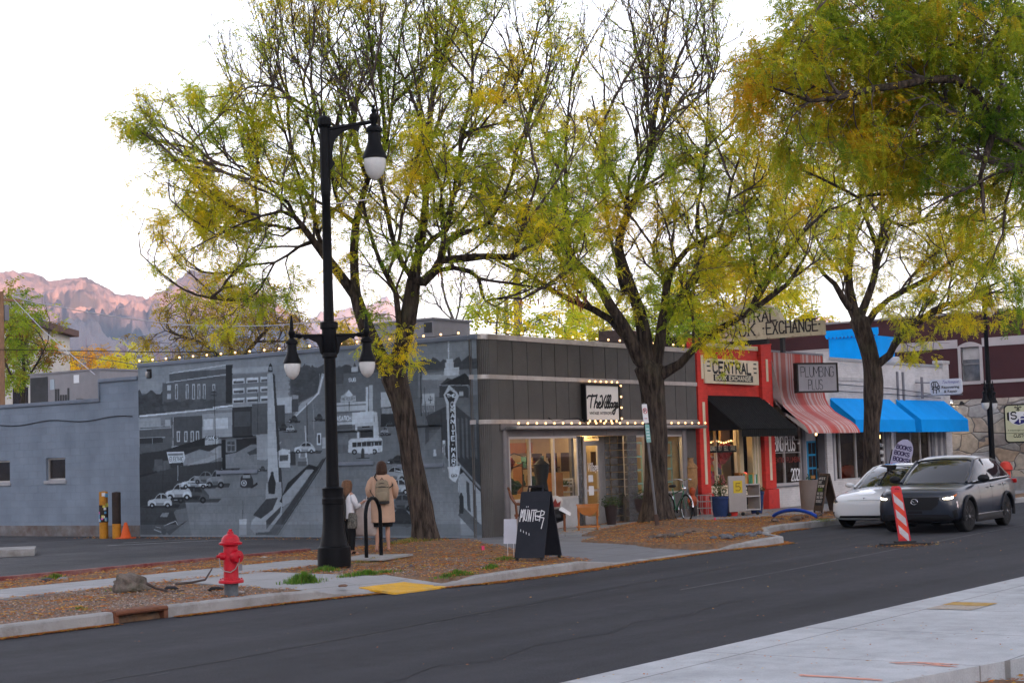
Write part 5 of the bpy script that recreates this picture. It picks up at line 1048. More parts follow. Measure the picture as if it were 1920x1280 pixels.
for k, (x, w_)in enumerate(((xs[0]+.3, .9), (xs[2]+.2, 1.0), (xs2[1]+.2, .8))):
 mb=MB();blob(mb, (x+w_/2, yF+.7, zs+.2), (w_/2, .25, .25), 40+k, 3, .3);tag(mb.build('cushion', mat('cushion_%d'%k, ((.45, .5, .55), (.3, .12, .08), (.2, .18, .2))[k], .8)), ('pale blue cushion in the left blue awning window', 'rust cushion in the left blue awning window', 'grey cushion in the window under the right blue awning')[k], 'cushion')
def blue_awning(x0, x1, label, pl_, pr_):
 t=thing('blue_awning', label, 'awning', (x0, yF, 2.4), 0, 'bright blue awnings')
 zi=zpx(1610, 747);q=FX(pr_[0], pr_[1], x1);yo=min(yF-.9, q.y);zo=FX(pr_[0], 787, x1).z;zb=FX(pr_[0], pr_[1], x1).z
 mb=MB();mb.loft([[(x, yF-.01, zi), (x, yo, zo), (x, yo-.02, zb), (x, yo+.0, zb), (x, yo+.02, zo-.02), (x, yF-.01, zi-.03)]for x in(x0, x1)]);mb.build('canvas', M_blue, t, smooth=0)
 for x in(x0+.005, x1-.012):MB().prism([(x, yF-.02, zi-.02), (x, yo+.01, zo-.01), (x, yo+.0, zb), (x, yF-.02, zb)], (.008, 0, 0)).build('awning_side', M_blue, t, smooth=0)
 return t
A1=(xpx(1553, 744), xpx(1667, 750));A2=(xpx(1679, 750), xpx(1769, 754))
blue_awning(A1[0], A1[1], 'left bright blue awning, partly behind the striped canopy', None, (1701, 809));blue_awning(A2[0], A2[1], 'right bright blue awning, next to the stone wall', None, (1798, 809))
# blue scalloped box on the roof
XB_=56.0;q0, q1=FX(1555, 668, XB_), FX(1645, 620, XB_);bb=thing('rooftop_blue_box', 'blue boxed roof screen with a scalloped top edge', 'roof screen', (XB_, q1.y, 4.7))
MB().box((XB_, q1.y, 4.5), (XB_+1.5, q0.y, FX(1600, 632, XB_).z)).build('screen', M_blue, bb, smooth=0)
zt_=FX(1600, 622, XB_).z;mb=MB();n=14;pts=[(XB_-.08, q1.y-.05, zt_+.1), (XB_-.08, q0.y+.1, zt_+.1)]
for k in range(n*6+1):t=k/(n*6);pts.append((XB_-.08, q0.y+.1+(q1.y-q0.y-.15)*t, zt_-.12-.09*abs(sin(pi*n*t))))
mb.prism(pts, (.07, 0, 0));mb.build('scalloped_edge', M_blue, bb, smooth=0)
tag(MB().lathe([(.28, 0), (.3, .35), (.24, .42)], (57.2, yF+1.2, 4.75), 16).build('roof_vent', M_wpaint), 'round white vent on the roof of the blue awning shop', 'vent')
# projecting upholstery sign
XQ=56.3;a, b=FX(1743, 712, XQ), FX(1804, 738, XQ);sg=thing('shop_sign', 'white rounded sign with a chair drawing projecting above the right blue awning', 'sign', (XQ, b.y, b.z));W_, H_=a.y-b.y, a.z-b.z;SO=Vector((XQ, a.y, b.z))
def rrect(w, h, r, n=6):
 return[(cx+r*cos(t0+pi/2*i/n), cy+r*sin(t0+pi/2*i/n))for cx, cy, t0 in((w-r, r, -pi/2), (w-r, h-r, 0), (r, h-r, pi/2), (r, r, pi))for i in range(n+1)]
MB().prism([SO+SU*x+V*z for x, z in rrect(W_, H_, .12)], (.1, 0, 0)).build('sign_board', mat('sign_pale', (.55, .56, .60), .4, var=.03), sg, smooth=0)
OL=SO+Vector((-.003, 0, 0));NX=Vector((-.003, 0, 0))
textmesh('Technique', 'lettering', mat('violet_lettering', (.12, .10, .28), .5, var=0), sg, OL+SU*W_*.40+V*H_*.66, SU, V, width=W_*.52, height=H_*.24, shear=.45, lift=.004)
textmesh('Recovering', 'lettering', M_blk, sg, OL+SU*W_*.37+V*H_*.34, SU, V, width=W_*.55, height=H_*.22, offset=.02, lift=.004);textmesh('& Repair', 'lettering', M_blk, sg, OL+SU*W_*.44+V*H_*.07, SU, V, width=W_*.42, height=H_*.22, offset=.02, lift=.004)
mb=MB();s_=lambda x, y:(W_*x, H_*y)
ribbon(mb, [[s_(*p)for p in q]for q in([(.07, .6), (.05, .75), (.1, .85), (.22, .86), (.27, .7), (.25, .5)], [(.06, .4), (.2, .33), (.28, .42), (.13, .5), (.06, .4)], [(.05, .55), (.1, .55), (.1, .12)], [(.2, .33), (.2, .1)], [(.28, .42), (.29, .2)], [(.2, .5), (.3, .6), (.3, .42)], [(.12, .8), (.13, .5)], [(.17, .83), (.18, .5)])], .03, OL, SU, V, NX);mb.build('chair_drawing', M_blk, sg, smooth=0)
mb=MB();p=FX(1728, 724, XQ);mb.box((XQ-.02, p.y-.03, b.z-.1), (XQ+.1, p.y+.03, a.z+.12));mb.tube([(XQ+.05, p.y+.6, a.z-.05), (XQ+.05, a.y, a.z-.1)], .02, 6);mb.tube([(XQ+.05, p.y+.6, b.z), (XQ+.05, b.y, b.z-.02)], .02, 6);mb.build('sign_bracket', M_gpaint, sg)
for k in range(2):tag(MB().tube([(PX1+.5, yF-.08, 3.75+k*.22), (54.0, yF-.08, 3.7+k*.2), (58.5, yF-.08, 3.62+k*.1)], .012, 4).build('wall_wire', M_cable), ('upper', 'lower')[k]+' thin wire strung along the white brick wall above the awnings', 'wire')
# ================================================================== maroon building with stone veneer
XM=64.0;mo=thing('maroon_building', 'tall maroon building with pale painted bands above a flagstone wall', 'building', (XM, 22, 0))
zt=FX(1840, 586, XM).z;zb1, zb0=FX(1850, 633, XM).z, FX(1850, 649, XM).z;zl1, zl0=FX(1880, 711, XM).z, FX(1880, 717, XM).z;zst=FX(1850, 747, XM).z
M_mar=mat('maroon_paint', (.062, .022, .024), .7, var=.15, vscale=1, bump=.2);M_bandw=mat('pale_band', (.44, .40, .40), .7, var=.1, vscale=1)
yA, yB=8.0, 44.0
wy0, wy1=FX(1838, 690, XM).y, FX(1803, 690, XM).y;wz0, wz1=FX(1820, 714, XM).z, FX(1820, 650, XM).z
wall_x('maroon_wall', XM, yA, yB, zst, zt, [(wy0, wy1, wz0, wz1)], M_mar, mo, .3)
MB().box((XM+.32, yA, 0), (XM+14, yB, zt-.1)).build('building_body', M_mar, mo, smooth=0)
for z0, z1 in((zb0, zb1), (zl0, zl1)):
 MB().box((XM-.03, yA, z0), (XM-.002, wy0-.12, z1)).build('pale_band', M_bandw, mo, smooth=0);MB().box((XM-.03, wy1+.12, z0), (XM-.002, yB, z1)).build('pale_band', M_bandw, mo, smooth=0)
mb=MB();
for k in range(60):mb.box((XM-.06, yA+k*.6+.01, zt), (XM+.32, yA+k*.6+.59, zt+.07+.02*(k%2)))
mb.build('parapet_tiles', mat('parapet_grey', (.30, .28, .28), .7), mo, smooth=0)
mb=MB();mb.box((XM-.04, wy0-.12, wz0-.12), (XM-.001, wy0, wz1));mb.box((XM-.04, wy1, wz0-.12), (XM-.001, wy1+.12, wz1));mb.box((XM-.05, wy0, wz0-.14), (XM-.001, wy1, wz0-.01))
mb.prism([(XM-.04, wy0-.12, wz1)]+[(XM-.04, wy0-.12+(wy1-wy0+.24)*k/10, wz1+.03+.17*sin(pi*k/10))for k in range(11)]+[(XM-.04, wy1+.12, wz1)], (.039, 0, 0));wf=mb.build('window_surround', M_bandw, mo, smooth=0)
zm=(wz0+wz1)/2;MB().box((XM+.12, wy0, wz0), (XM+.14, wy1, wz1)).build('pane', mat('grey_pane', (.13, .13, .13), .15, var=.5, vscale=2.5, spec=.8), wf, smooth=0)
mb=MB();mb.box((XM+.07, wy0, zm-.03), (XM+.119, wy1, zm+.03));mb.box((XM+.07, wy0, wz0), (XM+.119, wy0+.05, wz1));mb.box((XM+.07, wy1-.05, wz0), (XM+.119, wy1, wz1));mb.build('sash', mat('sash_grey', (.2, .2, .2), .6), wf, smooth=0)
MB().box((XM+.1, wy0+.05, wz1-.5), (XM+.118, wy1-.05, wz1)).build('roller_blind', M_wpaint, wf, smooth=0)
ms=bpy.data.materials.new('flagstone');ms.use_nodes=True;n_=ms.node_tree;L_=n_.links.new;pb=n_.nodes['Principled BSDF'];pb.inputs['Roughness'].default_value=.8
tc=n_.nodes.new('ShaderNodeTexCoord');mp=n_.nodes.new('ShaderNodeMapping');mp.inputs['Scale'].default_value=(1, .75, 1.25);L_(tc.outputs['Object'], mp.inputs[0])
nz=n_.nodes.new('ShaderNodeTexNoise');nz.inputs['Scale'].default_value=1.1;L_(mp.outputs[0], nz.inputs['Vector']);mxv=n_.nodes.new('ShaderNodeMix');mxv.data_type='VECTOR';mxv.inputs[0].default_value=.25;L_(mp.outputs[0], mxv.inputs[4]);L_(nz.outputs['Color'], mxv.inputs[5])
v1=n_.nodes.new('ShaderNodeTexVoronoi');v1.feature='DISTANCE_TO_EDGE';v1.inputs['Scale'].default_value=2.0;L_(mxv.outputs[1], v1.inputs['Vector']);v2=n_.nodes.new('ShaderNodeTexVoronoi');v2.inputs['Scale'].default_value=2.0;L_(mxv.outputs[1], v2.inputs['Vector'])
cr=n_.nodes.new('ShaderNodeValToRGB');e=cr.color_ramp;e.elements[0].color=(.44, .36, .27, 1);e.elements[1].color=(.33, .34, .35, 1);e.elements.new(.3).color=(.50, .43, .34, 1);e.elements.new(.6).color=(.42, .40, .37, 1);e.elements.new(.8).color=(.46, .33, .22, 1)
sp_=n_.nodes.new('ShaderNodeSeparateColor');L_(v2.outputs['Color'], sp_.inputs[0]);L_(sp_.outputs[0], cr.inputs[0]);gr=n_.nodes.new('ShaderNodeMath');gr.operation='GREATER_THAN';gr.inputs[1].default_value=.018;L_(v1.outputs['Distance'], gr.inputs[0])
mc=n_.nodes.new('ShaderNodeMix');mc.data_type='RGBA';L_(gr.outputs[0], mc.inputs[0]);mc.inputs[6].default_value=(.17, .155, .145, 1);nz2=n_.nodes.new('ShaderNodeTexNoise');nz2.inputs['Scale'].default_value=5;nz2.inputs['Detail'].default_value=8;L_(tc.outputs['Object'], nz2.inputs['Vector'])
mm=n_.nodes.new('ShaderNodeMix');mm.data_type='RGBA';mm.blend_type='OVERLAY';mm.inputs[0].default_value=.6;L_(cr.outputs[0], mm.inputs[6]);L_(nz2.outputs['Fac'], mm.inputs[7]);L_(mm.outputs[2], mc.inputs[7]);L_(mc.outputs[2], pb.inputs['Base Color'])
bp=n_.nodes.new('ShaderNodeBump');bp.inputs['Distance'].default_value=.03;sm=n_.nodes.new('ShaderNodeMapRange');sm.inputs['From Max'].default_value=.05;L_(v1.outputs['Distance'], sm.inputs['Value']);L_(sm.outputs[0], bp.inputs['Height']);L_(bp.outputs[0], pb.inputs['Normal'])
MB().box((XM-.08, yA, .0), (XM+.3, 30, zst-.001)).build('flagstone_wall', ms, mo, smooth=0)
MB().box((XM-.3, yA, .0), (XM-.081, 26, FX(1900, 893, XM).z)).build('wall_footing', MATS['kerb_concrete'], mo, smooth=0)
for i, (px, py)in enumerate(((1783, 752), (1803, 755))):
 p=FX(px, py, XM-.35);t=thing('wall_lamp', ('lit small floodlight high on the flagstone wall beside the blue awning', 'unlit small dark floodlight high on the flagstone wall')[i], 'lamp', (p.x, p.y, p.z))
 MB().tube([(XM-.08, p.y, p.z), (p.x, p.y, p.z)], .02, 6).build('arm', M_blk, t);MB().lathe([(.04, .12), (.1, .0), (.09, -.02)], (p.x, p.y, p.z-.05), 12).build('shade', M_wht if i==0 else M_blk, t)
 if i==0:
  MB().lathe([(.06, .0), (.05, -.02)], (p.x, p.y, p.z-.05), 10).build('bulb', emis('flood_bulb', (1, .75, .45), 4, False), t)
  ld=bpy.data.lights.new('flood', 'SPOT');ld.energy=5;ld.color=(1, .72, .42);ld.spot_size=R(120);ld.spot_blend=.9;ld.shadow_soft_size=.05;lo=bpy.data.objects.new('flood_light', ld);COL.objects.link(lo);lo.parent=t;lo.location=(0, 0, -.12);lo.rotation_euler=(0, R(25), 0)
  # heritage sign
XH=XM-1.3;a, b=FX(1881, 758, XH), FX(1945, 829, XH);sg=thing('heritage_sign', 'pale yellow rounded sign with a blue and white shield on the flagstone wall', 'sign', (XH, b.y, b.z));W_, H_=a.y-b.y, a.z-b.z;SO=Vector((XH, a.y, b.z))
MB().prism([SO+SU*x+V*z for x, z in rrect(W_, H_, .18)], (.22, 0, 0)).build('frame', M_blk, sg, smooth=0)
MB().prism([SO+SU*(x+.06)+V*(z+.06)+Vector((-.012, 0, 0))for x, z in rrect(W_-.12, H_-.12, .14)], (.011, 0, 0)).build('sign_face', mat('pale_yellow', (.56, .56, .36), .45, var=.03), sg, smooth=0)
O2=SO+Vector((-.014, 0, 0));cxs=W_*.46
def sh(pts, name, m, l=.002):return MB().prism([O2+SU*x+V*z+Vector((-l, 0, 0))for x, z in pts], (.001, 0, 0)).build(name, m, sg, smooth=0)
shp=[(cxs-.36, H_*.80), (cxs+.36, H_*.80), (cxs+.36, H_*.58), (cxs+.25, H_*.50), (cxs, H_*.45), (cxs-.25, H_*.50), (cxs-.36, H_*.58)]
sh(shp, 'shield', M_wht, .002);sh([(cxs+.33, H_*.79), (cxs+.33, H_*.58), (cxs+.22, H_*.51), (cxs, H_*.465), (cxs-.2, H_*.505)], 'shield_blue', mat('navy', (.03, .03, .16), .5, var=0), .004)
for sx in(-1, 1):sh([(cxs+sx*.36, H_*.8), (cxs+sx*.44, H_*.78), (cxs+sx*.44, H_*.6), (cxs+sx*.36, H_*.56)], 'shield_border', M_blk, .003)
mb=MB();ribbon(mb, strokes('S', .2, .26), .05, O2+SU*(cxs-.28)+V*H_*.62, SU, V, Vector((-.006, 0, 0)));mb.build('letter', M_blk, sg, smooth=0);mb=MB();ribbon(mb, strokes('F', .2, .26), .05, O2+SU*(cxs+.05)+V*H_*.52, SU, V, Vector((-.007, 0, 0)));mb.build('letter', M_wht, sg, smooth=0)
mb=MB();ribbon(mb, [[(0, -.1), (0, .12)], [(-.1, .02), (-.13, .06), (-.08, .08), (0, -.03), (.08, .08), (.13, .06), (.1, .02)], [(-.08, -.05), (.08, -.05)]], .03, O2+SU*cxs+V*H_*.88, SU, V, Vector((-.004, 0, 0)));mb.build('fleur', M_blk, sg, smooth=0)
textmesh('A Heritage of Quality', 'lettering', M_blk, sg, O2+SU*W_*.1+V*H_*.3, SU, V, width=W_*.8, height=.07, lift=.004);sh([(.06, H_*.25), (W_-.06, H_*.25), (W_-.06, H_*.26), (.06, H_*.26)], 'divider', M_blk, .003)
textmesh('CUSTOM', 'lettering', M_blk, sg, O2+SU*W_*.28+V*H_*.14, SU, V, width=W_*.5, height=.14, offset=.02, lift=.004)
mb=MB();mb.box((XH+.22, a.y-.3, b.z+.3), (XM-.08, a.y-.2, b.z+.4));mb.box((XH+.22, b.y+.3, b.z+.3), (XM-.08, b.y+.4, b.z+.4));mb.build('sign_bracket', M_blk, sg, smooth=0)
# ================================================================== trees
def barkmat(name, c1, c2, lich=None):
 m=bpy.data.materials.new(name);m.use_nodes=True;n=m.node_tree;L=n.links.new;p=n.nodes['Principled BSDF'];p.inputs['Roughness'].default_value=.95;p.inputs['Specular IOR Level'].default_value=.2
 tc=n.nodes.new('ShaderNodeTexCoord');mp=n.nodes.new('ShaderNodeMapping');mp.inputs['Scale'].default_value=(14, 14, 2.2);L(tc.outputs['Object'], mp.inputs[0])
 t=n.nodes.new('ShaderNodeTexNoise');t.inputs['Scale'].default_value=1;t.inputs['Detail'].default_value=7;t.inputs['Roughness'].default_value=.65;L(mp.outputs[0], t.inputs['Vector'])
 r=n.nodes.new('ShaderNodeValToRGB');r.color_ramp.elements[0].position=.38;r.color_ramp.elements[1].position=.66;r.color_ramp.elements[0].color=(*c1, 1);r.color_ramp.elements[1].color=(*c2, 1);L(t.outputs['Fac'], r.inputs[0]);out=r.outputs[0]
 if lich:
  t2=n.nodes.new('ShaderNodeTexNoise');t2.inputs['Scale'].default_value=1.6;t2.inputs['Detail'].default_value=6;L(tc.outputs['Object'], t2.inputs['Vector']);r2=n.nodes.new('ShaderNodeValToRGB');r2.color_ramp.elements[0].position=.56;r2.color_ramp.elements[1].position=.7;r2.color_ramp.elements[1].color=(.5, .5, .5, 1);L(t2.outputs['Fac'], r2.inputs[0])
  mx=n.nodes.new('ShaderNodeMix');mx.data_type='RGBA';L(r2.outputs[0], mx.inputs[0]);L(out, mx.inputs[6]);mx.inputs[7].default_value=(*lich, 1);out=mx.outputs[2]
 L(out, p.inputs['Base Color']);b=n.nodes.new('ShaderNodeBump');b.inputs['Strength'].default_value=1;b.inputs['Distance'].default_value=.05;L(t.outputs['Fac'], b.inputs['Height']);L(b.outputs[0], p.inputs['Normal']);return m
M_bark=barkmat('locust_bark', (.016, .012, .009), (.105, .078, .06), (.065, .06, .034))
M_twig=mat('twig_bark', (.085, .066, .06), .95, var=.3, vscale=3, spec=.2)
M_bark2=barkmat('grey_bark', (.07, .06, .055), (.18, .16, .15))
M_leaf=attrmat('leaves', rough=.65, trans=.55)
def frond_template(pairs, L_, lw, ll, seed):
 rr=random.Random(seed);V_=[];F_=[]
 for i in range(pairs):
  t=(i+.8)/pairs;cx=t*L_;cz=-t*t*L_*.35
  for s_ in(-1, 1):
   a=rr.uniform(.9, 1.25)*s_;k=ll*(1-.35*abs(t-.45));dx, dy=cos(a)*k, sin(a)*k;nx, ny=-sin(a)*lw/2, cos(a)*lw/2;dz=-k*rr.uniform(.2, .6);tw=rr.uniform(-.5, .5)*lw
   o=len(V_);V_+=[(cx, 0, cz), (cx+dx*.5+nx, dy*.5+ny, cz+dz*.4+tw), (cx+dx, dy, cz+dz), (cx+dx*.5-nx, dy*.5-ny, cz+dz*.4-tw)];F_.append((o, o+1, o+2, o+3))
 o=len(V_);V_+=[(0, -.002, 0), (L_, -.001, -L_*.35), (L_, .001, -L_*.35), (0, .002, 0)];F_.append((o, o+1, o+2, o+3))
 return np.array(V_, dtype=np.float32), np.array(F_, dtype=np.int32)
PAL={'dg':(.12, .24, .018), 'g':(.40, .50, .028), 'ol':(.78, .70, .03), 'y':(.95, .70, .025), 'o':(.90, .42, .02), 'br':(.22, .10, .04)}
def leafcol(p, mix, rr, sc=.75):
 n=noise.noise(Vector((p[0]*sc, p[1]*sc, p[2]*sc+mix[1])))*1.25+rr.gauss(0, .34)+mix[0]
 ks=mix[2];x=min(.999, max(0, (n+1)/2))*(len(ks)-1);i=int(x);f=x-i;a=PAL[ks[i]];b=PAL[ks[min(i+1, len(ks)-1)]];v=rr.uniform(.75, 1.25)*(mix[3]if len(mix)>3 else 1)
 return tuple((a[k]*(1-f)+b[k]*f)*v for k in range(3))
def colonize(nodes, par, att, leafw, step, di, dk, iters, up, rr):
# nodes: list of Vector, par: list of int, att: list of Vector
 kidm={};lv=[];alive=list(range(len(att)))
 for it in range(iters):
  if not alive:break
  kt=kdtree.KDTree(len(nodes))
  for i, p in enumerate(nodes):kt.insert(p, i)
  kt.balance();pull={};nxt=[]
  for a in alive:
   q, i, d=kt.find(att[a])
   if d<dk:continue
   nxt.append(a)
   if d<di:
    e=pull.setdefault(i, [Vector((0, 0, 0)), 0, 0.0]);e[0]+=(att[a]-q).normalized();e[1]+=1;e[2]+=leafw[a]
  alive=nxt
  if not pull:break
  for i, (v, c, lw)in pull.items():
   d=v.normalized()if v.length>1e-4 else Vector((0, 0, 1))
   g=nodes[i]-nodes[par[i]]if par[i]>=0 else Vector((0, 0, 1))
   g=g.normalized()if g.length>0 else g
   d=(d+g*.9+Vector((rr.uniform(-.3, .3), rr.uniform(-.3, .3), rr.uniform(-.25, .25)+up*(1 if leafw[0]<9 else 1)))).normalized()
   q=nodes[i]+d*step
   if any((nodes[k]-q).length<step*.45 for k in kidm.get(i, ())):continue
   kidm.setdefault(i, []).append(len(nodes));nodes.append(q);par.append(i);lv.append(lw/c)
 return lv
def tree(name, label, D, limbs, ells, seed, nf=8, frond=(6, .21, .021, .046), mix=(0, 0, ('dg', 'g', 'ol', 'y', 'o')), step=.2, di=2.8, dk=.27, am=.85, up=.14, group='honey locusts along the street', twr=.0065, tips=2, bark=None, mat_twig=None, flare=None, cat='tree', twl=.42, droop=.12, shoots=0, clump=.7, reach=1.0):
 rr=random.Random(seed);t0=limbs[0];b=PD(t0[0][0][0], t0[0][0][1], D);root=thing(name, label, cat, b, 0, group)
 nodes=[];par=[];rad=[];limbtubes=[];limb_of=[]
 for li, (pts, d0, d1)in enumerate(limbs):
  P3=[]
  N=len(pts)
  for i, (px, py, r)in enumerate(pts):
   dd=D+d0+(d1-d0)*(i/max(1, N-1));P3.append((PD(px, py, dd), r*(.42+(.24 if li else.38)*min(1, r/22))*dd/FPX))
   # resample
  Q=[]
  for i in range(N-1):
   a, ra=P3[i];c, rc=P3[i+1];p0=P3[max(0, i-1)][0];p3=P3[min(N-1, i+2)][0];n=max(1, int((c-a).length/.3))
   for k in range(n):
    t=k/n;q=.5*((2*a)+(c-p0)*t+(2*p0-5*a+4*c-p3)*t*t+(3*a-p0-3*c+p3)*t**3);Q.append((q, ra+(rc-ra)*t))
  Q.append(P3[-1])
  if li==0:pr=-1
  else:
   q0=Q[0][0];pr=min(range(len(nodes)), key=lambda i:(nodes[i]-q0).length_squared);Q=[(nodes[pr], min(Q[0][1]*1.15, rad[pr]))]+[q for q in Q[1:]]
  st=len(nodes)
  for k, (q, r)in enumerate(Q):
   if li and k==0:continue
   nodes.append(q);par.append(pr);rad.append(r);limb_of.append(li);pr=len(nodes)-1
  limbtubes.append((Q, li))
 nl=len(nodes);att=[];lw=[]
 for(cx, cy, rx, ry, n, dc, dh, lf)in ells:
  for _ in range(int(n*am)):
   while True:
    u, v=rr.uniform(-1, 1), rr.uniform(-1, 1)
    if u*u+v*v<=1:break
   w_=sqrt(max(0, 1-u*u-v*v));att.append(PD(cx+u*rx, cy+v*ry, D+dc+rr.uniform(-1, 1)*dh*(.35+.65*w_)));lw.append(lf)
 keep=[i for i, q in enumerate(att)if noise.noise(q*clump)>-.16 or rr.random()<.3];att=[att[i]for i in keep];lw=[lw[i]for i in keep]
 ka=kdtree.KDTree(len(att));[ka.insert(q, i)for i, q in enumerate(att)];ka.balance();lv0=[]
 def shoot(i0, g, n, lvl):
  i=i0;d=(g*.8+Vector((rr.gauss(0, .5), rr.gauss(0, .5), rr.gauss(0, .3)+.28))).normalized();q, ai, dist=ka.find(nodes[i0]+d*step*3)
  if dist>1.1*reach:return
  for k in range(n):
   d=(d+Vector((rr.gauss(0, .13), rr.gauss(0, .13), rr.gauss(0, .10)+.03))).normalized();p=nodes[i]+d*step;q, ai, dist=ka.find(p)
   if dist>.75*reach:break
   nodes.append(p);par.append(i);lv0.append(lw[ai]);i=len(nodes)-1
   if lvl<2 and k>1 and rr.random()<.36:shoot(i, d, int(n*rr.uniform(.4, .8)), lvl+1)
 if shoots:
  for i in range(len(limb_of)):
   if limb_of[i]and rad[i]<13*D/FPX*.6 and rr.random()<shoots and par[i]>=0:shoot(i, (nodes[i]-nodes[par[i]]).normalized(), rr.randint(4, 13), 0)
 lv=lv0+colonize(nodes, par, att, lw, step, di, dk, 120, up, rr)
 N=len(nodes);kids=[[]for _ in range(N)]
 for i in range(N):
  if par[i]>=0:kids[par[i]].append(i)
 r3=[0.0]*N
 for i in range(N-1, -1, -1):
  if i>=nl:
   s_=sum(r3[k]for k in kids[i]);r3[i]=s_+twr**2.35 if s_ else twr**2.35
 R_=[rad[i]if i<nl else min(.034, r3[i]**(1/2.35))for i in range(N)]
 # trunk + limbs
 mb=MB()
 for Q, li in limbtubes:
  rs=[q[1]for q in Q];pts=[q[0]for q in Q]
  if li==0 and flare:
   for k in range(len(pts)):
    h=(pts[k]-pts[0]).length
    if h<1.0:rs[k]*=1+flare*(1-h)**2.5
   pts=[pts[0]-Vector((0, 0, .35))]+pts;rs=[rs[0]*1.3]+rs
  if li==0:pts=pts+[pts[-1]+(pts[-1]-pts[-2]).normalized()*rs[-1]*.7];rs=rs+[rs[-1]*.45]
  ns=20 if max(rs)>.12 else 10;o=len(mb.v);mb.tube(pts, rs, ns)
  for i, p in enumerate(pts):
   for k in range(ns):
    v=mb.v[o+i*ns+k];d=v-p;a=2*pi*k/ns
    g=noise.noise(Vector((v.x*3, v.y*3, v.z*.8)))*.22+noise.noise(Vector((v.x*9, v.y*9, v.z*2)))*.12
    mb.v[o+i*ns+k]=p+d*(1+g)
 mb.build('trunk', bark or M_bark, root, smooth=80)
 mb=MB();done=[False]*N;tipn=[]
 for i in range(nl, N):
  if done[i]:continue
  if par[i]>=nl and not(kids[par[i]]and kids[par[i]][0]!=i):continue
  ch=[par[i]]if par[i]>=0 else[];j=i
  while True:
   ch.append(j);done[j]=True
   if not kids[j]:break
   j=kids[j][0]
  pts=[nodes[k]for k in ch];rs=[min(R_[ch[0]], R_[ch[1]]*1.4)]+[R_[k]for k in ch[1:]]
  mb.tube(pts, rs, 5 if max(rs)>.015 else 3, caps=False)
 for i in range(nl, N):
  base=0 if len(kids[i])>1 and rr.random()<.7 else(tips+(1 if lv[i-nl]<.4 else 0)if not kids[i]else 1 if rr.random()<.6 else 0)
  for _ in range(base):
   g=(nodes[i]-nodes[par[i]]).normalized();d=(g*.8+Vector((rr.uniform(-1, 1), rr.uniform(-1, 1), rr.uniform(-.5, .9)+(1.0 if lv[i-nl]<.5 else 0)))*.8).normalized();p=nodes[i];pl_=[p];l_=twl*rr.uniform(.6, 1.4)*(1.5 if lv[i-nl]<.5 else 1)
   for k in range(3):d=(d+Vector((rr.uniform(-.3, .3), rr.uniform(-.3, .3), rr.uniform(-.2, .25)))).normalized();p=p+d*l_/3;pl_.append(p)
   mb.tube(pl_, [twr*1.1, twr, twr*.85, twr*.6], 3, caps=False);tipn.append((pl_, lv[i-nl]if i-nl<len(lv)else 1, d))
 mb.build('branches', mat_twig or M_twig, root, smooth=0)
 # leaves
 T=[frond_template(*frond, s)for s in range(5)];VV=[];FF=[];CC=[];off=0
 items=[[]for _ in T]
 lvn=lv
 def put(p, w_, d, n):
  w_*=min(1.7, max(.03, .66+2.5*noise.noise(p*clump*1.7+Vector((0, 0, 7)))))
  cl=leafcol(p, mix, rr)
  for _ in range(n):
   if rr.random()>w_:continue
   q=p+Vector((rr.gauss(0, .05), rr.gauss(0, .05), rr.gauss(0, .05)));az=rr.uniform(0, 2*pi);dd=Vector((cos(az), sin(az), rr.uniform(-1.2, .7)-droop))+d*.5;dd.normalize();s_=rr.uniform(.7, 1.25)
   qt=dd.to_track_quat('X', 'Z').to_matrix();
   roll=Matrix.Rotation(rr.uniform(-.8, .8), 3, 'X');M3=qt@roll;c=leafcol(p, mix, rr);c=tuple(c[k]*.5+cl[k]*.5 for k in range(3));items[rr.randrange(len(T))].append((M3, q, s_, c))
 for pl_, w_, d in tipn:
  if w_<=0:continue
  for k in(1, 2, 3):put(pl_[k], w_, d, nf if k>1 else nf//2)
 for i in range(nl, N):
  w_=lvn[i-nl]
  if w_>.3 and R_[i]<.02:put(nodes[i], w_, Vector((0, 0, 0)), max(1, nf//2))
 for(tv, tf), its in zip(T, items):
  if not its:continue
  M_=np.array([[list(r)for r in a[0]]for a in its], dtype=np.float32);P_=np.array([list(a[1])for a in its], dtype=np.float32);s_=np.array([a[2]for a in its], dtype=np.float32);c_=np.array([a[3]for a in its], dtype=np.float32)
  v=np.einsum('nij,kj->nki', M_, tv)*s_[:, None, None]+P_[:, None, :];f=tf[None]+(np.arange(len(its))*len(tv))[:, None, None]+off
  VV.append(v.reshape(-1, 3));FF.append(f.reshape(-1, 4));CC.append(np.repeat(c_, len(tf), 0));off+=len(its)*len(tv)
 if VV:fastmesh('foliage', np.concatenate(VV), np.concatenate(FF), M_leaf, np.concatenate(CC), parent=root)
 print('TREE', name, 'nodes', N, 'fronds', sum(len(i)for i in items))
 return root
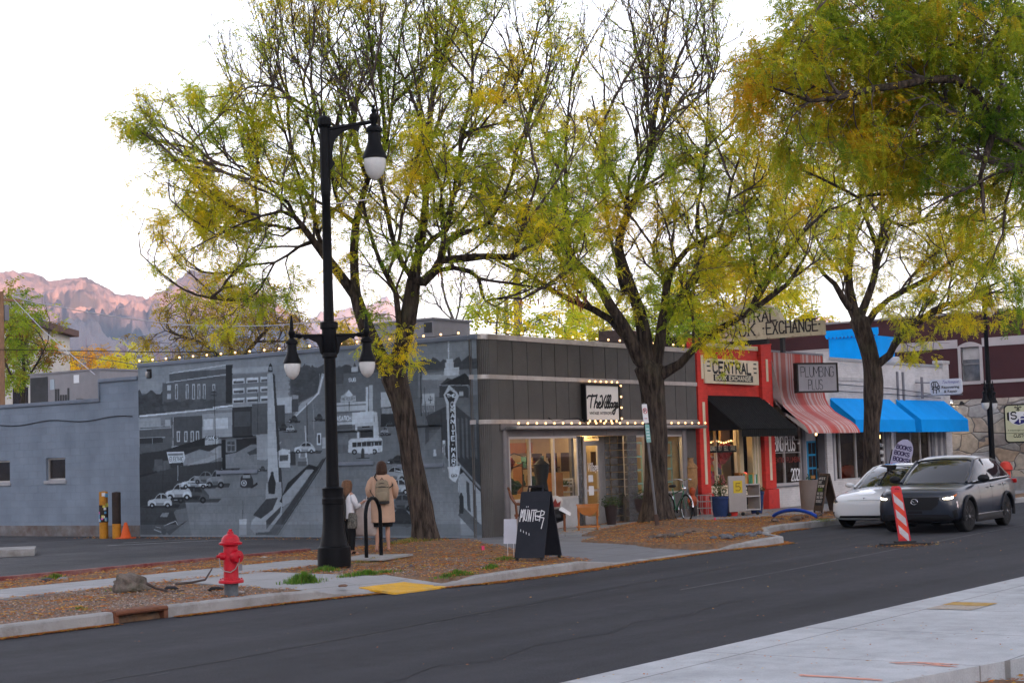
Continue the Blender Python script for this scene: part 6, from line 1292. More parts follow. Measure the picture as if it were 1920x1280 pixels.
 # ---- first locust (left): leaning trunk forking in two
T1=[([(800, 1026, 33), (793, 980, 29), (783, 920, 27), (768, 830, 25), (752, 750, 26), (738, 705, 30)], 0, 0),
 ([(730, 715, 26), (712, 670, 23), (692, 625, 22), (676, 585, 20), (666, 555, 17)], 0, .3),
 ([(668, 560, 16), (640, 518, 15), (612, 482, 14), (588, 452, 12), (568, 425, 10), (552, 406, 9), (528, 396, 7), (490, 405, 5), (440, 425, 3.5), (405, 440, 2)], .3, -1.2),
 ([(552, 406, 8), (540, 380, 7), (515, 360, 6), (490, 343, 5), (460, 325, 4), (430, 312, 4), (390, 305, 3), (330, 300, 2)], -.4, -1.6),
 ([(590, 460, 8), (560, 463, 6), (540, 478, 5), (515, 492, 5), (470, 497, 4), (430, 512, 3), (395, 530, 2)], .1, 1.0),
 ([(515, 492, 4), (500, 520, 3), (478, 545, 2.4), (452, 562, 1.8)], .5, 1.0),
 ([(560, 415, 6), (530, 443, 4), (490, 433, 3), (452, 438, 2)], 0, 1.2),
 ([(600, 470, 9), (588, 400, 8), (560, 330, 6), (535, 250, 5), (515, 180, 4), (490, 60, 2.5)], .2, 1.4),
 ([(670, 560, 17), (665, 520, 15), (664, 470, 14), (668, 420, 13), (680, 370, 12), (690, 335, 11), (676, 305, 7), (660, 240, 5), (640, 150, 4), (632, 60, 2.5)], .3, .8),
 ([(690, 335, 10), (712, 305, 8), (722, 270, 8), (718, 200, 7), (714, 140, 5), (706, 60, 3.5), (690, -30, 2)], .6, 1.0),
 ([(722, 290, 7), (735, 200, 5), (742, 120, 4), (760, 20, 3)], .7, -.4),
 ([(666, 425, 9), (640, 398, 8), (628, 360, 7), (616, 300, 6), (585, 220, 4.5), (560, 120, 3.5), (545, 0, 2)], .4, -.6),
 ([(738, 710, 27), (752, 650, 24), (764, 600, 23), (772, 560, 22), (776, 525, 21)], 0, -.3),
 ([(774, 530, 18), (784, 480, 15), (792, 435, 14), (798, 380, 12), (800, 320, 11), (802, 265, 10), (810, 190, 9), (815, 130, 8), (818, 40, 5), (820, -30, 3)], -.3, .6),
 ([(815, 130, 6), (832, 80, 5), (850, 20, 4), (862, -30, 3)], .5, .9),
 ([(776, 540, 17), (795, 528, 15), (815, 508, 15), (826, 488, 14), (832, 460, 13), (857, 440, 11), (885, 432, 9), (915, 420, 7), (940, 380, 6), (960, 330, 5), (990, 250, 4), (1000, 120, 3), (1040, 30, 2)], -.3, -1.6),
 ([(828, 495, 13), (860, 485, 12), (890, 482, 12), (915, 480, 11), (945, 482, 11), (962, 484, 9), (970, 455, 7), (980, 430, 6), (992, 390, 5), (1010, 330, 4)], -.5, -2.2),
 ([(815, 505, 9), (850, 502, 8), (880, 508, 8), (898, 522, 7), (903, 548, 7), (910, 564, 6), (945, 558, 5), (980, 560, 4), (1000, 548, 3)], -.5, -1.0),
 ([(787, 458, 10), (812, 448, 10), (838, 430, 9), (845, 400, 8), (855, 330, 7), (868, 250, 6), (885, 160, 5), (884, 40, 3)], -.2, -1.2),
 ([(885, 260, 5), (920, 215, 4), (960, 170, 3), (985, 90, 2)], -.8, -1.6),
 ([(748, 660, 13), (748, 600, 11), (742, 548, 10), (725, 515, 9), (712, 490, 8), (698, 450, 7), (686, 405, 6), (680, 370, 5)], -.1, -1.4),
 ([(768, 535, 11), (755, 495, 10), (740, 460, 9), (732, 430, 9), (724, 385, 8), (714, 340, 7), (712, 290, 6), (708, 210, 4), (690, 120, 3)], -.3, -1.2)]
E1=[(430, 335, 150, 62, 230, -.8, 1.2, .9), (395, 435, 130, 45, 170, -.6, 1.0, .9), (455, 535, 105, 42, 110, .6, .9, .8), (520, 250, 110, 100, 190, .4, 1.5, .65), (600, 150, 100, 130, 130, .5, 1.8, .25), (585, 400, 90, 70, 110, 0, 1.3, .8), (720, 140, 110, 150, 150, .4, 2, .22),
 (690, 330, 90, 90, 110, .2, 1.6, .65), (820, 330, 90, 90, 150, 0, 1.8, .95), (830, 170, 110, 150, 190, .2, 2.0, .42), (925, 260, 105, 125, 190, -1, 1.8, .75), (960, 400, 110, 80, 190, -1.2, 1.5, .95), (1000, 150, 80, 120, 60, -1.2, 1.5, .25), (705, 480, 70, 60, 60, -.4, 1.2, .7), (860, 450, 80, 50, 90, -.6, 1.2, .9), (730, 650, 42, 55, 130, -.6, .5, 1.3), (940, 520, 90, 35, 60, -.9, .8, .7), (350, 300, 80, 60, 50, -1, .8, .5), (490, 130, 60, 80, 22, .8, 1, .2)]
tree('locust_tree', 'leaning locust tree with a forked trunk, growing beside the tall street lamp', 33.1, T1, E1, 11, shoots=.75, di=1.1, nf=6, flare=.2, mix=(-.02, 0, ('dg', 'g', 'g', 'ol', 'y', 'y')))
T2=[([(1232, 985, 36), (1230, 930, 29), (1230, 860, 27), (1229, 800, 27), (1224, 740, 28), (1218, 690, 33)], 0, 0),
 ([(1212, 690, 24), (1185, 645, 21), (1165, 605, 18), (1143, 572, 17), (1124, 536, 15), (1100, 510, 13), (1077, 488, 12), (1066, 462, 10), (1061, 410, 9), (1060, 340, 7), (1062, 250, 5), (1075, 120, 3)], 0, -1.2),
 ([(1077, 490, 8), (1050, 467, 8), (1010, 450, 7), (977, 440, 6), (940, 425, 4), (900, 415, 3)], -.8, -1.8),
 ([(1178, 632, 14), (1145, 600, 12), (1112, 580, 11), (1066, 560, 10), (1022, 536, 9), (985, 510, 8), (955, 500, 6), (930, 488, 4)], -.2, .9),
 ([(1215, 690, 24), (1207, 630, 21), (1198, 580, 18), (1186, 545, 17), (1172, 512, 16), (1160, 468, 14), (1165, 430, 13), (1178, 400, 13), (1192, 370, 12), (1212, 320, 10), (1224, 280, 10), (1226, 225, 9), (1234, 185, 8), (1240, 125, 6), (1250, 50, 4), (1262, -20, 2)], 0, .6),
 ([(1190, 560, 9), (1170, 550, 10), (1162, 525, 9), (1158, 505, 7), (1150, 470, 6), (1140, 420, 6), (1130, 340, 4), (1135, 240, 3)], .1, 1.3),
 ([(1224, 290, 7), (1215, 200, 6), (1205, 140, 5), (1190, 80, 4), (1178, -10, 2)], .4, -.3),
 ([(1227, 285, 7), (1255, 215, 6), (1290, 180, 5), (1330, 165, 4), (1350, 100, 3)], .4, 1.4),
 ([(1180, 400, 8), (1150, 330, 6), (1130, 270, 5), (1110, 180, 3)], .3, -.9),
 ([(1225, 700, 22), (1238, 640, 17), (1240, 608, 15), (1247, 575, 13), (1250, 535, 12), (1262, 500, 11), (1288, 468, 10), (1320, 450, 9), (1345, 440, 8), (1358, 410, 6), (1372, 340, 5), (1400, 260, 3)], 0, -1.0),
 ([(1246, 610, 14), (1265, 570, 13), (1290, 538, 12), (1320, 505, 11), (1352, 466, 9), (1372, 448, 8), (1395, 400, 6), (1425, 350, 5), (1460, 290, 3)], 0, 1.0),
 ([(1312, 455, 7), (1308, 400, 6), (1318, 330, 5), (1325, 250, 4), (1330, 150, 3)], -.4, .4),
 ([(1240, 710, 19), (1275, 682, 15), (1300, 655, 13), (1330, 628, 12), (1365, 607, 11), (1402, 588, 10), (1440, 560, 9), (1477, 532, 8), (1495, 505, 7), (1510, 480, 5)], 0, -1.8),
 ([(1400, 585, 7), (1422, 545, 7), (1440, 518, 7), (1465, 490, 6), (1482, 470, 7), (1502, 440, 6), (1522, 420, 6), (1550, 395, 5), (1580, 385, 4), (1615, 368, 3)], -1.0, -2.2)]
E2=[(1085, 310, 90, 110, 160, -1, 1.8, .7), (1060, 420, 100, 60, 150, -1, 1.5, .9), (1200, 340, 105, 80, 150, .2, 2, .85), (1190, 130, 100, 120, 160, .3, 2.2, .10), (1300, 340, 105, 95, 170, 0, 2.2, .8), (1300, 160, 95, 120, 140, .4, 2, .12), (1130, 490, 80, 60, 90, -.4, 1.4, .8), (1180, 545, 60, 50, 50, 0, 1, .8), (1320, 480, 90, 60, 130, 0, 1.8, .8), (1400, 400, 90, 100, 190, 0, 2, .75), (1395, 530, 100, 34, 90, -1.2, 1.0, .9), (1470, 480, 70, 60, 90, -1.5, 1.1, .9), (1290, 585, 50, 35, 25, -.6, .9, .7), (1400, 250, 70, 90, 80, .8, 1.6, .35), (1335, 640, 45, 22, 55, -.8, .6, 1.1), (1045, 230, 45, 90, 40, -1, 1.3, .4), (1010, 500, 70, 40, 50, -.2, 1, .6), (1520, 440, 60, 50, 60, -1.8, .9, .8)]
tree('locust_tree', 'straight thick locust tree in front of the charcoal shop windows', 38.8, T2, E2, 23, shoots=.75, di=1.1, nf=6, flare=.4, mix=(.0, 20, ('dg', 'g', 'g', 'ol', 'y', 'y')))
T3=[([(1634, 905, 21), (1634, 850, 20), (1635, 790, 20), (1638, 740, 21), (1636, 690, 22), (1628, 650, 22), (1617, 620, 22), (1610, 600, 22)], 0, 0),
 ([(1610, 605, 18), (1600, 578, 17), (1592, 540, 14), (1592, 510, 12), (1595, 470, 12), (1596, 430, 10), (1606, 400, 8), (1615, 370, 5), (1620, 290, 3)], 0, .5),
 ([(1602, 588, 13), (1580, 558, 12), (1565, 532, 9), (1545, 515, 7), (1535, 500, 6), (1500, 460, 3)], 0, -1.0),
 ([(1590, 522, 8), (1572, 508, 7), (1555, 485, 6), (1540, 465, 5), (1528, 440, 5), (1520, 400, 4), (1500, 340, 3)], .2, 1.2),
 ([(1614, 592, 14), (1628, 555, 12), (1638, 525, 12), (1645, 490, 12), (1646, 465, 10), (1636, 440, 8), (1626, 415, 6), (1610, 380, 4)], 0, -.8),
 ([(1645, 465, 9), (1656, 425, 9), (1668, 390, 8), (1690, 350, 6), (1700, 280, 4)], -.4, .5),
 ([(1622, 608, 13), (1640, 585, 11), (1665, 562, 10), (1702, 542, 9), (1730, 528, 9), (1752, 515, 8), (1772, 498, 7), (1790, 485, 7), (1812, 462, 6), (1845, 435, 5), (1880, 410, 3)], 0, .8),
 ([(1655, 700, 13), (1668, 665, 13), (1682, 635, 12), (1715, 608, 11), (1752, 582, 11), (1775, 570, 10), (1812, 566, 8), (1838, 545, 6), (1870, 530, 4)], 0, -2.0),
 ([(1662, 412, 5), (1700, 425, 5), (1740, 405, 4), (1775, 400, 3)], 0, -1.0)]
E3=[(1590, 380, 130, 90, 230, 0, 2.2, .8), (1560, 480, 70, 50, 80, 0, 1.4, .8), (1720, 400, 110, 80, 200, 0, 2.2, .75), (1770, 490, 100, 55, 130, .2, 1.5, .8), (1850, 430, 90, 80, 140, .4, 1.5, .75), (1740, 588, 90, 28, 130, -1.2, .9, 1.1), (1840, 570, 80, 40, 120, -1.6, .9, 1.0), (1480, 370, 80, 90, 120, .6, 1.6, .7), (1640, 290, 120, 80, 150, .2, 2, .7), (1620, 520, 50, 60, 50, 0, 1, .7), (1710, 640, 50, 22, 30, -.8, .5, 1)]
tree('locust_tree', 'locust tree rising behind the two cars in front of the left blue awning', 45.6, T3, E3, 37, shoots=.75, di=1.1, nf=6, flare=.3, mix=(-.08, 40, ('dg', 'g', 'ol', 'ol', 'y', 'o')))
T4=[([(2120, 1180, 52), (2115, 900, 46), (2105, 650, 44), (2085, 480, 42), (2060, 400, 40)], 0, 0),
 ([(2060, 400, 28), (1990, 330, 22), (1920, 285, 18), (1865, 235, 15), (1830, 175, 13), (1790, 148, 13), (1735, 150, 12), (1690, 160, 13), (1640, 166, 11), (1577, 182, 9), (1520, 190, 6), (1450, 165, 4)], 0, -1.5),
 ([(1870, 240, 13), (1850, 290, 10), (1838, 330, 8), (1845, 400, 5)], -.8, -1.2), ([(1865, 235, 10), (1880, 170, 8), (1850, 90, 6), (1810, 70, 5), (1780, 90, 4)], -.8, .4),
 ([(2070, 420, 20), (1960, 120, 14), (1850, -30, 11), (1700, -60, 9), (1610, -30, 8), (1565, 2, 8), (1515, 27, 8), (1480, 60, 7), (1455, 100, 5)], 0, 1.2),
 ([(2060, 420, 14), (1990, 340, 9), (1920, 308, 7), (1865, 326, 6), (1812, 354, 5), (1760, 377, 3.5), (1720, 400, 2)], -.2, -1.8),
 ([(2060, 400, 16), (1980, 300, 12), (1880, 300, 10), (1820, 250, 8), (1760, 240, 6), (1700, 260, 5), (1640, 260, 3)], .3, 1.2),
 ([(1900, 275, 9), (1860, 350, 7), (1800, 390, 5), (1790, 330, 4)], 0, .8), ([(1880, 440, 4), (1885, 380, 5), (1905, 320, 7), (1940, 310, 9)][::-1], 0, -1)]
E4=[(1475, 165, 100, 60, 100, -.8, .8, 1.0), (1500, 240, 75, 60, 90, -.8, .8, 1.0), (1640, 100, 130, 110, 300, 0, 1.3, 1.0), (1620, 235, 125, 70, 170, -.2, 1.2, 1.0), (1790, 60, 140, 90, 260, .2, 1.4, .9), (1780, 190, 130, 90, 240, 0, 1.3, 1.0), (1750, 295, 130, 40, 90, -.3, 1.1, .9), (1890, 150, 60, 160, 160, 0, 1.2, .9), (1885, 300, 45, 60, 45, -.2, 1, .9), (1830, 380, 50, 30, 12, -.4, .8, .8), (1690, 320, 80, 25, 25, -.4, .8, .8), (1960, 200, 60, 200, 60, 0, 1, .8), (1840, 500, 60, 90, 12, -.6, .4, .8)]
T4=[([(a, b, c*(1.0 if i==0 else 1.1))for a, b, c in P_], u, v)for i, (P_, u, v)in enumerate(T4)]
tree('locust_tree', 'close locust crown of orange and green leaves hanging into the upper right corner', 19.4, T4, E4, 51, shoots=.9, reach=.6, clump=1.3, nf=6, flare=.2, droop=.3, step=.14, dk=.15, di=1.2, am=1.3, twl=.22, frond=(9, .20, .014, .032), mix=(-.08, 60, ('dg', 'dg', 'g', 'g', 'ol', 'o', 'y'), .80), twr=.0035)
# ================================================================== street lamps
M_lampb=mat('lamp_black', (.004, .0042, .005), .42, .0, var=.2, vscale=4, bump=.08, bscale=30, spec=.10, dirt=(.008, .008, .009), dscale=5, damt=.3)
M_globe=mat('frosted_globe', (.60, .60, .58), .25, var=.1, vscale=8, bump=.3, bscale=80, coat=.5)
def lamphead(root, x, y, z, s=1.0, up=True):
 sc=lambda pr:[(r_*s, q*s)for r_, q in pr]
 h=MB();h.lathe(sc([(.02, .30), (.035, .27), (.02, .24), (.05, .20), (.035, .15), (.075, .12), (.085, .05), (.06, .0), (.05, -.05), (.12, -.10), (.145, -.13), (.145, -.18), (.11, -.20), (.115, -.36), (.16, -.50), (.20, -.58), (.215, -.62), (.215, -.65), (.19, -.66)]), (x, y, z), 24)
 if up:h.lathe([(.045, .0), (.05, .06), (.03, .12), (.032, .2), (.01, .34)], (x, y, z+.02), 12)
 hd=h.build('lamp_head', M_lampb, root)
 MB().lathe(sc([(.188, -.65), (.195, -.71), (.18, -.82), (.145, -.92), (.09, -.99), (.03, -1.03), (.005, -1.035)]), (x, y, z), 24).build('globe', M_globe, hd);return hd
def street_lamp(x, y, label, z0=.15, az=0.0):
 t=thing('street_lamp', label, 'street lamp', (x, y, z0), 0, 'black street lamps')
 u=Vector((cos(az), sin(az), 0))
 MB().lathe([(.285, -.1), (.285, .22), (.28, .28), (.25, .30), (.235, .36), (.20, .52), (.18, .75), (.178, 1.0), (.19, 1.02), (.19, 1.10), (.18, 1.12), (.178, 1.25), (.185, 1.28), (.13, 1.31)], (x, y, z0), 16).build('base', M_lampb, t, smooth=25)
 MB().lathe([(.115, 1.3), (.105, 1.6), (.10, 3.0), (.10, 3.5), (.13, 3.52), (.13, 3.56), (.115, 3.6), (.125, 3.62), (.125, 4.0), (.155, 4.02), (.155, 4.12), (.09, 4.14), (.082, 5.0), (.074, 6.3), (.082, 6.32), (.082, 6.4), (.072, 6.42)], (x, y, z0), 22).build('pole', M_lampb, t)
 for s_ in(-1, 1):
  a=MB();e=Vector((x, y, z0+3.9))+u*s_*.64;a.tube([Vector((x, y, z0+3.9))+u*s_*.1, e], .028, 10)
  a.lathe([(.035, -.05), (.045, 0), (.035, .05)], e-u*s_*.12, 10, Matrix.Rotation(pi/2, 3, 'Y'))
  ap=[(.1, -.02), (.45, -.02), (.42, -.07), (.36, -.05), (.30, -.08), (.22, -.12), (.18, -.2), (.16, -.3), (.1, -.38)]
  n_=Vector((-u.y, u.x, 0))*.02;a.prism([Vector((x, y, z0+3.9))+u*s_*p+V*q-n_ for p, q in ap], n_*2);a.build('arm', M_lampb, t)
  lamphead(t, e.x, e.y, z0+3.9, .72)
 MB().lathe([(.09, 6.4), (.09, 7.5), (.10, 7.52), (.12, 7.56), (.12, 7.66), (.10, 7.69), (.09, 7.7), (.02, 7.73), (.015, 7.8)], (x, y, z0), 14).build('upper_pole', M_lampb, t, smooth=25)
 a=MB();p0=Vector((x, y, z0+7.48));p1=p0+u*.86+V*.14;a.tube([p0, p1], .036, 10);n_=Vector((-u.y, u.x, 0))*.025
 pol=[(.08, -.02), (.62, .08), (.59, -.05), (.50, .01)]+[(.50-.36*sin(q), -.36+.37*cos(q))for q in np.linspace(.1, 1.5, 8)]+[(.12, -.5), (.17, -.6), (.08, -.72)]
 a.prism([p0+u*p+V*q-n_ for p, q in pol], n_*2);a.build('arm', M_lampb, t);lamphead(t, p1.x, p1.y, p1.z, up=False)
 return t
LX, LY=G(627, 1056, .2).x, G(627, 1056, .2).y
azl=AZ-pi/2+.12
l1=street_lamp(LX, LY, 'tall black street lamp with three lanterns standing on the left corner', .2, azl)
street_lamp(58.2, 20.7, 'black street lamp in front of the flagstone wall, behind the dark car', -.08, azl+.95)
p=FX(620, 383, 0)if False else PD(620, 383, 27.9);q=PD(692, 374, 27.9)
tag(MB().tube([p, p+(q-p)*.05, q], .014, 6).build('banner_rod', M_chr), 'thin metal rod sticking out of the tall left street lamp', 'rod')
# ================================================================== hydrant
hx=G(434, 1116, .15);hy=thing('fire_hydrant', 'bright red fire hydrant with a hanging chain beside the near kerb of the corner', 'fire hydrant', (hx.x, hx.y, .13), AZ-pi/2)
hy.scale=(.84, .84, .86)
M_hr=mat('hydrant_red', (.44, .004, .016), .42, var=.2, vscale=7, bump=.25, bscale=45, spec=.3)
def at0(mb):return mb
k=.97/1.17
MB().lathe([(.115, -.1), (.115, .22)], (0, 0, 0), 20).build('stub', mat('hydrant_grey', (.10, .11, .12), .8, var=.3, vscale=8), hy)
MB().lathe([(.115, .215), (.20, .225), (.205, .25), (.195, .275), (.125, .285), (.12, .32), (.12, .55), (.122, .62), (.115, .80), (.13, .815), (.185, .83), (.19, .86), (.15, .875), (.14, .93), (.10, .975), (.06, .99), (.055, 1.0), (.05, 1.03), (.03, 1.04), (.03, 1.07), (.0, 1.075)], (0, 0, 0), 28).build('barrel', M_hr, hy)
for a in range(8):MB().lathe([(.014, 0), (.014, .02)], (.17*cos(a*pi/4+.3), .17*sin(a*pi/4+.3), .28), 6).build('flange_bolt', M_hr, hy)
def nozzle(dirv, z, r, l, name):
 d=Vector(dirv).normalized();Mq=d.to_track_quat('Z', 'Y').to_matrix();MB().lathe([(r*.8, .08), (r*.8, l*.5), (r, l*.5), (r*1.02, l*.75), (r*.9, l), (r*.4, l+.01), (.025, l+.012), (.022, l+.05), (.0, l+.052)], (0, 0, z), 20, Mq).build(name, M_hr, hy)
nozzle((.75, -.65, 0), .64, .105, .21, 'pumper_cap');nozzle((-.9, -.5, 0), .65, .06, .19, 'hose_cap');nozzle((.3, .9, 0), .65, .06, .19, 'hose_cap')
MB().tube([(-.17, -.10, .63), (-.15, -.13, .50), (-.08, -.15, .42), (.02, -.16, .40), (.10, -.155, .45), (.16, -.14, .56), (.17, -.14, .64)], .009, 6).build('chain', mat('chain_grey', (.30, .27, .26), .5, .5), hy)
MB().box((.15, -.12, .42), (.20, -.08, .52)).build('padlock', M_gpaint, hy, bevel=.01)
# ================================================================== boulder, rocks, roots, branch
M_rock=mat('boulder_stone', (.15, .125, .105), .95, var=.5, vscale=7, bump=1.6, bscale=18, dirt=(.06, .075, .045), dscale=2.5, damt=.4)
rp=G(245, 1110, .15);rk=thing('boulder', 'large grey brown boulder lying on the gravel strip left of the hydrant', 'boulder', (rp.x, rp.y, .12), AZ-pi/2)
def rock(name, root, c, r, seed, m=M_rock, sub=4):
 bm=bmesh.new();bmesh.ops.create_icosphere(bm, subdivisions=sub, radius=1);mb=MB()
 for v in bm.verts:
  d=v.co.copy();k=1+.34*noise.fractal(d*1.1+Vector((seed*5.3, seed, 0)), .8, 2.2, 6)-.18*abs(noise.noise(d*2.3+Vector((seed, 0, 0))));q=Vector((d.x*r[0]*k, d.y*r[1]*k, max(-.3, d.z)*r[2]*k));v.co=q
 mb.add([v.co+Vector(c)for v in bm.verts], [[v.index for v in f.verts]for f in bm.faces]);bm.free();return mb.build(name, m, root, smooth=60)
rock('stone', rk, (0, 0, .1), (.27, .2, .21), 5, sub=4)
tag(MB().tube([G(275, 1093, .3), G(292, 1102, .22), G(318, 1108, .16), G(345, 1106, .16)], [.022, .018, .014, .01], 6).build('dead_branch', M_twig), 'short bare branch leaning on the boulder', 'branch')
tag(MB().tube([G(330, 1094, .18), G(360, 1091, .18), G(385, 1086, .22), G(396, 1068, .36), G(398, 1064, .38)], [.02, .018, .016, .012, .008], 6).build('dead_branch', M_twig), 'dark branch lying left of the hydrant with its tip sticking up', 'branch')
for i, (px, py, s_, c, lab)in enumerate(((322, 1103, .12, (.03, .03, .035), 'dark flat stone between the boulder and the hydrant'), (405, 1105, .14, (.02, .02, .02), 'black stone right beside the hydrant foot'), (452, 1110, .06, (.3, .27, .25), 'small pale stone right of the hydrant foot'), (295, 1066, .11, (.27, .22, .18), 'pale stone in the leaves behind the pavement'), (322, 1068, .08, (.3, .27, .25), 'smaller pale stone in the leaves behind the pavement'), (118, 1085, .10, (.22, .22, .22), 'grey stone on the leaf strip at the far left'), (86, 1088, .13, (.06, .06, .065), 'dark stone on the leaf strip at the far left'), (495, 1045, .08, (.4, .38, .35), 'whitish stone in the leaves left of the lamp'), (643, 1098, .08, (.17, .10, .07), 'rusty stone on the kerb corner below the lamp'), (770, 1062, .09, (.08, .08, .09), 'slate stone on the mound right of the lamp'))):
 p=G(px, py, .15);r_=rock('stone', None, (p.x, p.y, .15), (s_, s_*.7, s_*.35), 30+i, mat('stone_%d'%i, c, .9, var=.3, vscale=9, bump=.6), 3);tag(r_, lab, 'stone')
rr=random.Random(9)
def rubble(x0, x1, y0, y1, n, c, label, name):
 t=thing(name, label, 'rubble', ((x0+x1)/2, (y0+y1)/2, .14));m=mat(name+'_m', c, .9, var=.5, vscale=10, bump=.5)
 for k in range(n):
  s_=rr.uniform(.05, .13);rock('piece', t, (rr.uniform(x0, x1), rr.uniform(y0, y1), .16+rr.uniform(0, .05)), (s_, s_*.8, s_*.5), k, m, 2)
rubble(29.2, 30.6, 15.7, 16.3, 26, (.12, .12, .13), 'heap of broken dark asphalt pieces behind the kerb corner', 'asphalt_rubble');rubble(29.3, 31.6, 17.3, 17.9, 14, (.13, .10, .08), 'row of lumpy earth and roots in front of the thick tree', 'root_clods');rubble(36.2, 38.6, 18.2, 18.5, 10, (.13, .09, .07), 'row of clods beside the blue hoop rack', 'earth_clods')
# ================================================================== bollards, cone, air units, poles
M_ylw=mat('bollard_yellow', (.50, .22, .02), .7, var=.25, vscale=5, dirt=(.12, .05, .02), dscale=5, damt=.5);M_bbr=mat('bollard_dark', (.035, .025, .02), .8, var=.3)
for i, (px, tp, lab)in enumerate(((195, 922, 'yellow bollard covered in stickers by the grey block wall'), (219, 923, 'dark bollard with a yellow foot between the sticker bollard and the cone'))):
 b=G(px, 1009, .1);h=(1009-tp)/FPX*(b-EYE).dot(FWD);t=thing('bollard', lab, 'bollard', (b.x, b.y, .1));r_=.115
 MB().lathe([(r_, 0), (r_, h*.32)], (b.x, b.y, .1), 18).build('foot', M_ylw, t);MB().lathe([(r_, h*.32), (r_, h), (.0, h+.02)], (b.x, b.y, .1), 18).build('post', M_ylw if i==0 else M_bbr, t)
 if i==0:
  MB().lathe([(r_+.004, h*.35), (r_+.004, h*.72)], (b.x, b.y, .1), 18).build('dark_wrap', M_bbr, t)
  for k in range(16):
   a=R(rr.uniform(150, 280));z=.1+rr.uniform(.35, .97)*h;c=rr.choice([(.6, .6, .6), (.5, .1, .3), (.1, .3, .5), (.55, .5, .1), (.6, .6, .62)]);d=Vector((cos(a), sin(a), 0));u_=Vector((-d.y, d.x, 0));p=Vector((b.x, b.y, z))+d*(r_+.006);s_=rr.uniform(.03, .05)
   MB().quad(p-u_*s_-V*s_, p+u_*s_-V*s_, p+u_*s_+V*s_, p-u_*s_+V*s_).build('sticker', mat('sticker_%d'%(int(c[0]*100)), c, .5), t, smooth=0)
b=G(236, 1009, .1);t=thing('traffic_cone', 'small orange traffic cone by the grey block wall', 'traffic cone', (b.x, b.y, .1));MB().lathe([(.15, .03), (.14, .05), (.035, .42), (.0, .425)], (b.x, b.y, .1), 18).build('cone', mat('cone_orange', (.62, .10, .02), .6, var=.15), t);MB().box((b.x-.19, b.y-.19, .1), (b.x+.19, b.y+.19, .13)).build('base', MATS['cone_orange'], t, bevel=.01)
M_ac=mat('ac_metal', (.26, .25, .255), .55, .2, var=.1, vscale=2);M_acd=mat('ac_dark', (.05, .05, .05), .6, var=.2)
XU=33.5;z0=3.6;a=FX(187, 722, XU);b=FX(94, 722, XU);c=FX(52, 724, XU+1.4);zt=FX(140, 697, XU).z
ac=thing('rooftop_air_unit', 'large grey air conditioning unit on the annex roof', 'air conditioner', (XU, a.y, z0));MB().box((XU, a.y, z0), (XU+1.6, b.y+1.0, zt)).build('housing', M_ac, ac, bevel=.01);MB().box((XU-.03, a.y-.03, zt), (XU+1.63, b.y+1.03, zt+.05)).build('lid', M_ac, ac)
MB().box((XU-.02, b.y+.12, z0+.2), (XU-.001, b.y+.95, zt-.08)).build('condenser_grille', M_acd, ac, smooth=0)
for k, hh in enumerate((.55, .55, .35, .35, .35, .55)):yk=b.y-.28-k*.12;MB().box((XU-.012, yk-.04, z0+.35), (XU-.001, yk+.04, z0+.35+hh)).build('louvre', M_acd, ac, smooth=0)
MB().box((XU-.02, b.y-.22, zt-.5), (XU-.002, b.y-.02, zt-.18)).build('panel', mat('pale_panel', (.36, .42, .46), .5), ac, smooth=0);MB().box((XU-.014, b.y-1.4, zt-.35), (XU-.002, b.y-1.15, zt-.1)).build('label_plate', M_wht, ac, smooth=0)
MB().box((XU-.3, b.y-1.6, z0+.35), (XU-.02, b.y-1.35, z0+.55)).build('vent_hood', M_ac, ac, smooth=0);MB().box((XU-.25, a.y, z0-.1), (XU+1.8, b.y+1.0, z0+.02)).build('curb', M_ac, ac, smooth=0)
XV=34.0;a, b=FX(812, 598, XV), FX(690, 640, XV);ac=thing('rooftop_air_unit', 'small grey metal housing on the mural building roof behind the leaning tree', 'air conditioner', (XV, a.y, 4.6));MB().box((XV, a.y, 4.5), (XV+1.6, b.y, a.z)).build('housing', M_ac, ac, bevel=.01);MB().box((XV-.02, a.y+.05, a.z-.35), (XV-.001, a.y+.3, a.z-.08)).build('grille', M_acd, ac, smooth=0);MB().box((XV-.05, a.y-.05, a.z-.01), (XV+1.65, b.y+.05, a.z+.04)).build('lid', M_ac, ac, smooth=0)
M_pole=mat('weathered_pole', (.26, .15, .085), .9, var=.25, vscale=2, bump=.4)
p=PD(2, 750, 62);up_=thing('utility_pole', 'brown wooden utility pole at the left edge', 'utility pole', (p.x, p.y, 0));zt=PD(2, 545, 62).z;MB().tube([(p.x, p.y, 0), (p.x, p.y, zt)], [.17, .13], 12).build('pole', M_pole, up_)
MB().box((p.x+.1, p.y-.15, zt-1.1), (p.x+.3, p.y+.15, zt-.5)).build('transformer', M_gpaint, up_, bevel=.03);MB().box((p.x-.9, p.y-.05, zt-.35), (p.x+.9, p.y+.05, zt-.25)).build('crossarm', M_pole, up_)
p2=PD(972, 625, 66);up2=thing('utility_pole', 'grey wooden utility pole rising behind the charcoal shop roof', 'utility pole', (p2.x, p2.y, 0));MB().tube([(p2.x, p2.y, 0), (p2.x, p2.y, PD(968, 505, 66).z)], [.2, .16], 12).build('pole', mat('grey_pole', (.17, .14, .13), .9, var=.2), up2)
p3=PD(951, 625, 70);up3=thing('utility_pole', 'thinner grey pole left of the one behind the charcoal shop roof', 'utility pole', (p3.x, p3.y, 0));MB().tube([(p3.x, p3.y, 0), (p3.x, p3.y, PD(951, 560, 70).z)], [.1, .09], 8).build('pole', MATS['grey_pole'], up3)
M_wl=mat('pale_wire', (.38, .38, .40), .5, var=0)
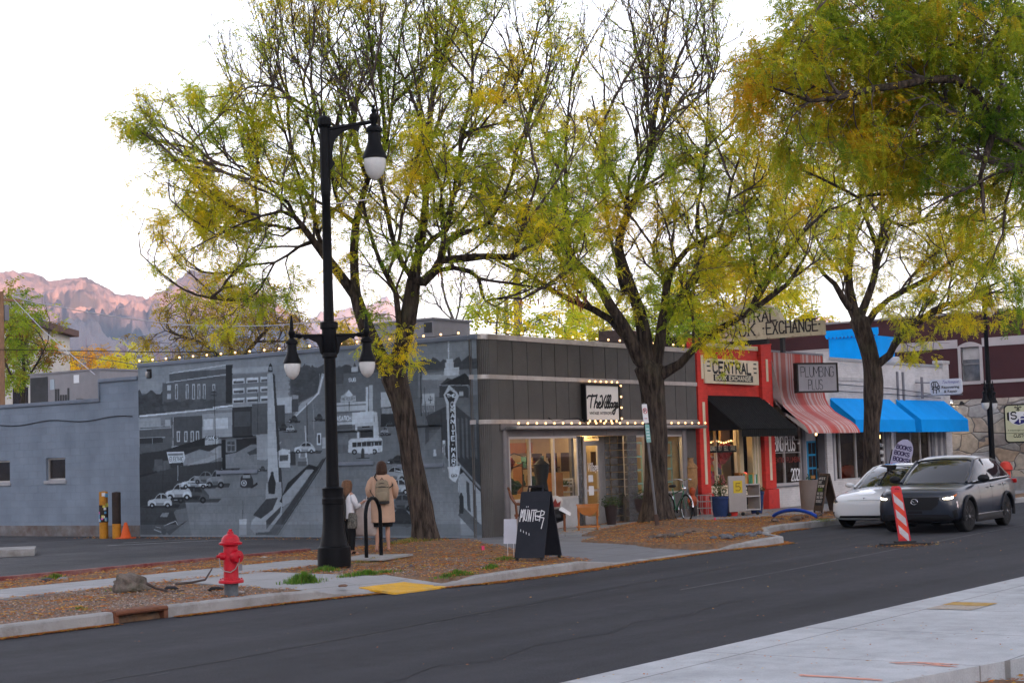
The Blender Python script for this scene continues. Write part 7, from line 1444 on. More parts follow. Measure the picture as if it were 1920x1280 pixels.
def wire(lab, pts, D0, D1, r, m):
 n=len(pts);tag(MB().tube([PD(x, y, D0+(D1-D0)*i/(n-1))for i, (x, y)in enumerate(pts)], r, 4).build('overhead_wire', m), lab, 'wire')
wire('pale cable sagging across the mountains from the left pole', [(25, 556), (60, 566), (140, 581), (230, 596), (330, 608), (430, 612), (520, 610), (600, 603), (700, 588)], 62, 60, .020, M_wl)
wire('pale cable running down steeply from the left pole', [(25, 560), (80, 618), (130, 662), (178, 702)], 62, 50, .018, M_wl)
wire('thin dark wire crossing level below the mountains', [(-5, 655), (120, 657), (290, 660), (400, 660)], 62, 58, .014, M_cable)
wire('thin dark wire slanting down to the mural building roof', [(90, 660), (150, 668), (230, 679), (262, 685)], 62, 48, .012, M_cable)
# pale house at the left
hm=thing('pale_house', 'cream multi storey house with a brown flat roof behind the tree at the left edge', 'house', PD(30, 720, 85));
c1, c2=PD(24, 740, 85), PD(64, 740, 85);zt=PD(45, 612, 85).z;uh=(c2-c1).normalized();nh=Vector((-uh.y, uh.x, 0));nh=nh if nh.dot(FWD)>0 else-nh
c1=c1-uh*6;
MB().prism([Vector((c1.x, c1.y, 0)), Vector((c2.x, c2.y, 0)), Vector((c2.x, c2.y, 0))+nh*7, Vector((c1.x, c1.y, 0))+nh*7], (0, 0, zt)).build('wall', mat('cream_siding', (.60, .57, .52), .7, var=.08), hm, smooth=0)
e1, e2=c1-uh*.5, c2+uh*.4;MB().prism([Vector((e1.x, e1.y, zt))-nh*.6, Vector((e2.x, e2.y, zt))-nh*.6, Vector((e2.x, e2.y, zt))+nh*7.5, Vector((e1.x, e1.y, zt))+nh*7.5], (0, 0, .35)).build('roof', mat('brown_roof', (.12, .06, .05), .7), hm, smooth=0)
for i in range(2):
 for j in range(3):q=c2-uh*(1.1+j*1.5)-nh*.03;MB().prism([Vector((q.x, q.y, zt-1.6-i*2.6)), Vector((q.x, q.y, zt-1.6-i*2.6))+uh*.8, Vector((q.x, q.y, zt-.5-i*2.6))+uh*.8, Vector((q.x, q.y, zt-.5-i*2.6))], nh*.02).build('window', MATS['dim_glass'], hm, smooth=0)
wbd=PD(222, 706, 100);tag(MB().box((wbd.x-1, wbd.y-1.6, 0), (wbd.x+3, wbd.y+1.6, PD(222, 697, 100).z)).build('white_shed', M_wpaint, smooth=0), 'small white building far off between the air unit and the mural wall', 'building')
# ================================================================== bike rack, A-board, small signs
rc=thing('bike_rack', 'black hoop bike rack beside the tall lamp in front of the two people', 'bike rack', (G(702, 1040, .2).x, G(702, 1040, .2).y, .15))
a, b=G(686, 1045, .2), G(716, 1040, .2);um=(b-a).normalized();wr=.335;c=(a+b)/2;zt=.2+1.0
pts=[c-um*wr+V*0]+[c+um*(-wr*cos(t))+V*(.72+wr*sin(t))for t in np.linspace(0, pi, 17)]+[c+um*wr]
MB().tube(pts, .035, 12).build('hoop', M_lampb, rc)
nrm=Vector((-um.y, um.x, 0));MB().prism([c-um*.75-nrm*.5+V*-.03, c+um*.65-nrm*.5-V*.03, c+um*.65+nrm*.5-V*.03, c-um*.75+nrm*.5-V*.03], (0, 0, .03)).build('rack_pad', M_kerb, rc, smooth=0)
M_board=mat('chalkboard', (.016, .018, .024), .7, var=.2, vscale=3, bump=.1);M_chalk=mat('chalk', (.62, .62, .62), .9, var=.15, vscale=30)
def aboard(label, bl, br, bk, h, w, lean, lift=.0, col=M_board, frm=None, name='sidewalk_board'):
 a, b=Vector(bl), Vector(br);u_=(b-a).normalized();n_=Vector((u_.y, -u_.x, 0));n_=n_ if n_.dot(EYE-a)>0 else-n_;t=thing(name, label, 'sandwich board', a)
 top=(V*h-n_*lean)
 def panel(o, s_, nm, m, th=.03, marg=0.0, off=0.0):
  tt=V*h-n_*lean*s_;nn=n_*s_*th;oo=n_*s_*off;ul=tt.normalized()
  MB().prism([o+u_*marg+ul*marg+oo, o+u_*(w-marg)+ul*marg+oo, o+u_*(w-marg)+tt-ul*marg+oo, o+u_*marg+tt-ul*marg+oo], nn).build(nm, m, t, smooth=0)
 fo=a;bo=a-n_*lean*2
 panel(fo+V*.04, 1, 'front_board', frm or col);panel(bo+V*.04, -1, 'back_board', frm or col)
 for o, s_ in((fo, 1), (bo, -1)):
  for k in(.02, w-.07):MB().prism([o+u_*k, o+u_*(k+.05), o+u_*(k+.05)+V*.06, o+u_*k+V*.06], n_*s_*.03).build('foot', M_blk, t, smooth=0)
 return t, u_, n_, top, a+V*.04+n_*.031
bl, br=G(966, 1050, .15), G(1021, 1050, .15);t, u_, n_, top, o=aboard('black chalkboard sandwich board with MUNTER scrawled in white chalk on the soil strip', bl, br, None, 1.12, (br-bl).length, .34)
tl=top.normalized();wd=(br-bl).length;hd=top.length
mb=MB();sc=[[(0, 0), (.03, .9), (.07, .75), (.08, .35), (.05, .3), (.12, .9), (.15, .85), (.14, .0)], [(.2, .9), (.19, .15), (.27, .05), (.3, .9)], [(.35, .0), (.36, .85), (.44, .0), (.47, .85)], [(.45, .85), (.68, .85)], [(.56, .85), (.55, 0)], [(.8, .75), (.63, .72), (.62, .4), (.74, .42), (.64, .38), (.66, .1), (.78, .12)], [(.82, 0), (.86, .82), (1.0, .7), (.98, .5), (.72, .35), (1.0, .25), (.95, -.3), (.93, -.55)], [(.22, 1.12), (.23, 1.1)], [(.29, 1.12), (.3, 1.1)]]
ribbon(mb, [[(x*wd*.82+wd*.06, y*hd*.20+hd*.55)for x, y in q]for q in sc], .016, o, u_, tl, n_*.003);ribbon(mb, [[(wd*(.12+k*.1), hd*(.43-.02*k)), (wd*(.13+k*.1), hd*(.40-.02*k))]for k in range(4)], .012, o, u_, tl, n_*.003);mb.build('chalk_writing', M_chalk, t, smooth=0)
mb=MB();ul=tl
for x0_, x1_, y0_, y1_ in((0, wd, hd*.86, hd*.87), ):mb.prism([o+u_*x0_+tl*y0_, o+u_*x1_+tl*y0_, o+u_*x1_+tl*y1_, o+u_*x0_+tl*y1_], n_*.006)
mb.build('ledge', M_board, t, smooth=0);MB().tube([o+u_*wd*.25+tl*hd, o+u_*wd*.25+tl*(hd+.09), o+u_*wd*.75+tl*(hd+.09), o+u_*wd*.75+tl*hd], .02, 6).build('handle', M_board, t)
a=G(945, 1042, .15);b=G(966, 1042, .15);ys=thing('yard_sign', 'small blank white sign on wire legs left of the chalkboard', 'yard sign', a);u2=(b-a).normalized();w_=.27;z1=.15+.22;hh=.40
MB().prism([a+V*.22, a+u2*w_+V*.22, a+u2*(w_+.01)+V*.66, a+u2*.02+V*.66], (0.006, .006, 0)).build('panel', mat('sign_board_white', (.56, .57, .62), .5, var=.04), ys, smooth=0)
for k in(.08, .2):MB().tube([a+u2*k-V*.02, a+u2*k+V*.24], .004, 4).build('wire_leg', M_wht, ys)
bl, br=G(1527, 960, .155), G(1556, 962, .155);t, u_, n_, top, o=aboard('wooden framed chalkboard with handwritten lines beside the white car', bl, br, None, 1.02, .62, .22, frm=mat('weathered_frame', (.09, .065, .05), .8, var=.3));tl=top.normalized();hd=top.length
MB().prism([o+u_*.06+tl*.16, o+u_*.56+tl*.16, o+u_*.56+tl*(hd-.06), o+u_*.06+tl*(hd-.06)], n_*.004).build('slate', M_board, t, smooth=0)
mb=MB();lines=['WHY DID THE', 'GOAT', 'GET SO MANY', 'BOOKS', 'SHE GOES', 'THRU THEM', 'TOO QUICKLY!']
for k, ln in enumerate(lines):
 if k==3:continue
 ribbon(mb, strokes(ln, .42 if len(ln)>5 else.22, .065, .3), .013, o+n_*.004, u_, tl, n_*.003)if False else ribbon(mb, [[(p[0]+.09, p[1]+hd-.17-k*.105)for p in pl_]for pl_ in strokes(ln, .42 if len(ln)>5 else.22, .065, .3)], .013, o+n_*.004, u_, tl, n_*.003)
mb.build('chalk_writing', M_chalk, t, smooth=0);mb=MB();ribbon(mb, [[(p[0]+.14, p[1]+hd-.17-.315)for p in pl_]for pl_ in strokes('BOOKS', .3, .07, .3)], .016, o+n_*.004, u_, tl, n_*.003);mb.build('green_chalk_word', mat('green_chalk', (.2, .3, .05), .9), t, smooth=0)
# leaning no parking sign post
b0=G(1232, 985, .3);b0=PD(1232, 985, 36.8);b0.z=.3;tp=PD(1207, 755, 36.9);ps=thing('sign_post', 'leaning metal post with a no parking sign in front of the thick tree', 'sign post', b0)
MB().tube([b0, tp], .028, 6).build('post', mat('galvanised', (.15, .15, .155), .5, .4), ps);MB().tube([b0, b0+(tp-b0)*.09], .05, 8).build('post_sleeve', mat('post_rust', (.08, .05, .04), .9), ps)
dn=(tp-b0).normalized();un=(Vector((sin(AZ), -cos(AZ), 0))+U*.3).normalized();fn=dn.cross(un);fn=fn if fn.dot(EYE-b0)>0 else-fn
c1_=PD(1209, 775, 36.7);c2_=PD(1214, 812, 36.7)
def plate(c, w, h, m, name, th=.006, off=0):return MB().prism([c-un*w/2-dn*h/2+fn*off, c+un*w/2-dn*h/2+fn*off, c+un*w/2+dn*h/2+fn*off, c-un*w/2+dn*h/2+fn*off], fn*th).build(name, m, ps, smooth=0)
plate(c1_, .12, .42, M_wht, 'no_parking_plate', off=.03);mb=MB();cc_=c1_+dn*.06
ribbon(mb, [[(.045*cos(t), .06*sin(t))for t in np.linspace(0, 2*pi, 17)], [(-.035, .035), (.035, -.035)]], .012, cc_+fn*.04, un, dn, fn*.002);ribbon(mb, [[(-.03, -.17), (.03, -.17)]], .012, cc_+fn*.04, un, dn, fn*.002);mb.build('red_ring', mat('sign_red', (.5, .02, .02), .5), ps, smooth=0)
mb=MB();ribbon(mb, [[(p[0]-.02, p[1]-.035)for p in pl_]for pl_ in strokes('P', .04, .07)], .012, cc_+fn*.038, un, dn, fn*.001);mb.build('letter', M_blk, ps, smooth=0)
plate(c2_, .10, .40, mat('teal_plate', (.22, .44, .40), .5), 'teal_plate', off=.03)
mb=MB();ribbon(mb, [[(-.03, .1-k*.07), (.03, .1-k*.07)]for k in range(4)], .02, c2_+fn*.038, un, dn, fn*.001);mb.build('plate_lettering', M_wht, ps, smooth=0)
# traffic marker
c=G(1697, 1021, .0);tm=thing('traffic_marker', 'leaning red and white striped road marker panel on a black rubber base', 'traffic marker', (c.x, c.y, 0), AZ-pi/2)
mb=MB();mb.box((-.47, -.14, .0), (.47, .14, .045));mb.box((-.2, -.1, .045), (.2, .1, .08));mb.build('rubber_base', mat('rubber', (.03, .03, .032), .8, var=.2), tm, bevel=.012)
Ht, lean_=1.06, -.13;pw=.12
def mk(x, z):return Vector((x+lean_*z/Ht, -.02+.0*z, z+.07))
mb=MB();mb.prism([mk(-pw, 0), mk(pw, 0), mk(pw*.82, Ht-.04), mk(pw*.6, Ht), mk(-pw*.6, Ht), mk(-pw*.82, Ht-.04)], (0, .035, 0));mb.build('panel', mat('marker_red', (.58, .035, .045), .45, var=.12, vscale=4, dirt=(.45, .05, .05), dscale=8), tm, bevel=.008)
mb=MB();mb.prism([mk(-pw*.72, .06), mk(pw*.72, .06), mk(pw*.62, Ht-.12), mk(-pw*.62, Ht-.12)], (0, -.004, 0));mb.build('reflective_sheet', mat('marker_orange_red', (.66, .06, .03), .4), tm, smooth=0)
mb=MB()
for k in range(3):z=.78-k*.30;mb.prism([mk(-pw*.68, z+.14), mk(-pw*.68, z-.02), mk(pw*.68, z-.20), mk(pw*.68, z-.04)], (0, -.008, 0))
mb.build('white_stripes', mat('reflective_white', (.52, .50, .53), .4, dirt=(.4, .35, .35), dscale=8), tm, smooth=0)
mb=MB();mb.tube([mk(-.03, Ht-.06), mk(.0, Ht-.045), mk(.05, Ht-.06)], .008, 5);mb.build('handle_slot', M_blk, tm)
mb=MB();rr=random.Random(4)
for k in range(80):
 a=rr.uniform(0, 2*pi);d=rr.uniform(.25, .75);blob(mb, (c.x+d*cos(a)*1.2, c.y+d*sin(a)*.7, .005), (rr.uniform(.01, .03), )*2+(.012, ), k, 1, .2)
tag(mb.build('grit', mat('grit_dark', (.06, .05, .04), .9, var=.4, vscale=9)), kind='stuff')
# books feather flag
c=PD(1692, 846, 44.5);ff=thing('feather_flag', 'tilted lavender teardrop flag reading BOOKS BOOKS BOOKS! with a red arrow', 'flag', (c.x, c.y, .15));u3=Matrix.Rotation(R(14), 3, FWD)@Vector((sin(AZ), -cos(AZ), 0));v3=FWD.cross(u3)*-1;v3=v3 if v3.z>0 else-v3;n3=-FWD
sc_=44.5/FPX;pts=[(x*sc_, y*sc_)for x, y in[(-19, -42), (-17, 0), (-12, 14), (-4, 22), (5, 24), (14, 19), (19, 9), (20, -4), (14, -22), (12, -42)]]
MB().prism([c+u3*x+v3*y for x, y in pts], -n3*.02).build('flag_cloth', mat('lavender_cloth', (.38, .37, .50), .8, var=.06), ff, smooth=0)
mb=MB()
for k in range(3):ribbon(mb, [[(p[0]-14*sc_+(0 if k else 1.5*sc_), p[1]+(4-11.5*k)*sc_)for p in pl_]for pl_ in strokes('BOOKS!' if k==2 else 'BOOKS', (28 if k<2 else 31)*sc_, 7*sc_, .3)], 1.7*sc_, c, u3, v3, n3*.006)
mb.build('lettering', mat('navy_black', (.03, .02, .07), .6), ff, smooth=0);mb=MB();ribbon(mb, [[(-16*sc_, -27*sc_), (8*sc_, -27*sc_)]], 3.2*sc_, c, u3, v3, n3*.006);mb.add([c+u3*x*sc_+v3*y*sc_+n3*.007 for x, y in((4, -22), (15, -27), (4, -32))], [(0, 1, 2)]);mb.build('red_arrow', mat('arrow_red', (.55, .04, .06), .6), ff, smooth=0)
MB().tube([Vector((c.x, c.y, .15))+u3*-.3, c+u3*-19*sc_-v3*.4, c+u3*-19.5*sc_], .015, 6).build('flag_pole', M_blk, ff)
# blue hoop rack
a, b=G(1450, 967, .17), G(1532, 969, .17);bh=thing('bike_rack', 'low curved blue pipe rack on the leafy strip in front of the plumbing shop', 'bike rack', (a+b)/2)
MB().tube([a+(b-a)*t+V*(.17*(1-(2*t-1)**2)**.8)for t in np.linspace(0, 1, 25)], .045, 10).build('pipe', mat('blue_pipe', (.01, .06, .40), .4, var=.1), bh);MB().tube([b, b+(b-a).normalized()*.25+V*.12], .02, 6).build('end_rod', M_gpaint, bh)
# red hydrant far right and the red flag pins
p=FX(1886, 884, 57.0);b=Vector((57, p.y, .15));h2=thing('fire_hydrant', 'small orange red fire hydrant behind the dark car', 'fire hydrant', b);zt=FX(1885, 864, 57.0).z
MB().lathe([(.18, 0), (.16, .1), (.16, zt-.5), (.24, zt-.45), (.24, zt-.38), (.16, zt-.2), (.05, zt-.15)], b, 16).build('barrel', mat('hydrant_orange', (.55, .05, .03), .5), h2)
for(px, py, lab)in((903, 1028, 'pink marker flag on the soil by the driveway'), (1339, 972, 'pink marker flag near the red shop pier')):
 q=G(px, py+8, .15);t=thing('marker_flag', lab, 'marker flag', q);MB().tube([q, q+V*.12], .003, 4).build('wire', M_blk, t);MB().prism([q+V*.05, q+V*.05+U*.10, q+V*.13+U*.09, q+V*.13], (0, .004, 0)).build('flag', mat('pink_vinyl', (.7, .06, .14), .6), t, smooth=0)
 # ================================================================== cars
M_tyre=mat('tyre', (.012, .012, .012), .8, var=.2, vscale=20);M_rim=mat('black_rim', (.015, .015, .017), .3, .3, var=0, coat=.3);M_cglass=mat('car_glass', (.008, .010, .011), .03, var=0, spec=.6, coat=.3);M_trim=mat('black_plastic', (.012, .012, .013), .55, var=.1);M_silver=mat('silver', (.6, .6, .62), .2, .9, var=0)
def wheel(root, x, y, r, w, side, steer=0):
 q=bpy.data.objects.new('wheel', None)
 mb=MB();Mr=Matrix.Rotation(pi/2, 3, 'X');Ms=Matrix.Rotation(steer, 3, 'Z');Mx=Ms@Mr
 c=Vector((x, y, r))
 t=mb.lathe([(r*.62, -w/2), (r*.9, -w/2), (r*.98, -w*.4), (r, -w*.2), (r, w*.2), (r*.98, w*.4), (r*.9, w/2), (r*.62, w/2)], c, 36, Mx).build('wheel', M_tyre, root)
 s=side;rm=MB();rm.lathe([(r*.64, -w*.45), (r*.66, w*.46), (r*.6, w*.48)][::1], c, 32, Mx)
 for k in range(10):
  a=2*pi*k/10;p0=Vector((cos(a)*r*.1, s*w*.42, sin(a)*r*.1));a2=a+(.12 if k%2 else-.12);p1=Vector((cos(a2)*r*.62, s*w*.47, sin(a2)*r*.62));rm.bar(c+Ms@p0, c+Ms@p1, .03, .035)
 rm.lathe([(r*.14, -.02), (r*.13, .03)], c+Ms@Vector((0, s*w*.42, 0)), 12, Mx);rm.build('rim', M_rim, t)
 dk=MB().lathe([(r*.6, -.01), (r*.6, .01)], c+Ms@Vector((0, s*w*.15, 0)), 24, Mx).build('brake_disc', M_trim, t)
 ca=MB();ca.bar(c+Ms@Vector((-r*.22, s*w*.46, -r*.1)), c+Ms@Vector((r*.05, s*w*.48, -r*.05)), .03, .05);ca.build('wheel_glint', M_silver, t)
def interp(st, x):
 for a, b in zip(st, st[1:]):
  if a[0]>=x>=b[0]:t=(a[0]-x)/(a[0]-b[0]+1e-9);return[a[i]+(b[i]-a[i])*t for i in range(len(a))]
 return list(st[0]if x>st[0][0]else st[-1])
BODY={}
def patch(name, m, root, body, poly, axis, s=1, off=.006, res=.02, d=None):
# a thin skin that follows the body: poly in (y,z) seen from the front or (x,z) seen from the side
 xs=[p[0]for p in poly];zs=[p[1]for p in poly];nx=max(2, int((max(xs)-min(xs))/res));nz=max(2, int((max(zs)-min(zs))/res));pt={};mb=MB()
 def hit(i, j):
  if(i, j)in pt:return pt[(i, j)]
  u=min(xs)+(max(xs)-min(xs))*i/nx;z=min(zs)+(max(zs)-min(zs))*j/nz
  if axis=='x':dd=Vector(d or(-1, 0, 0)).normalized();o=Vector((2.2, s*u, z))-dd*2
  else:dd=Vector((0, -s, 0));o=Vector((u, s*3, z))
  if axis=='x' and s<0:dd=Vector((dd.x, -dd.y, dd.z));o=Vector((2.2, s*u, z))-dd*2
  ok, loc, n, k=body.ray_cast(o, dd);r=None
  if ok:mb.v.append(loc-dd*off);r=len(mb.v)-1
  pt[(i, j)]=r;return r
 for i in range(nx):
  for j in range(nz):
   if inpoly(min(xs)+(max(xs)-min(xs))*(i+.5)/nx, min(zs)+(max(zs)-min(zs))*(j+.5)/nz, poly):
    q=[hit(i, j), hit(i+1, j), hit(i+1, j+1), hit(i, j+1)]
    if None not in q:mb.f.append(q)
 return mb.build(name, m, root, smooth=60)if mb.f else None
def car(name, label, pos, heading, body, st, gh, wb, r, track, paint, arch=True, steer=0):
# st: stations front to rear (x, half width, z bottom, z shoulder, z top edge, crown, z mid)
 root=thing(name, label, 'car', pos, heading);xs=[s[0]for s in st];rings=[]
 for x, w, zb, zs, zt, cr, zm in st:
  half=[(0, zb), (w*.75, zb), (w*.93, zb+.05), (w*.985, zb+.18), (w, zm), (w*.985, (zm+zs)/2+.02), (w*.955, zs), (w*.88, (zs+zt)/2+.03), (w*.74, zt), (w*.4, zt+cr*.8), (0, zt+cr)]
  rings.append([(x, -y, z)for y, z in half]+[(x, y, z)for y, z in half[-2:0:-1]])
 mb=MB();mb.loft(rings);b=mb.build('body', paint, root, smooth=0)
 b.data.shade_smooth();sb=b.modifiers.new('s', 'SUBSURF');sb.levels=2;sb.render_levels=2
 # wheel wells: cut the arches out of the smoothed shell
 cut=MB()
 for x in wb:
  for s in(-1, 1):cut.lathe([(r*1.14, -.2), (r*1.14, .2)], (x, s*(track+.08), r*.98), 40, Matrix.Rotation(pi/2, 3, 'X'))
 co=cut.build('cutter', paint, root, smooth=0);bo=b.modifiers.new('b', 'BOOLEAN');bo.object=co;bo.operation='DIFFERENCE';bo.solver='EXACT'
 bpy.context.view_layer.update();dg=bpy.context.evaluated_depsgraph_get();me=bpy.data.meshes.new_from_object(b.evaluated_get(dg));b.modifiers.clear();b.data=me;me.shade_smooth();me.set_sharp_from_angle(angle=R(35));bpy.data.objects.remove(co);BODY[root.name]=b
 MB().box((xs[0]-.35, -.62, .2), (xs[-1]+.3, .62, .5)).build('underbody', M_trim, root)
 for i, x in enumerate(wb):
  for s in(-1, 1):wheel(root, x, s*track, r, .23, s, steer if i==0 else 0)
  # greenhouse: (x, half width low, z low, half width high, z high)
 g=MB();rg=[[(x, -wl, zl), (x, -(wl*.6+wh*.4)-.01, zl+(zh-zl)*.45), (x, -wh, zh-.03), (x, -wh*.8, zh+.01), (x, 0, zh+.035*min(1, (zh-zl)*3)), (x, wh*.8, zh+.01), (x, wh, zh-.03), (x, (wl*.6+wh*.4)+.01, zl+(zh-zl)*.45), (x, wl, zl)]for x, wl, zl, wh, zh in gh]
 g.loft(rg);go=g.build('glasshouse', M_cglass, root, smooth=50)
 return root
def ghp(gh, x, t, side, off=0.0):
 a=interp(gh, x);wl, zl, wh, zh=a[1:];wm=wl*.6+wh*.4+.01
 if t<.45:w=wl+(wm-wl)*t/.45;z=zl+(zh-zl)*t
 else:u=(t-.45)/.55;w=wm+(wh-wm)*u;z=zl+(zh-zl)*.45+((zh-.03)-(zl+(zh-zl)*.45))*u
 return Vector((x, side*(w+off), z))
M_suv=mat('slate_blue_paint', (.009, .015, .027), .3, .0, var=0, coat=.45, spec=.4);M_wcar=mat('pearl_white_paint', (.66, .68, .70), .25, 0, var=0, coat=1.0)
st=[(2.27, .50, .36, .66, .80, .0, .5), (2.24, .72, .28, .72, .86, .01, .5), (2.14, .86, .23, .80, .93, .02, .5), (1.95, .91, .22, .88, .98, .03, .55), (1.4, .925, .24, .95, 1.02, .035, .6), (.95, .925, .24, .98, 1.07, .03, .6), (.6, .92, .24, 1.0, 1.09, .02, .6), (0, .92, .24, 1.01, 1.10, .0, .6), (-.7, .92, .24, 1.03, 1.12, .0, .62), (-1.3, .925, .25, 1.06, 1.14, .0, .65), (-1.85, .91, .28, 1.07, 1.15, .0, .65), (-2.15, .87, .32, 1.04, 1.13, .0, .65), (-2.27, .80, .42, .98, 1.05, .0, .65)]
gh=[(1.08, .74, 1.05, .70, 1.075), (.90, .80, 1.07, .70, 1.19), (.55, .84, 1.09, .67, 1.42), (.2, .85, 1.10, .64, 1.60), (-.2, .85, 1.10, .63, 1.645), (-.9, .85, 1.12, .62, 1.64), (-1.5, .83, 1.13, .60, 1.58), (-1.85, .80, 1.14, .58, 1.46), (-2.15, .76, 1.12, .62, 1.16)]
suv=car('crossover_car', 'dark slate blue crossover with its headlights on, driving beside the striped road marker', (33.55+2.75, 13.95, 0), pi+R(2.5), 1, st, gh, (1.4, -1.3), .365, .785, M_suv, steer=R(-6))
def pillars(root, gh, paint, xs_roof, xa, belt, windows, roofdark=False):
# roof skin slightly proud of the glass
 mb=MB();rg=[]
 for x in np.linspace(xs_roof[0], xs_roof[1], 14):
  a=interp(gh, x);wl, zl, wh, zh=a[1:];k=.035*min(1, (zh-zl)*3);rg.append([(x, -wh-.012, zh-.075), (x, -wh-.010, zh-.02), (x, -wh*.8, zh+.024), (x, 0, zh+k+.014), (x, wh*.8, zh+.024), (x, wh+.010, zh-.02), (x, wh+.012, zh-.075)])
 mb.loft(rg, caps=False, closed=False);mb.build('roof', paint, root, smooth=50)
 for s in(-1, 1):
  mb=MB()
  mb.tube([ghp(gh, x, t, s, .005)for x, t in xa], .038, 6);mb.build('front_pillar', paint, root)
  for(x0, x1)in windows:
   mb=MB();mb.prism([ghp(gh, x0[0], x0[1], s, .004), ghp(gh, x0[0]-.09, x0[1], s, .004), ghp(gh, x1[0]-.09, x1[1], s, .004), ghp(gh, x1[0], x1[1], s, .004)], (0, s*.012, 0));mb.build('door_pillar', M_trim, root, smooth=0)
  mb=MB();mb.tube([ghp(gh, x, .03, s, .012)for x in belt], .014, 6);mb.build('belt_moulding', M_silver if not roofdark else M_trim, root)
pillars(suv, gh, M_suv, (.26, -2.05), [(1.02, .5), (.8, .75), (.5, .88), (.2, .97)], np.linspace(.8, -1.75, 12), [((-.18, .02), (-.22, .95)), ((-1.02, .02), (-1.02, .95))])
for s in(-1, 1):
 MB().prism([ghp(gh, -1.45, .0, s, .006), ghp(gh, -2.1, .1, s, .006), ghp(gh, -1.95, .95, s, .006), ghp(gh, -1.72, .97, s, .006)], (0, s*.02, 0)).build('rear_pillar', M_suv, suv, smooth=0)
 m=MB();m.sphere((.68, s*1.02, 1.16), .13, 12, 8, (.75, 1.05, .68));m.bar((.72, s*.86, 1.08), (.70, s*.98, 1.1), .05, .05);m.build('mirror', M_trim if s else M_trim, suv)
 MB().tube([(-.05, s*.935, 1.03-.07), (-.22, s*.945, 1.03-.07)], .016, 6).build('door_handle', M_suv, suv);MB().tube([(-.95, s*.935, .99), (-1.12, s*.945, .99)], .016, 6).build('door_handle', M_suv, suv)
 for xd in(.62, -.25, -1.12):patch('door_gap', M_trim, suv, BODY[suv.name], [(xd-.006, 1.04), (xd+.006, 1.04), (xd+.03, .42), (xd+.018, .42)], 'y', s, .003, .008)
 MB().box((-.95, s*.90, .20), (1.0, s*.94, .36)).build('sill_cladding', M_trim, suv, bevel=.02);MB().tube([(.98, s*.945, .37), (-.9, s*.945, .37)], .010, 6).build('sill_strip', M_silver, suv)
 for x in(1.4, -1.3):MB().tube([(x+.425*cos(t), s*.925, .36+.425*sin(t))for t in np.linspace(-.25, pi+.25, 22)], .038, 8).build('arch_cladding', M_trim, suv)
 B_=BODY[suv.name];hl=patch('headlight', mat('headlight_lens', (.03, .03, .035), .08, var=0, coat=1), suv, B_, [(.46, .775), (.68, .80), (.96, .885), (1.0, .87), (.93, .80), (.78, .735), (.50, .735)], 'x', s, .008, .012, (-1, -.45, 0))
 patch('light_element', emis('headlamp', (1, .82, .58), 3.0, True), hl, B_, [(.60, .775), (.74, .787), (.86, .80), (.80, .758), (.62, .750)], 'x', s, .016, .012, (-1, -.45, 0))
 patch('turn_signal', mat('amber_lens', (.5, .12, .02), .2, var=0), hl, B_, [(.84, .83), (.94, .865), (.93, .82), (.85, .79)], 'x', s, .014, .012, (-1, -.45, 0))
 MB().box((-2.2, s*.62, .98), (-2.12, s*.90, 1.08)).build('tail_light', mat('tail_red', (.35, .01, .01), .2, var=0), suv, bevel=.02)
 patch('bumper_vent', M_trim, suv, B_, [(.80, .50), (.90, .52), (.92, .36), (.82, .34)], 'x', s, .006, .02, (-1, -.35, 0));patch('bumper_glint', M_silver, suv, B_, [(.915, .70), (.94, .70), (.95, .55), (.935, .55)], 'x', s, .01, .01, (-1, -.45, 0))
B_=BODY[suv.name];patch('grille', M_trim, suv, B_, [(-.54, .80), (.54, .80), (.52, .64), (.36, .52), (-.36, .52), (-.52, .64)], 'x', 1, .01)
patch('lower_intake', M_trim, suv, B_, [(-.72, .42), (.72, .42), (.80, .33), (.88, .31), (.88, .2), (-.88, .2), (-.88, .31), (-.80, .33)], 'x', 1, .008);patch('number_plate_mount', M_rim, suv, B_, [(-.16, .50), (.16, .50), (.16, .44), (-.16, .44)], 'x', 1, .012)
eb=MB();eb.tube([(2.29, .075*cos(t), .70+.060*sin(t))for t in np.linspace(0, 2*pi, 21)], .007, 5);eb.tube([(2.29, -.07, .725), (2.295, -.03, .715), (2.295, 0, .68), (2.295, .03, .715), (2.29, .07, .725)], .009, 5);eb.build('emblem', M_silver, suv)
st=[(2.33, .50, .34, .60, .68, .0, .45), (2.29, .74, .25, .64, .74, .01, .45), (2.18, .87, .20, .72, .82, .03, .45), (1.95, .92, .19, .80, .88, .06, .5), (1.45, .935, .2, .88, .95, .07, .55), (1.0, .935, .2, .92, 1.01, .05, .6), (.6, .93, .2, .95, 1.03, .03, .6), (0, .93, .2, .97, 1.05, 0, .6), (-.8, .93, .2, 1.0, 1.08, 0, .62), (-1.4, .94, .22, 1.03, 1.12, 0, .65), (-1.95, .91, .28, 1.03, 1.14, 0, .65), (-2.25, .86, .34, 1.0, 1.1, 0, .65), (-2.36, .78, .42, .92, 1.0, 0, .65)]
gh2=[(1.12, .76, .99, .72, 1.02), (.9, .80, 1.0, .71, 1.15), (.5, .85, 1.03, .67, 1.38), (.1, .86, 1.04, .63, 1.54), (-.3, .86, 1.05, .61, 1.60), (-.9, .86, 1.07, .60, 1.58), (-1.4, .84, 1.1, .58, 1.48), (-1.9, .80, 1.12, .56, 1.30), (-2.15, .76, 1.1, .62, 1.13)]
ts=car('parked_car', 'white electric hatchback parked at the far kerb behind the road marker', (36.1+2.33, 16.0, 0), pi+R(1), 1, st, gh2, (1.45, -1.44), .35, .80, M_wcar)
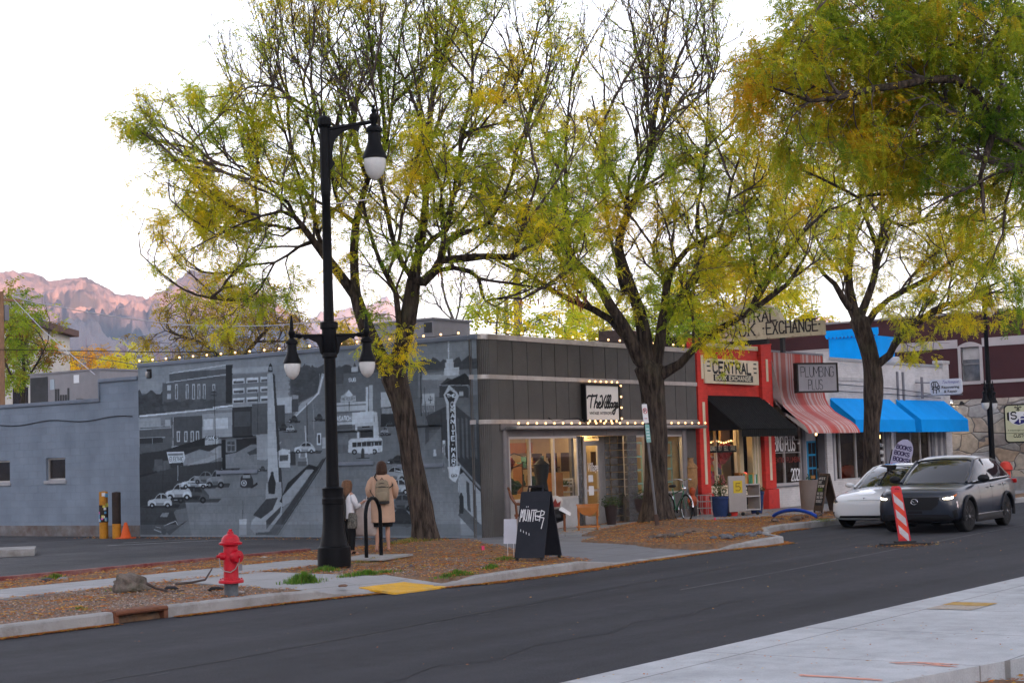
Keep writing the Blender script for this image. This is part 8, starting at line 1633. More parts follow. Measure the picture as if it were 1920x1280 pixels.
pillars(ts, gh2, M_wcar, (.0, -.1), [(1.06, .5), (.8, .8), (.45, .93), (.1, .98), (-.4, .99), (-1.0, .99), (-1.5, .97), (-2.0, .9)], np.linspace(.8, -1.75, 12), [((-.15, .02), (-.2, .95))], True)
for s in(-1, 1):
 m=MB();m.sphere((.70, s*1.03, 1.08), .12, 12, 8, (.7, 1.0, .6));m.bar((.72, s*.88, 1.0), (.70, s*.98, 1.05), .05, .04);m.build('mirror', M_wcar, ts)
 B_=BODY[ts.name];patch('headlight', mat('headlight_lens2', (.07, .08, .09), .06, var=.9, vscale=25, coat=1), ts, B_, [(.62, .69), (.78, .775), (.96, .86), (1.02, .86), (.97, .76), (.86, .68), (.72, .655)], 'x', s, .006, .012, (-1, -.45, 0));patch('bumper_slot', M_trim, ts, B_, [(.74, .43), (.92, .43), (.90, .39), (.84, .38), (.83, .30), (.80, .30), (.79, .39)], 'x', s, .006, .01, (-1, -.3, 0))
patch('lower_intake', M_trim, ts, BODY[ts.name], [(-.60, .335), (.60, .335), (.66, .27), (-.66, .27)], 'x', 1, .006);patch('black_lip', M_trim, ts, BODY[ts.name], [(-.86, .215), (.86, .215), (.86, .15), (-.86, .15)], 'x', 1, .008)
MB().tube([(2.22, .62, .72), (2.30, .4, .725), (2.34, 0, .73), (2.30, -.4, .725), (2.22, -.62, .72)], .004, 4).build('bonnet_gap', M_gpaint, ts)
eb=MB();eb.prism([(2.30, -.035, .79), (2.30, .035, .79), (2.295, .03, .782), (2.295, -.03, .782)], (.006, 0, .004));eb.prism([(2.305, -.008, .782), (2.305, .008, .782), (2.315, .0, .735)], (.006, 0, 0));eb.build('emblem', M_gpaint, ts, smooth=0)
ts.scale=(1, 1, .91);suv.scale=(1.02, 1, .98)
# ================================================================== bicycle and things on the shop pavement
bp_=G(1265, 977, .16);bi=thing('bicycle', 'old green bicycle with chrome mudguards leaning by the thick tree', 'bicycle', (bp_.x, bp_.y-.1, .155), R(-125))
M_bg=mat('bike_green', (.02, .13, .06), .35, var=.1, coat=.5);M_chrome=mat('chrome', (.65, .65, .66), .15, 1, var=0)
def bwheel(x):
 w_=MB().tube([(x+.33*cos(a), 0, .345+.33*sin(a))for a in np.linspace(0, 2*pi, 33)[:-1]], .018, 8, closed=True).build('wheel', M_tyre, bi)
 rm=MB();rm.tube([(x+.305*cos(a), 0, .345+.305*sin(a))for a in np.linspace(0, 2*pi, 33)[:-1]], .009, 6, closed=True)
 for k in range(18):a=2*pi*k/18;rm.tube([(x, .03*(-1)**k, .345), (x+.3*cos(a+.3*(-1)**k), 0, .345+.3*sin(a+.3*(-1)**k))], .0025, 3)
 rm.build('rim_and_spokes', M_chrome, w_);MB().tube([(x+.37*cos(a), 0, .345+.37*sin(a))for a in np.linspace(.1 if x>0 else.6, 2.4 if x>0 else 3.0, 12)], .022, 6).build('mudguard', M_chrome, bi)
bwheel(.54);bwheel(-.52)
mb=MB()
for a, b, r_ in(((-.1, 0, .30), (-.25, 0, .82), .016), ((-.1, 0, .30), (.38, 0, .72), .019), ((-.22, 0, .70), (.36, 0, .82), .016), ((-.1, 0, .30), (-.52, 0, .345), .011), ((-.24, 0, .76), (-.52, 0, .345), .009), ((.38, 0, .72), (.34, 0, .95), .019)):mb.tube([a, b], r_, 8)
for s in(-.05, .05):mb.tube([(.38, s*.6, .72), (.45, s, .60), (.54, s, .345)], .010, 6)
mb.build('frame', M_bg, bi);MB().tube([(.34, 0, .95), (.34, 0, 1.02), (.38, 0, 1.05), (.40, .14, 1.08), (.28, .28, 1.06), (.14, .30, 1.04)], .012, 8).build('handlebar', M_chrome, bi);MB().tube([(.38, 0, 1.05), (.40, -.14, 1.08), (.28, -.28, 1.06), (.14, -.30, 1.04)], .012, 8).build('handlebar', M_chrome, bi)
MB().sphere((-.27, 0, .90), .12, 12, 6, (1.2, .75, .35)).build('saddle', M_blk, bi);MB().lathe([(.09, -.005), (.09, .005)], (-.1, .04, .30), 20, Matrix.Rotation(pi/2, 3, 'X')).build('chainring', M_chrome, bi);MB().sphere((.43, 0, .84), .06, 12, 8).build('front_lamp', M_chrome, bi)
M_w1=mat('brown_wood', (.16, .055, .02), .4, var=.25, vscale=6, coat=.2);M_w2=mat('orange_table_wood', (.38, .13, .025), .35, var=.2, vscale=5, coat=.3);M_wc=mat('white_chair_paint', (.5, .48, .45), .6, var=.1)
def gp(px, py, z=.155):q=G(px, py, z);return Vector((q.x, q.y, z))
ga=AZ-pi/2
# arm chair
c=gp(985, 1004);c=gp(982, 1002);t=thing('armchair', 'curved brown bentwood armchair behind the chalkboard', 'chair', c, ga)
for s in(-.24, .24):MB().tube([(-.30, s, 1.02), (-.26, s, .85), (-.16, s, .70), (-.14, s, .45), (-.22, s, .0)], .028, 8).build('back_leg', M_w1, t);MB().tube([(.22, s, 0), (.22, s, .42), (.24, s, .66), (.1, s, .68), (-.15, s, .70)], .024, 8).build('front_leg', M_w1, t)
MB().box((-.2, -.25, .42), (.25, .25, .47)).build('seat', M_w1, t, bevel=.02);mb=MB()
for k in range(5):mb.tube([(-.15, -.2+k*.1, .47), (-.18, -.2+k*.1, .75), (-.28, -.2+k*.1, .98)], .012, 6)
mb.tube([(-.30, -.26, 1.02), (-.32, 0, 1.06), (-.30, .26, 1.02)], .03, 8);mb.build('backrest', M_w1, t)
c=gp(1033, 996, .155);t=thing('fur_stool', 'black fur covered armchair with a patterned cushion behind the chalkboard', 'chair', c, ga)
mb=MB();blob(mb, (-.25, 0, .78), (.24, .2, .26), 2, 4, .35);mb.build('fur_throw', mat('black_fur', (.008, .008, .008), 1, var=.5, vscale=30, bump=2, bscale=90, spec=.05), t)
mb=MB();blob(mb, (.05, 0, .40), (.30, .22, .2), 5, 4, .2);mb.build('black_seat', M_blk, t);MB().box((-.25, -.2, 0), (-.2, -.15, .4)).build('leg', M_w1, t);MB().box((.3, -.2, 0), (.35, -.15, .4)).build('leg', M_w1, t);MB().box((.3, .15, 0), (.35, .2, .4)).build('leg', M_w1, t)
mb=MB();mb.sphere((0, 0, 0), .2, 16, 10, (.9, .4, .8));mb.xf(Matrix.Translation((.12, -.18, .68)));mb.build('cushion', mat('cream_cushion', (.5, .46, .42), .9), t);MB().prism([(.0, -.27, .58), (.22, -.27, .58), (.25, -.265, .72), (.17, -.275, .66), (.12, -.275, .78), (.06, -.275, .66), (-.02, -.265, .73)], (0, -.012, 0)).build('cushion_motif', mat('rust_motif', (.22, .04, .03), .9), t, smooth=0)
MB().prism([(.2, -.2, .5), (.46, -.22, .36), (.48, -.2, .42), (.22, -.1, .60)], (0, .1, .01)).build('white_cloth', M_wht, t, smooth=0)
c=gp(1103, 993);t=thing('drop_leaf_table', 'small orange wooden drop leaf table in front of the shop door', 'table', c, ga)
MB().prism([(-.26, -.15, .60)]+[(-.26+.52*(1-cos(a))/2, -.16, .60-.26*sin(a))for a in np.linspace(0, pi, 13)], (0, .02, 0)).build('dropped_leaf', M_w2, t, smooth=0);MB().box((-.27, -.14, .585), (.27, .1, .61)).build('tabletop', M_w2, t, bevel=.008)
for x in(-.22, .22):
 for y in(-.1, .08):MB().lathe([(.02, 0), (.025, .1), (.015, .2), (.028, .35), (.02, .585)], (x, y, 0), 10).build('leg', M_w2, t)
MB().box((-.28, -.12, .06), (.28, .1, .10)).build('stretcher', M_w2, t, bevel=.01)
c=gp(1062, 985);t=thing('wooden_crate', 'dark wooden crate on legs under the small white chair', 'crate', c, ga);MB().box((-.3, -.15, .42), (.3, .15, .66)).build('box', mat('dark_crate', (.05, .05, .045), .8, var=.3, vscale=5), t, bevel=.008)
for x in(-.27, .27):
 for y in(-.12, .12):MB().box((x-.02, y-.02, 0), (x+.02, y+.02, .42)).build('leg', MATS['dark_crate'], t, smooth=0)
t=thing('childs_chair', 'tiny white wooden chair standing on the dark crate', 'chair', (c.x, c.y, c.z+.66), ga);t.location.z=c.z+.665
mb=MB()
for x in(-.2, .2):mb.box((x-.015, -.13, 0), (x+.015, -.10, .36));mb.box((x-.015, .08, 0), (x+.015, .11, .52))
mb.build('legs', M_wc, t, smooth=0);MB().box((-.21, -.14, .17), (.21, .11, .20)).build('seat', M_wc, t, smooth=0);MB().box((-.22, -.15, .33), (.22, -.11, .36)).build('arm', M_wc, t, smooth=0)
mb=MB()
for z in(.3, .4, .48):mb.box((-.2, .085, z), (.2, .10, z+.045))
mb.build('backrest', M_wc, t, smooth=0)
M_foli=mat('pot_plant_leaf', (.04, .075, .02), .8, var=.5, vscale=12);
def plant(name, label, c, pot, r, h, lr, lh, n, seed, m=None, potr=None, groupn=None, lc=(.05, .09, .02)):
 t=thing(name, label, 'potted plant', c);rr=random.Random(seed);MB().lathe(potr or[(r*.7, 0), (r*.85, h*.4), (r, h*.85), (r*1.06, h*.87), (r*1.06, h), (r*.9, h), (r*.88, h*.93)], c, 20).build('pot', pot, t)
 V_=[];F_=[];C_=[]
 for k in range(n):
  a=rr.uniform(0, 2*pi);d=lr*sqrt(rr.random());p=Vector((c[0]+d*cos(a), c[1]+d*sin(a), c[2]+h*.93+lh*rr.random()*(1-.5*d/lr)));ax=Vector((rr.gauss(0, 1), rr.gauss(0, 1), rr.gauss(.3, .8))).normalized();s_=rr.uniform(.03, .07);q=ax.orthogonal().normalized()*s_*.3;o=len(V_)
  V_+=[p, p+ax*s_*.5+q, p+ax*s_, p+ax*s_*.5-q];F_.append((o, o+1, o+2, o+3));v=rr.uniform(.5, 1.6);C_.append(tuple(x*v for x in lc))
 fastmesh('leaves', V_, F_, M_leaf, C_, parent=t)
 mb=MB()
 for k in range(6):a=rr.uniform(0, 2*pi);mb.tube([Vector(c)+V*h*.9, Vector(c)+Vector((cos(a)*lr*.5, sin(a)*lr*.5, h*.93+lh*.8))], .006, 4)
 mb.build('stems', M_foli, t);return t
M_dpot=mat('dark_urn', (.045, .03, .028), .5, var=.3, vscale=5);M_bpot=mat('blue_glaze', (.02, .04, .12), .25, var=.2, vscale=5, coat=.5)
plant('potted_plant', 'leafy plant in a dark urn under the window left of the thick tree', gp(1188, 976), M_dpot, .36, .60, .42, .35, 500, 1, potr=[(.2, 0), (.14, .1), (.22, .2), (.36, .42), (.38, .58), (.33, .6), (.3, .55)])
plant('potted_plant', 'bushy plant on the pavement right beside the shop door', Vector((35.15, 22.35, .155)), M_dpot, .16, .5, .28, .3, 300, 2)
plant('potted_plant', 'plant with two tall tufts in a big dark blue pot by the red pier', gp(1352, 968), M_bpot, .28, .55, .2, .75, 420, 3);plant('potted_plant', 'green plant in a tall blue pot right of the book cart', gp(1419, 962), M_bpot, .22, .62, .26, .25, 350, 4)
plant('potted_plant', 'thin plant in a square taupe planter beside the blue door', gp(1520, 955), mat('taupe_planter', (.22, .18, .16), .8), .3, .85, .1, .3, 60, 5, potr=[(.27, 0), (.3, .8), (.31, .85), (.27, .85)])
plant('potted_plant', 'small plant standing on the tiny white chair', Vector((c.x, c.y, .155+.67+.2)), mat('terracotta', (.35, .14, .05), .8), .07, .12, .12, .2, 120, 6)
u=gp(1297, 967);MB_u=MB().lathe([(.08, 0), (.10, .1), (.13, .3), (.2, .55), (.2, .62), (.2, .95), (.22, .97), (.18, 1.05), (.12, 1.1), (.1, 1.2), (.12, 1.25)], (u.x, u.y, .155+.35), 20)
tag(MB_u.build('carved_urn', mat('carved_wood', (.32, .18, .08), .7, var=.3, vscale=8)), 'tall tan carved urn on a metal stool by the red pier', 'urn')
t=thing('metal_stool', 'dark metal stool carrying the tall tan urn', 'stool', u);MB().lathe([(.22, .33), (.22, .35)], (u.x, u.y, .155), 16).build('seat', M_gpaint, t)
for a in range(4):MB().tube([(u.x+.17*cos(a*1.57+.8), u.y+.17*sin(a*1.57+.8), .155+.33), (u.x+.27*cos(a*1.57+.8), u.y+.27*sin(a*1.57+.8), .155)], .014, 6).build('leg', M_blk, t)
v=gp(1289, 968);tag(MB().lathe([(.1, 0), (.16, .12), (.12, .22), (.05, .28), (.08, .36), (.09, .42), (.04, .5)], (v.x-.12, v.y-.25, .155+.3), 16).build('glass_gourd', mat('orange_gourd', (.40, .08, .03), .3, var=.3, vscale=9)), 'orange red gourd shaped vase in front of the tan urn', 'vase')
# book cart
c=gp(1390, 966);t=thing('book_cart', 'grey book cart with a yellow poster and books on its top shelf', 'book cart', c, R(-18));M_cart=mat('cart_grey', (.33, .30, .28), .5, var=.06)
MB().box((-.62, -.2, .12), (-.0, -.17, 1.08)).build('side_panel', M_cart, t, bevel=.005);MB().box((.0, -.2, .12), (.03, .25, .85)).build('end_panel', M_cart, t, smooth=0);MB().box((.52, -.2, .12), (.55, .25, .85)).build('end_panel', M_cart, t, smooth=0)
for z in(.14, .5, .82):MB().box((.03, -.2, z), (.52, .25, z+.025)).build('shelf', M_wpaint, t, smooth=0)
MB().box((-.45, -.208, .62), (-.12, -.2, .95)).build('yellow_poster', mat('poster_yellow', (.55, .40, .03), .6), t, smooth=0);mb=MB();ribbon(mb, [[(p[0], p[1])for p in pl_]for pl_ in strokes('5', .17, .2)], .03, (-.37, -.21, .68), U, V, ON*.003);mb.build('poster_mark', mat('poster_ink', (.25, .17, .02), .6), t, smooth=0)
for x in(-.55, -.05, .5):MB().lathe([(.05, -.02), (.05, .02)], (x, -.12, .05), 12, Matrix.Rotation(pi/2, 3, 'X')).build('caster', M_blk, t)
rr=random.Random(2);x=-.05
while x<.55:
 w_=rr.uniform(.025, .06);h_=rr.uniform(.2, .32);M3=Matrix.Rotation(rr.uniform(-.25, .1), 3, 'Y');o=MB().cbox((0, 0, h_/2), (w_, .18, h_), M3);o.xf(Matrix.Translation((x, 0, .85)));b_=o.build('book', mat('cartbook_%d'%rr.randrange(8), rr.choice([(.05, .1, .3), (.5, .5, .48), (.3, .12, .03), (.05, .2, .1), (.5, .3, .1), (.1, .1, .12), (.2, .35, .45)]), .5), t, smooth=0);x+=w_+.012
 # wire basket
c=gp(1322, 972);t=thing('wire_basket', 'empty wire garden basket on the pavement by the red pier', 'basket', c);mb=MB()
for z in(.1, .28, .45, .62):mb.tube([(c.x+.2*cos(a), c.y+.2*sin(a), .155+z)for a in np.linspace(0, 2*pi, 17)[:-1]], .006, 4, closed=True)
for k in range(8):a=k*pi/4;mb.tube([(c.x+.2*cos(a), c.y+.2*sin(a), .155), (c.x+.2*cos(a), c.y+.2*sin(a), .155+.62)], .005, 4)
mb.build('wires', M_chr, t)
for i, (px, r_)in enumerate(((1375, .16), (1440, .001))):
 if r_>.01:c=gp(px, 967);tag(MB().lathe([(r_*.7, 0), (r_, .3), (r_*1.1, .32), (r_*.9, .32)], c, 16).build('red_pot', M_redp), 'red flower pot half hidden behind the book cart', 'pot')
 # ================================================================== people
M_skin=mat('skin', (.42, .24, .17), .5, var=.08, vscale=8);M_hair=mat('brown_hair', (.045, .022, .012), .55, var=.4, vscale=25, bump=.6, bscale=60);M_coat=mat('camel_coat', (.44, .285, .195), .85, var=.08, vscale=5, bump=.25, bscale=25);M_skirt=mat('black_cloth', (.006, .006, .006), .9, var=0)
def skin_body(name, parent, verts, edges, radii, m, sub=2):
 me=bpy.data.meshes.new(name);me.from_pydata(verts, edges, []);o=bpy.data.objects.new(name, me);COL.objects.link(o);sk_=o.modifiers.new('skin', 'SKIN');sk_.use_smooth_shade=True
 for v, r_ in zip(me.skin_vertices[0].data, radii):v.radius=(r_, r_)if not hasattr(r_, '__len__')else r_
 me.skin_vertices[0].data[0].use_root=True;s=o.modifiers.new('s', 'SUBSURF');s.levels=sub;s.render_levels=sub
 bpy.context.view_layer.update();dg=bpy.context.evaluated_depsgraph_get();nm=bpy.data.meshes.new_from_object(o.evaluated_get(dg));o.modifiers.clear();o.data=nm;nm.shade_smooth();nm.materials.clear();nm.materials.append(m);o.parent=parent;return o
def build_person(root, H, feet, knees, hipw, sh, elbows, hands, headp, skinm, handdir, fl=.085):
# local frame: +y = the way the person faces; one continuous body grown from the pelvis, with five fingers on each hand
 Vt=[(0, 0, H*.52)];Ed=[];Ra=[.11*H/1.7]
 def add(p, r, par):Vt.append(tuple(p));Ra.append(r);Ed.append((par, len(Vt)-1));return len(Vt)-1
 k=H/1.7
 ch=add((0, .01, H*.68), .125*k, 0);nk=add((0, -.01, H*.82), .09*k, ch);n2=add((headp[0]*.5, headp[1]*.5, H*.865), .045*k, nk)
 jw=add((headp[0], headp[1]+.02, H*.905), (.060*k, .070*k), n2);h1=add((headp[0], headp[1]+.01, H*.945), (.074*k, .088*k), jw);h2=add((headp[0], headp[1], H*.985), (.055*k, .065*k), h1)
 for s, f, kn in((-1, feet[0], knees[0]), (1, feet[1], knees[1])):
  hp=add((s*hipw, 0, H*.49), .088*k, 0);kk=add(kn, .052*k, hp);cf=add(((kn[0]*.6+f[0]*.4), (kn[1]*.6+f[1]*.4)-.02, H*.19), .056*k, kk);an=add((f[0], f[1], .08), .033*k, cf);he=add((f[0], f[1]-.02, .04), .034*k, an);bl=add((f[0]+s*.015, f[1]+.12, .03), .036*k, he);add((f[0]+s*.02, f[1]+.19, .022), .022*k, bl)
 for s, el, hd, dr in((-1, elbows[0], hands[0], handdir[0]), (1, elbows[1], hands[1], handdir[1])):
  s1=add((s*sh, 0, H*.80), .055*k, nk);e1=add(el, .042*k, s1);wr_=add(hd, .025*k, e1);d=Vector(dr).normalized();sd=d.cross(Vector((0, 0, 1)));sd=(sd if sd.length>.1 else Vector((1, 0, 0))).normalized();pm=add(Vector(hd)+d*.05, (.034*k, .018*k), wr_)
  for j, ln in enumerate((.06, .075, .07, .055)):
   b0_=Vector(hd)+d*.085+sd*(j-1.5)*.02;a1=add(b0_, .0095, pm);a2=add(b0_+d*ln*.5+Vector((0, 0, -.008)), .0085, a1);add(b0_+d*ln*.9+Vector((0, 0, -.025)), .007, a2)
  tb=add(Vector(hd)+d*.03+sd*-.035, .0105, pm);add(Vector(hd)+d*.065+sd*-.052, .0085, tb)
 b=skin_body('body', root, Vt, Ed, Ra, skinm)
 f=MB();hx_, hy_=headp
 for s in(-1, 1):f.sphere((hx_+s*.03, hy_+.085*k, H*.945), .011, 8, 6)
 f.build('eyes', mat('eye_dark', (.03, .02, .02), .2, var=0), root);MB().sphere((hx_, hy_+.1*k, H*.925), .014, 8, 6, (.8, 1, 1.4)).build('nose', skinm, root);MB().tube([(hx_-.022, hy_+.088*k, H*.903), (hx_, hy_+.095*k, H*.901), (hx_+.022, hy_+.088*k, H*.903)], .005, 6).build('mouth', mat('lips', (.3, .08, .07), .5, var=0), root)
 for s in(-1, 1):MB().sphere((hx_+s*.078*k, hy_, H*.935), .024, 8, 6, (.4, .7, 1.2)).build('ear', skinm, root)
 return b
wp_=G(719, 1033, .2);wm=thing('person', 'woman in a long camel coat and backpack looking at the mural, seen from behind', 'person', (wp_.x, wp_.y, .2), R(-8)-(pi/2-AZ)+.12)
H=1.70
build_person(wm, H, [(-.14, 0), (.11, .03)], [(-.11, .02, .47), (.10, .03, .47)], .09, .185, [(-.27, .02, 1.10), (.27, .05, 1.10)], [(-.17, .24, 1.04), (.16, .26, 1.10)], (0, .03), M_skin, [(.2, .9, .1), (-.2, .9, .3)])
def ring(cx, cy, rx, ry, z, n=28, p=2.0, wob=0, ph=0):
 o=[]
 for i in range(n):
  a=2*pi*i/n;c_, s_=cos(a), sin(a);k=1+wob*sin(5*a+ph);o.append((cx+rx*k*(abs(c_)**(2/p))*(1 if c_>0 else-1), cy+ry*k*(abs(s_)**(2/p))*(1 if s_>0 else-1), z))
 return o
co=MB().loft([ring(0, .0, .265, .20, .56, wob=.03), ring(0, .0, .262, .195, .70, wob=.03, ph=.3), ring(0, .0, .255, .19, .90, wob=.015), ring(0, .0, .245, .18, 1.05), ring(0, .0, .24, .165, 1.2), ring(0, 0, .245, .155, 1.32), ring(0, 0, .225, .13, 1.40), ring(0, .0, .15, .10, 1.455), ring(0, .01, .085, .075, 1.48), ring(0, .015, .07, .065, 1.51)]).build('coat', M_coat, wm, smooth=80)
for s in(-1, 1):
 el=Vector((s*.27, .02, 1.10));MB().tube([(s*.17, 0, 1.38), (s*.235, .0, 1.30), (s*.285, .0, 1.18), el, (s*.255, .12, 1.055), (s*.20, .20, 1.05)], [.075, .088, .085, .082, .07, .06], 14).build('coat_sleeve', M_coat, wm, smooth=80)
MB().tube([(-.265, -.03, .56), (-.14, -.18, .56), (0, -.2, .56), (.14, -.18, .56), (.265, -.03, .56)], .008, 6).build('coat_hem', M_coat, wm)
MB().loft([ring(0, .0, .21, .15, .47), ring(0, 0, .22, .16, .6)]).build('skirt', M_skirt, wm)
hr=MB();hr.loft([ring(0, .0, .105, .10, 1.45, p=2.2, wob=.05), ring(0, -.01, .125, .115, 1.50, wob=.05, ph=1), ring(0, .0, .12, .12, 1.58, wob=.03), ring(0, .005, .108, .122, 1.65), ring(0, .01, .08, .095, 1.70), ring(0, .01, .03, .035, 1.725)]);hr.build('hair', M_hair, wm, smooth=80)
for s in(-1, 1):f_=MB();x, y=(-.14, 0)if s<0 else(.11, .03);f_.sphere((x+s*.01, y+.07, .03), .05, 12, 8, (.85, 2.5, .75));f_.build('shoe', mat('tan_flat', (.30, .15, .11), .6), wm)
bpk=thing('backpack', 'khaki backpack with a dark base worn on the camel coat', 'backpack', wm.location, 0);LOCAL.add(bpk.name);bpk.rotation_euler=wm.rotation_euler
M_kh=mat('khaki', (.23, .185, .125), .85, var=.12, vscale=8, bump=.2);M_khd=mat('pack_dark', (.035, .033, .03), .8)
def rbox(cx, cy, cz, w_, d_, h_, n=8):return[ring(cx, cy, w_*k, d_*k2, cz+z*h_, 24, 3.2)for z, k, k2 in((-.5, .8, .8), (-.47, .93, .95), (-.3, 1, 1), (0, 1, 1), (.25, .97, .95), (.42, .82, .85), (.5, .55, .6))]
MB().loft(rbox(.035, -.245, 1.14, .155, .085, .44)).build('pack_body', M_kh, bpk, smooth=70);MB().loft(rbox(.04, -.315, 1.05, .115, .04, .18)).build('front_pocket', M_kh, bpk, smooth=70);MB().loft(rbox(.035, -.25, .945, .150, .082, .08)).build('dark_base', M_khd, bpk, smooth=70)
MB().tube([(-.10, -.30, 1.22), (.035, -.34, 1.235), (.17, -.30, 1.22)], .010, 6).build('zip_band', M_khd, bpk);MB().tube([(-.09, -.295, 1.28), (.03, -.33, 1.30), (.16, -.295, 1.28)], .008, 6).build('zip_band', M_khd, bpk);MB().tube([(.0, -.25, 1.35), (.03, -.25, 1.40), (.07, -.25, 1.35)], .010, 6).build('top_loop', M_khd, bpk)
MB().tube([(-.06, -.2, 1.32), (-.14, -.16, 1.42), (-.12, -.02, 1.48)], .016, 6).build('strap', M_khd, bpk);MB().tube([(-.11, -.22, 1.0), (-.22, -.16, 1.12), (-.25, -.1, 1.18)], .008, 6).build('strap', M_khd, bpk);MB().tube([(.17, -.2, 1.2), (.25, -.12, 1.25), (.23, .02, 1.36)], .012, 6).build('strap', M_khd, bpk)
tb=thing('tote_bag', 'white canvas tote bag hanging from the arm of the person in the camel coat', 'tote bag', wm.location);LOCAL.add(tb.name);tb.rotation_euler=wm.rotation_euler;M_tote=mat('tote_canvas', (.52, .48, .47), .85, var=.1, vscale=6, bump=.3, bscale=14)
tg=MB();tg.loft([ring(-.36, .04, .20, .035, .60, 24, 2.6), ring(-.34, .04, .185, .06, .63, 24, 3), ring(-.31, .04, .165, .065, .80, 24, 3, .03), ring(-.28, .04, .145, .055, .96, 24, 3), ring(-.27, .04, .14, .05, 1.0, 24, 3)], caps=True);tg.build('bag', M_tote, tb, smooth=70);MB().tube([(-.35, .0, .99), (-.31, .0, 1.12), (-.27, .04, 1.18), (-.21, .05, 1.12), (-.17, .02, .99)], .010, 6).build('handles', M_tote, tb);MB().sphere((-.27, .04, 1.0), .12, 10, 6, (1, .4, .3)).build('bag_contents', mat('bag_dark', (.06, .03, .02), .9), tb)
gp_=G(650, 1036, .2);gl=thing('person', 'small person with long brown hair in a white top, half hidden by the lamp post', 'person', (gp_.x+.05, gp_.y+.0, .15), R(-8)-(pi/2-AZ)-.55)
H2=1.42
build_person(gl, H2, [(-.08, 0), (.08, 0)], [(-.08, .02, .4), (.08, .02, .4)], .075, .145, [(-.19, .03, .92), (.20, .05, .92)], [(-.12, .2, .98), (.17, .24, 1.0)], (0, .02), M_skin, [(.1, .9, .3), (0, .9, .3)])
MB().loft([ring(0, 0, .155, .115, .70), ring(0, 0, .15, .11, .85), ring(0, 0, .155, .11, 1.0), ring(0, 0, .165, .105, 1.1), ring(0, 0, .13, .09, 1.17), ring(0, 0, .06, .06, 1.21)]).build('white_top', mat('white_cloth', (.60, .60, .62), .8, var=.06), gl, smooth=80)
for s in(-1, 1):MB().tube([(s*.13, 0, 1.13), (s*.18, .0, 1.05), (s*.20, .04, .92), (s*.19, .13, .95)], [.055, .062, .055, .045], 12).build('sleeve', MATS['white_cloth'], gl, smooth=80);MB().tube([(s*.075, 0, .70), (s*.08, .02, .4), (s*.08, 0, .1)], [.095, .082, .062], 12).build('legging', M_skirt, gl);MB().sphere((s*.08, .05, .04), .045, 10, 6, (.9, 2.2, .8)).build('shoe', M_skirt, gl)
MB().loft([ring(0, -.04, .10, .06, 1.02, wob=.06), ring(0, -.04, .11, .085, 1.12, wob=.06, ph=1), ring(0, -.01, .105, .10, 1.24, wob=.03), ring(0, .0, .10, .11, 1.34), ring(0, 0, .075, .09, 1.41), ring(0, 0, .03, .03, 1.435)]).build('hair', mat('light_brown_hair', (.12, .06, .03), .5, var=.35, vscale=25, bump=.5), gl, smooth=80)
b2=thing('backpack', 'black backpack worn over the white top', 'backpack', gl.location);LOCAL.add(b2.name);b2.rotation_euler=gl.rotation_euler;MB().loft(rbox(-.02, -.19, .93, .13, .085, .5)).build('pack_body', M_khd, b2, smooth=70);MB().tube([(.08, -.13, 1.1), (.1, -.02, 1.19), (.1, .1, 1.1)], .014, 6).build('strap', M_khd, b2)
b3=thing('shoulder_bag', 'small grey lace patterned shoulder bag hanging beside the white top', 'bag', gl.location);LOCAL.add(b3.name);b3.rotation_euler=gl.rotation_euler;MB().loft(rbox(.17, -.05, .66, .12, .04, .30)).build('bag', mat('lace_grey', (.11, .105, .09), .9, var=.9, vscale=40), b3, smooth=70);MB().tube([(.08, -.05, .8), (.06, -.04, 1.1), (.1, 0, 1.18)], .012, 6).build('strap', M_khd, b3)
b4=thing('shopping_bag', 'large crumpled cream shopping bag between the two people', 'bag', (wm.location+gl.location)/2);LOCAL.add(b4.name);b4.rotation_euler=wm.rotation_euler;q=b4.location
bg_=MB();bg_.loft([ring(0, .1, .27, .05, .32, 24, 3, .04), ring(0, .1, .26, .09, .36, 24, 3, .04), ring(-.01, .1, .24, .1, .6, 24, 3, .05), ring(-.02, .1, .2, .06, .86, 24, 3, .05)]);bg_.build('bag', mat('crumpled_cream', (.42, .36, .33), .8, var=.15, vscale=4, bump=.6, bscale=9), b4, smooth=60);MB().tube([(-.1, .1, .85), (-.06, .1, .98), (0, .1, .85)], .008, 5).build('handle', M_tote, b4)
for o_ in(wm, bpk, tb):o_.scale=(.88, .92, 1)
# ================================================================== trees beyond the roofs
bgm=('dg', 'g', 'ol', 'y')
tree('autumn_tree', 'wide orange and olive tree rising behind the mural wall', 80, [([(430, 900, 20), (432, 760, 16), (440, 680, 13)], 0, 0), ([(438, 700, 9), (390, 650, 6), (340, 630, 4), (310, 620, 2)], 0, -1), ([(440, 690, 9), (430, 640, 7), (420, 590, 4)], 0, 0), ([(440, 690, 9), (480, 640, 7), (520, 600, 4)], 0, 1), ([(480, 640, 5), (540, 640, 3)], .5, 0)],
 [(400, 600, 95, 52, 300, 0, 3, 1), (490, 605, 80, 58, 300, 0, 3, 1), (340, 645, 50, 30, 60, 0, 2, 1), (545, 645, 40, 30, 50, 0, 2, 1), (430, 650, 110, 40, 120, 0, 3, .9)], 61, nf=4, frond=(4, .5, .06, .13), mix=(.0, 70, ('g', 'ol', 'br', 'y', 'br'), .75), step=.5, di=7, dk=.6, am=1.3, twl=.9, twr=.012, group='trees beyond the roofs')
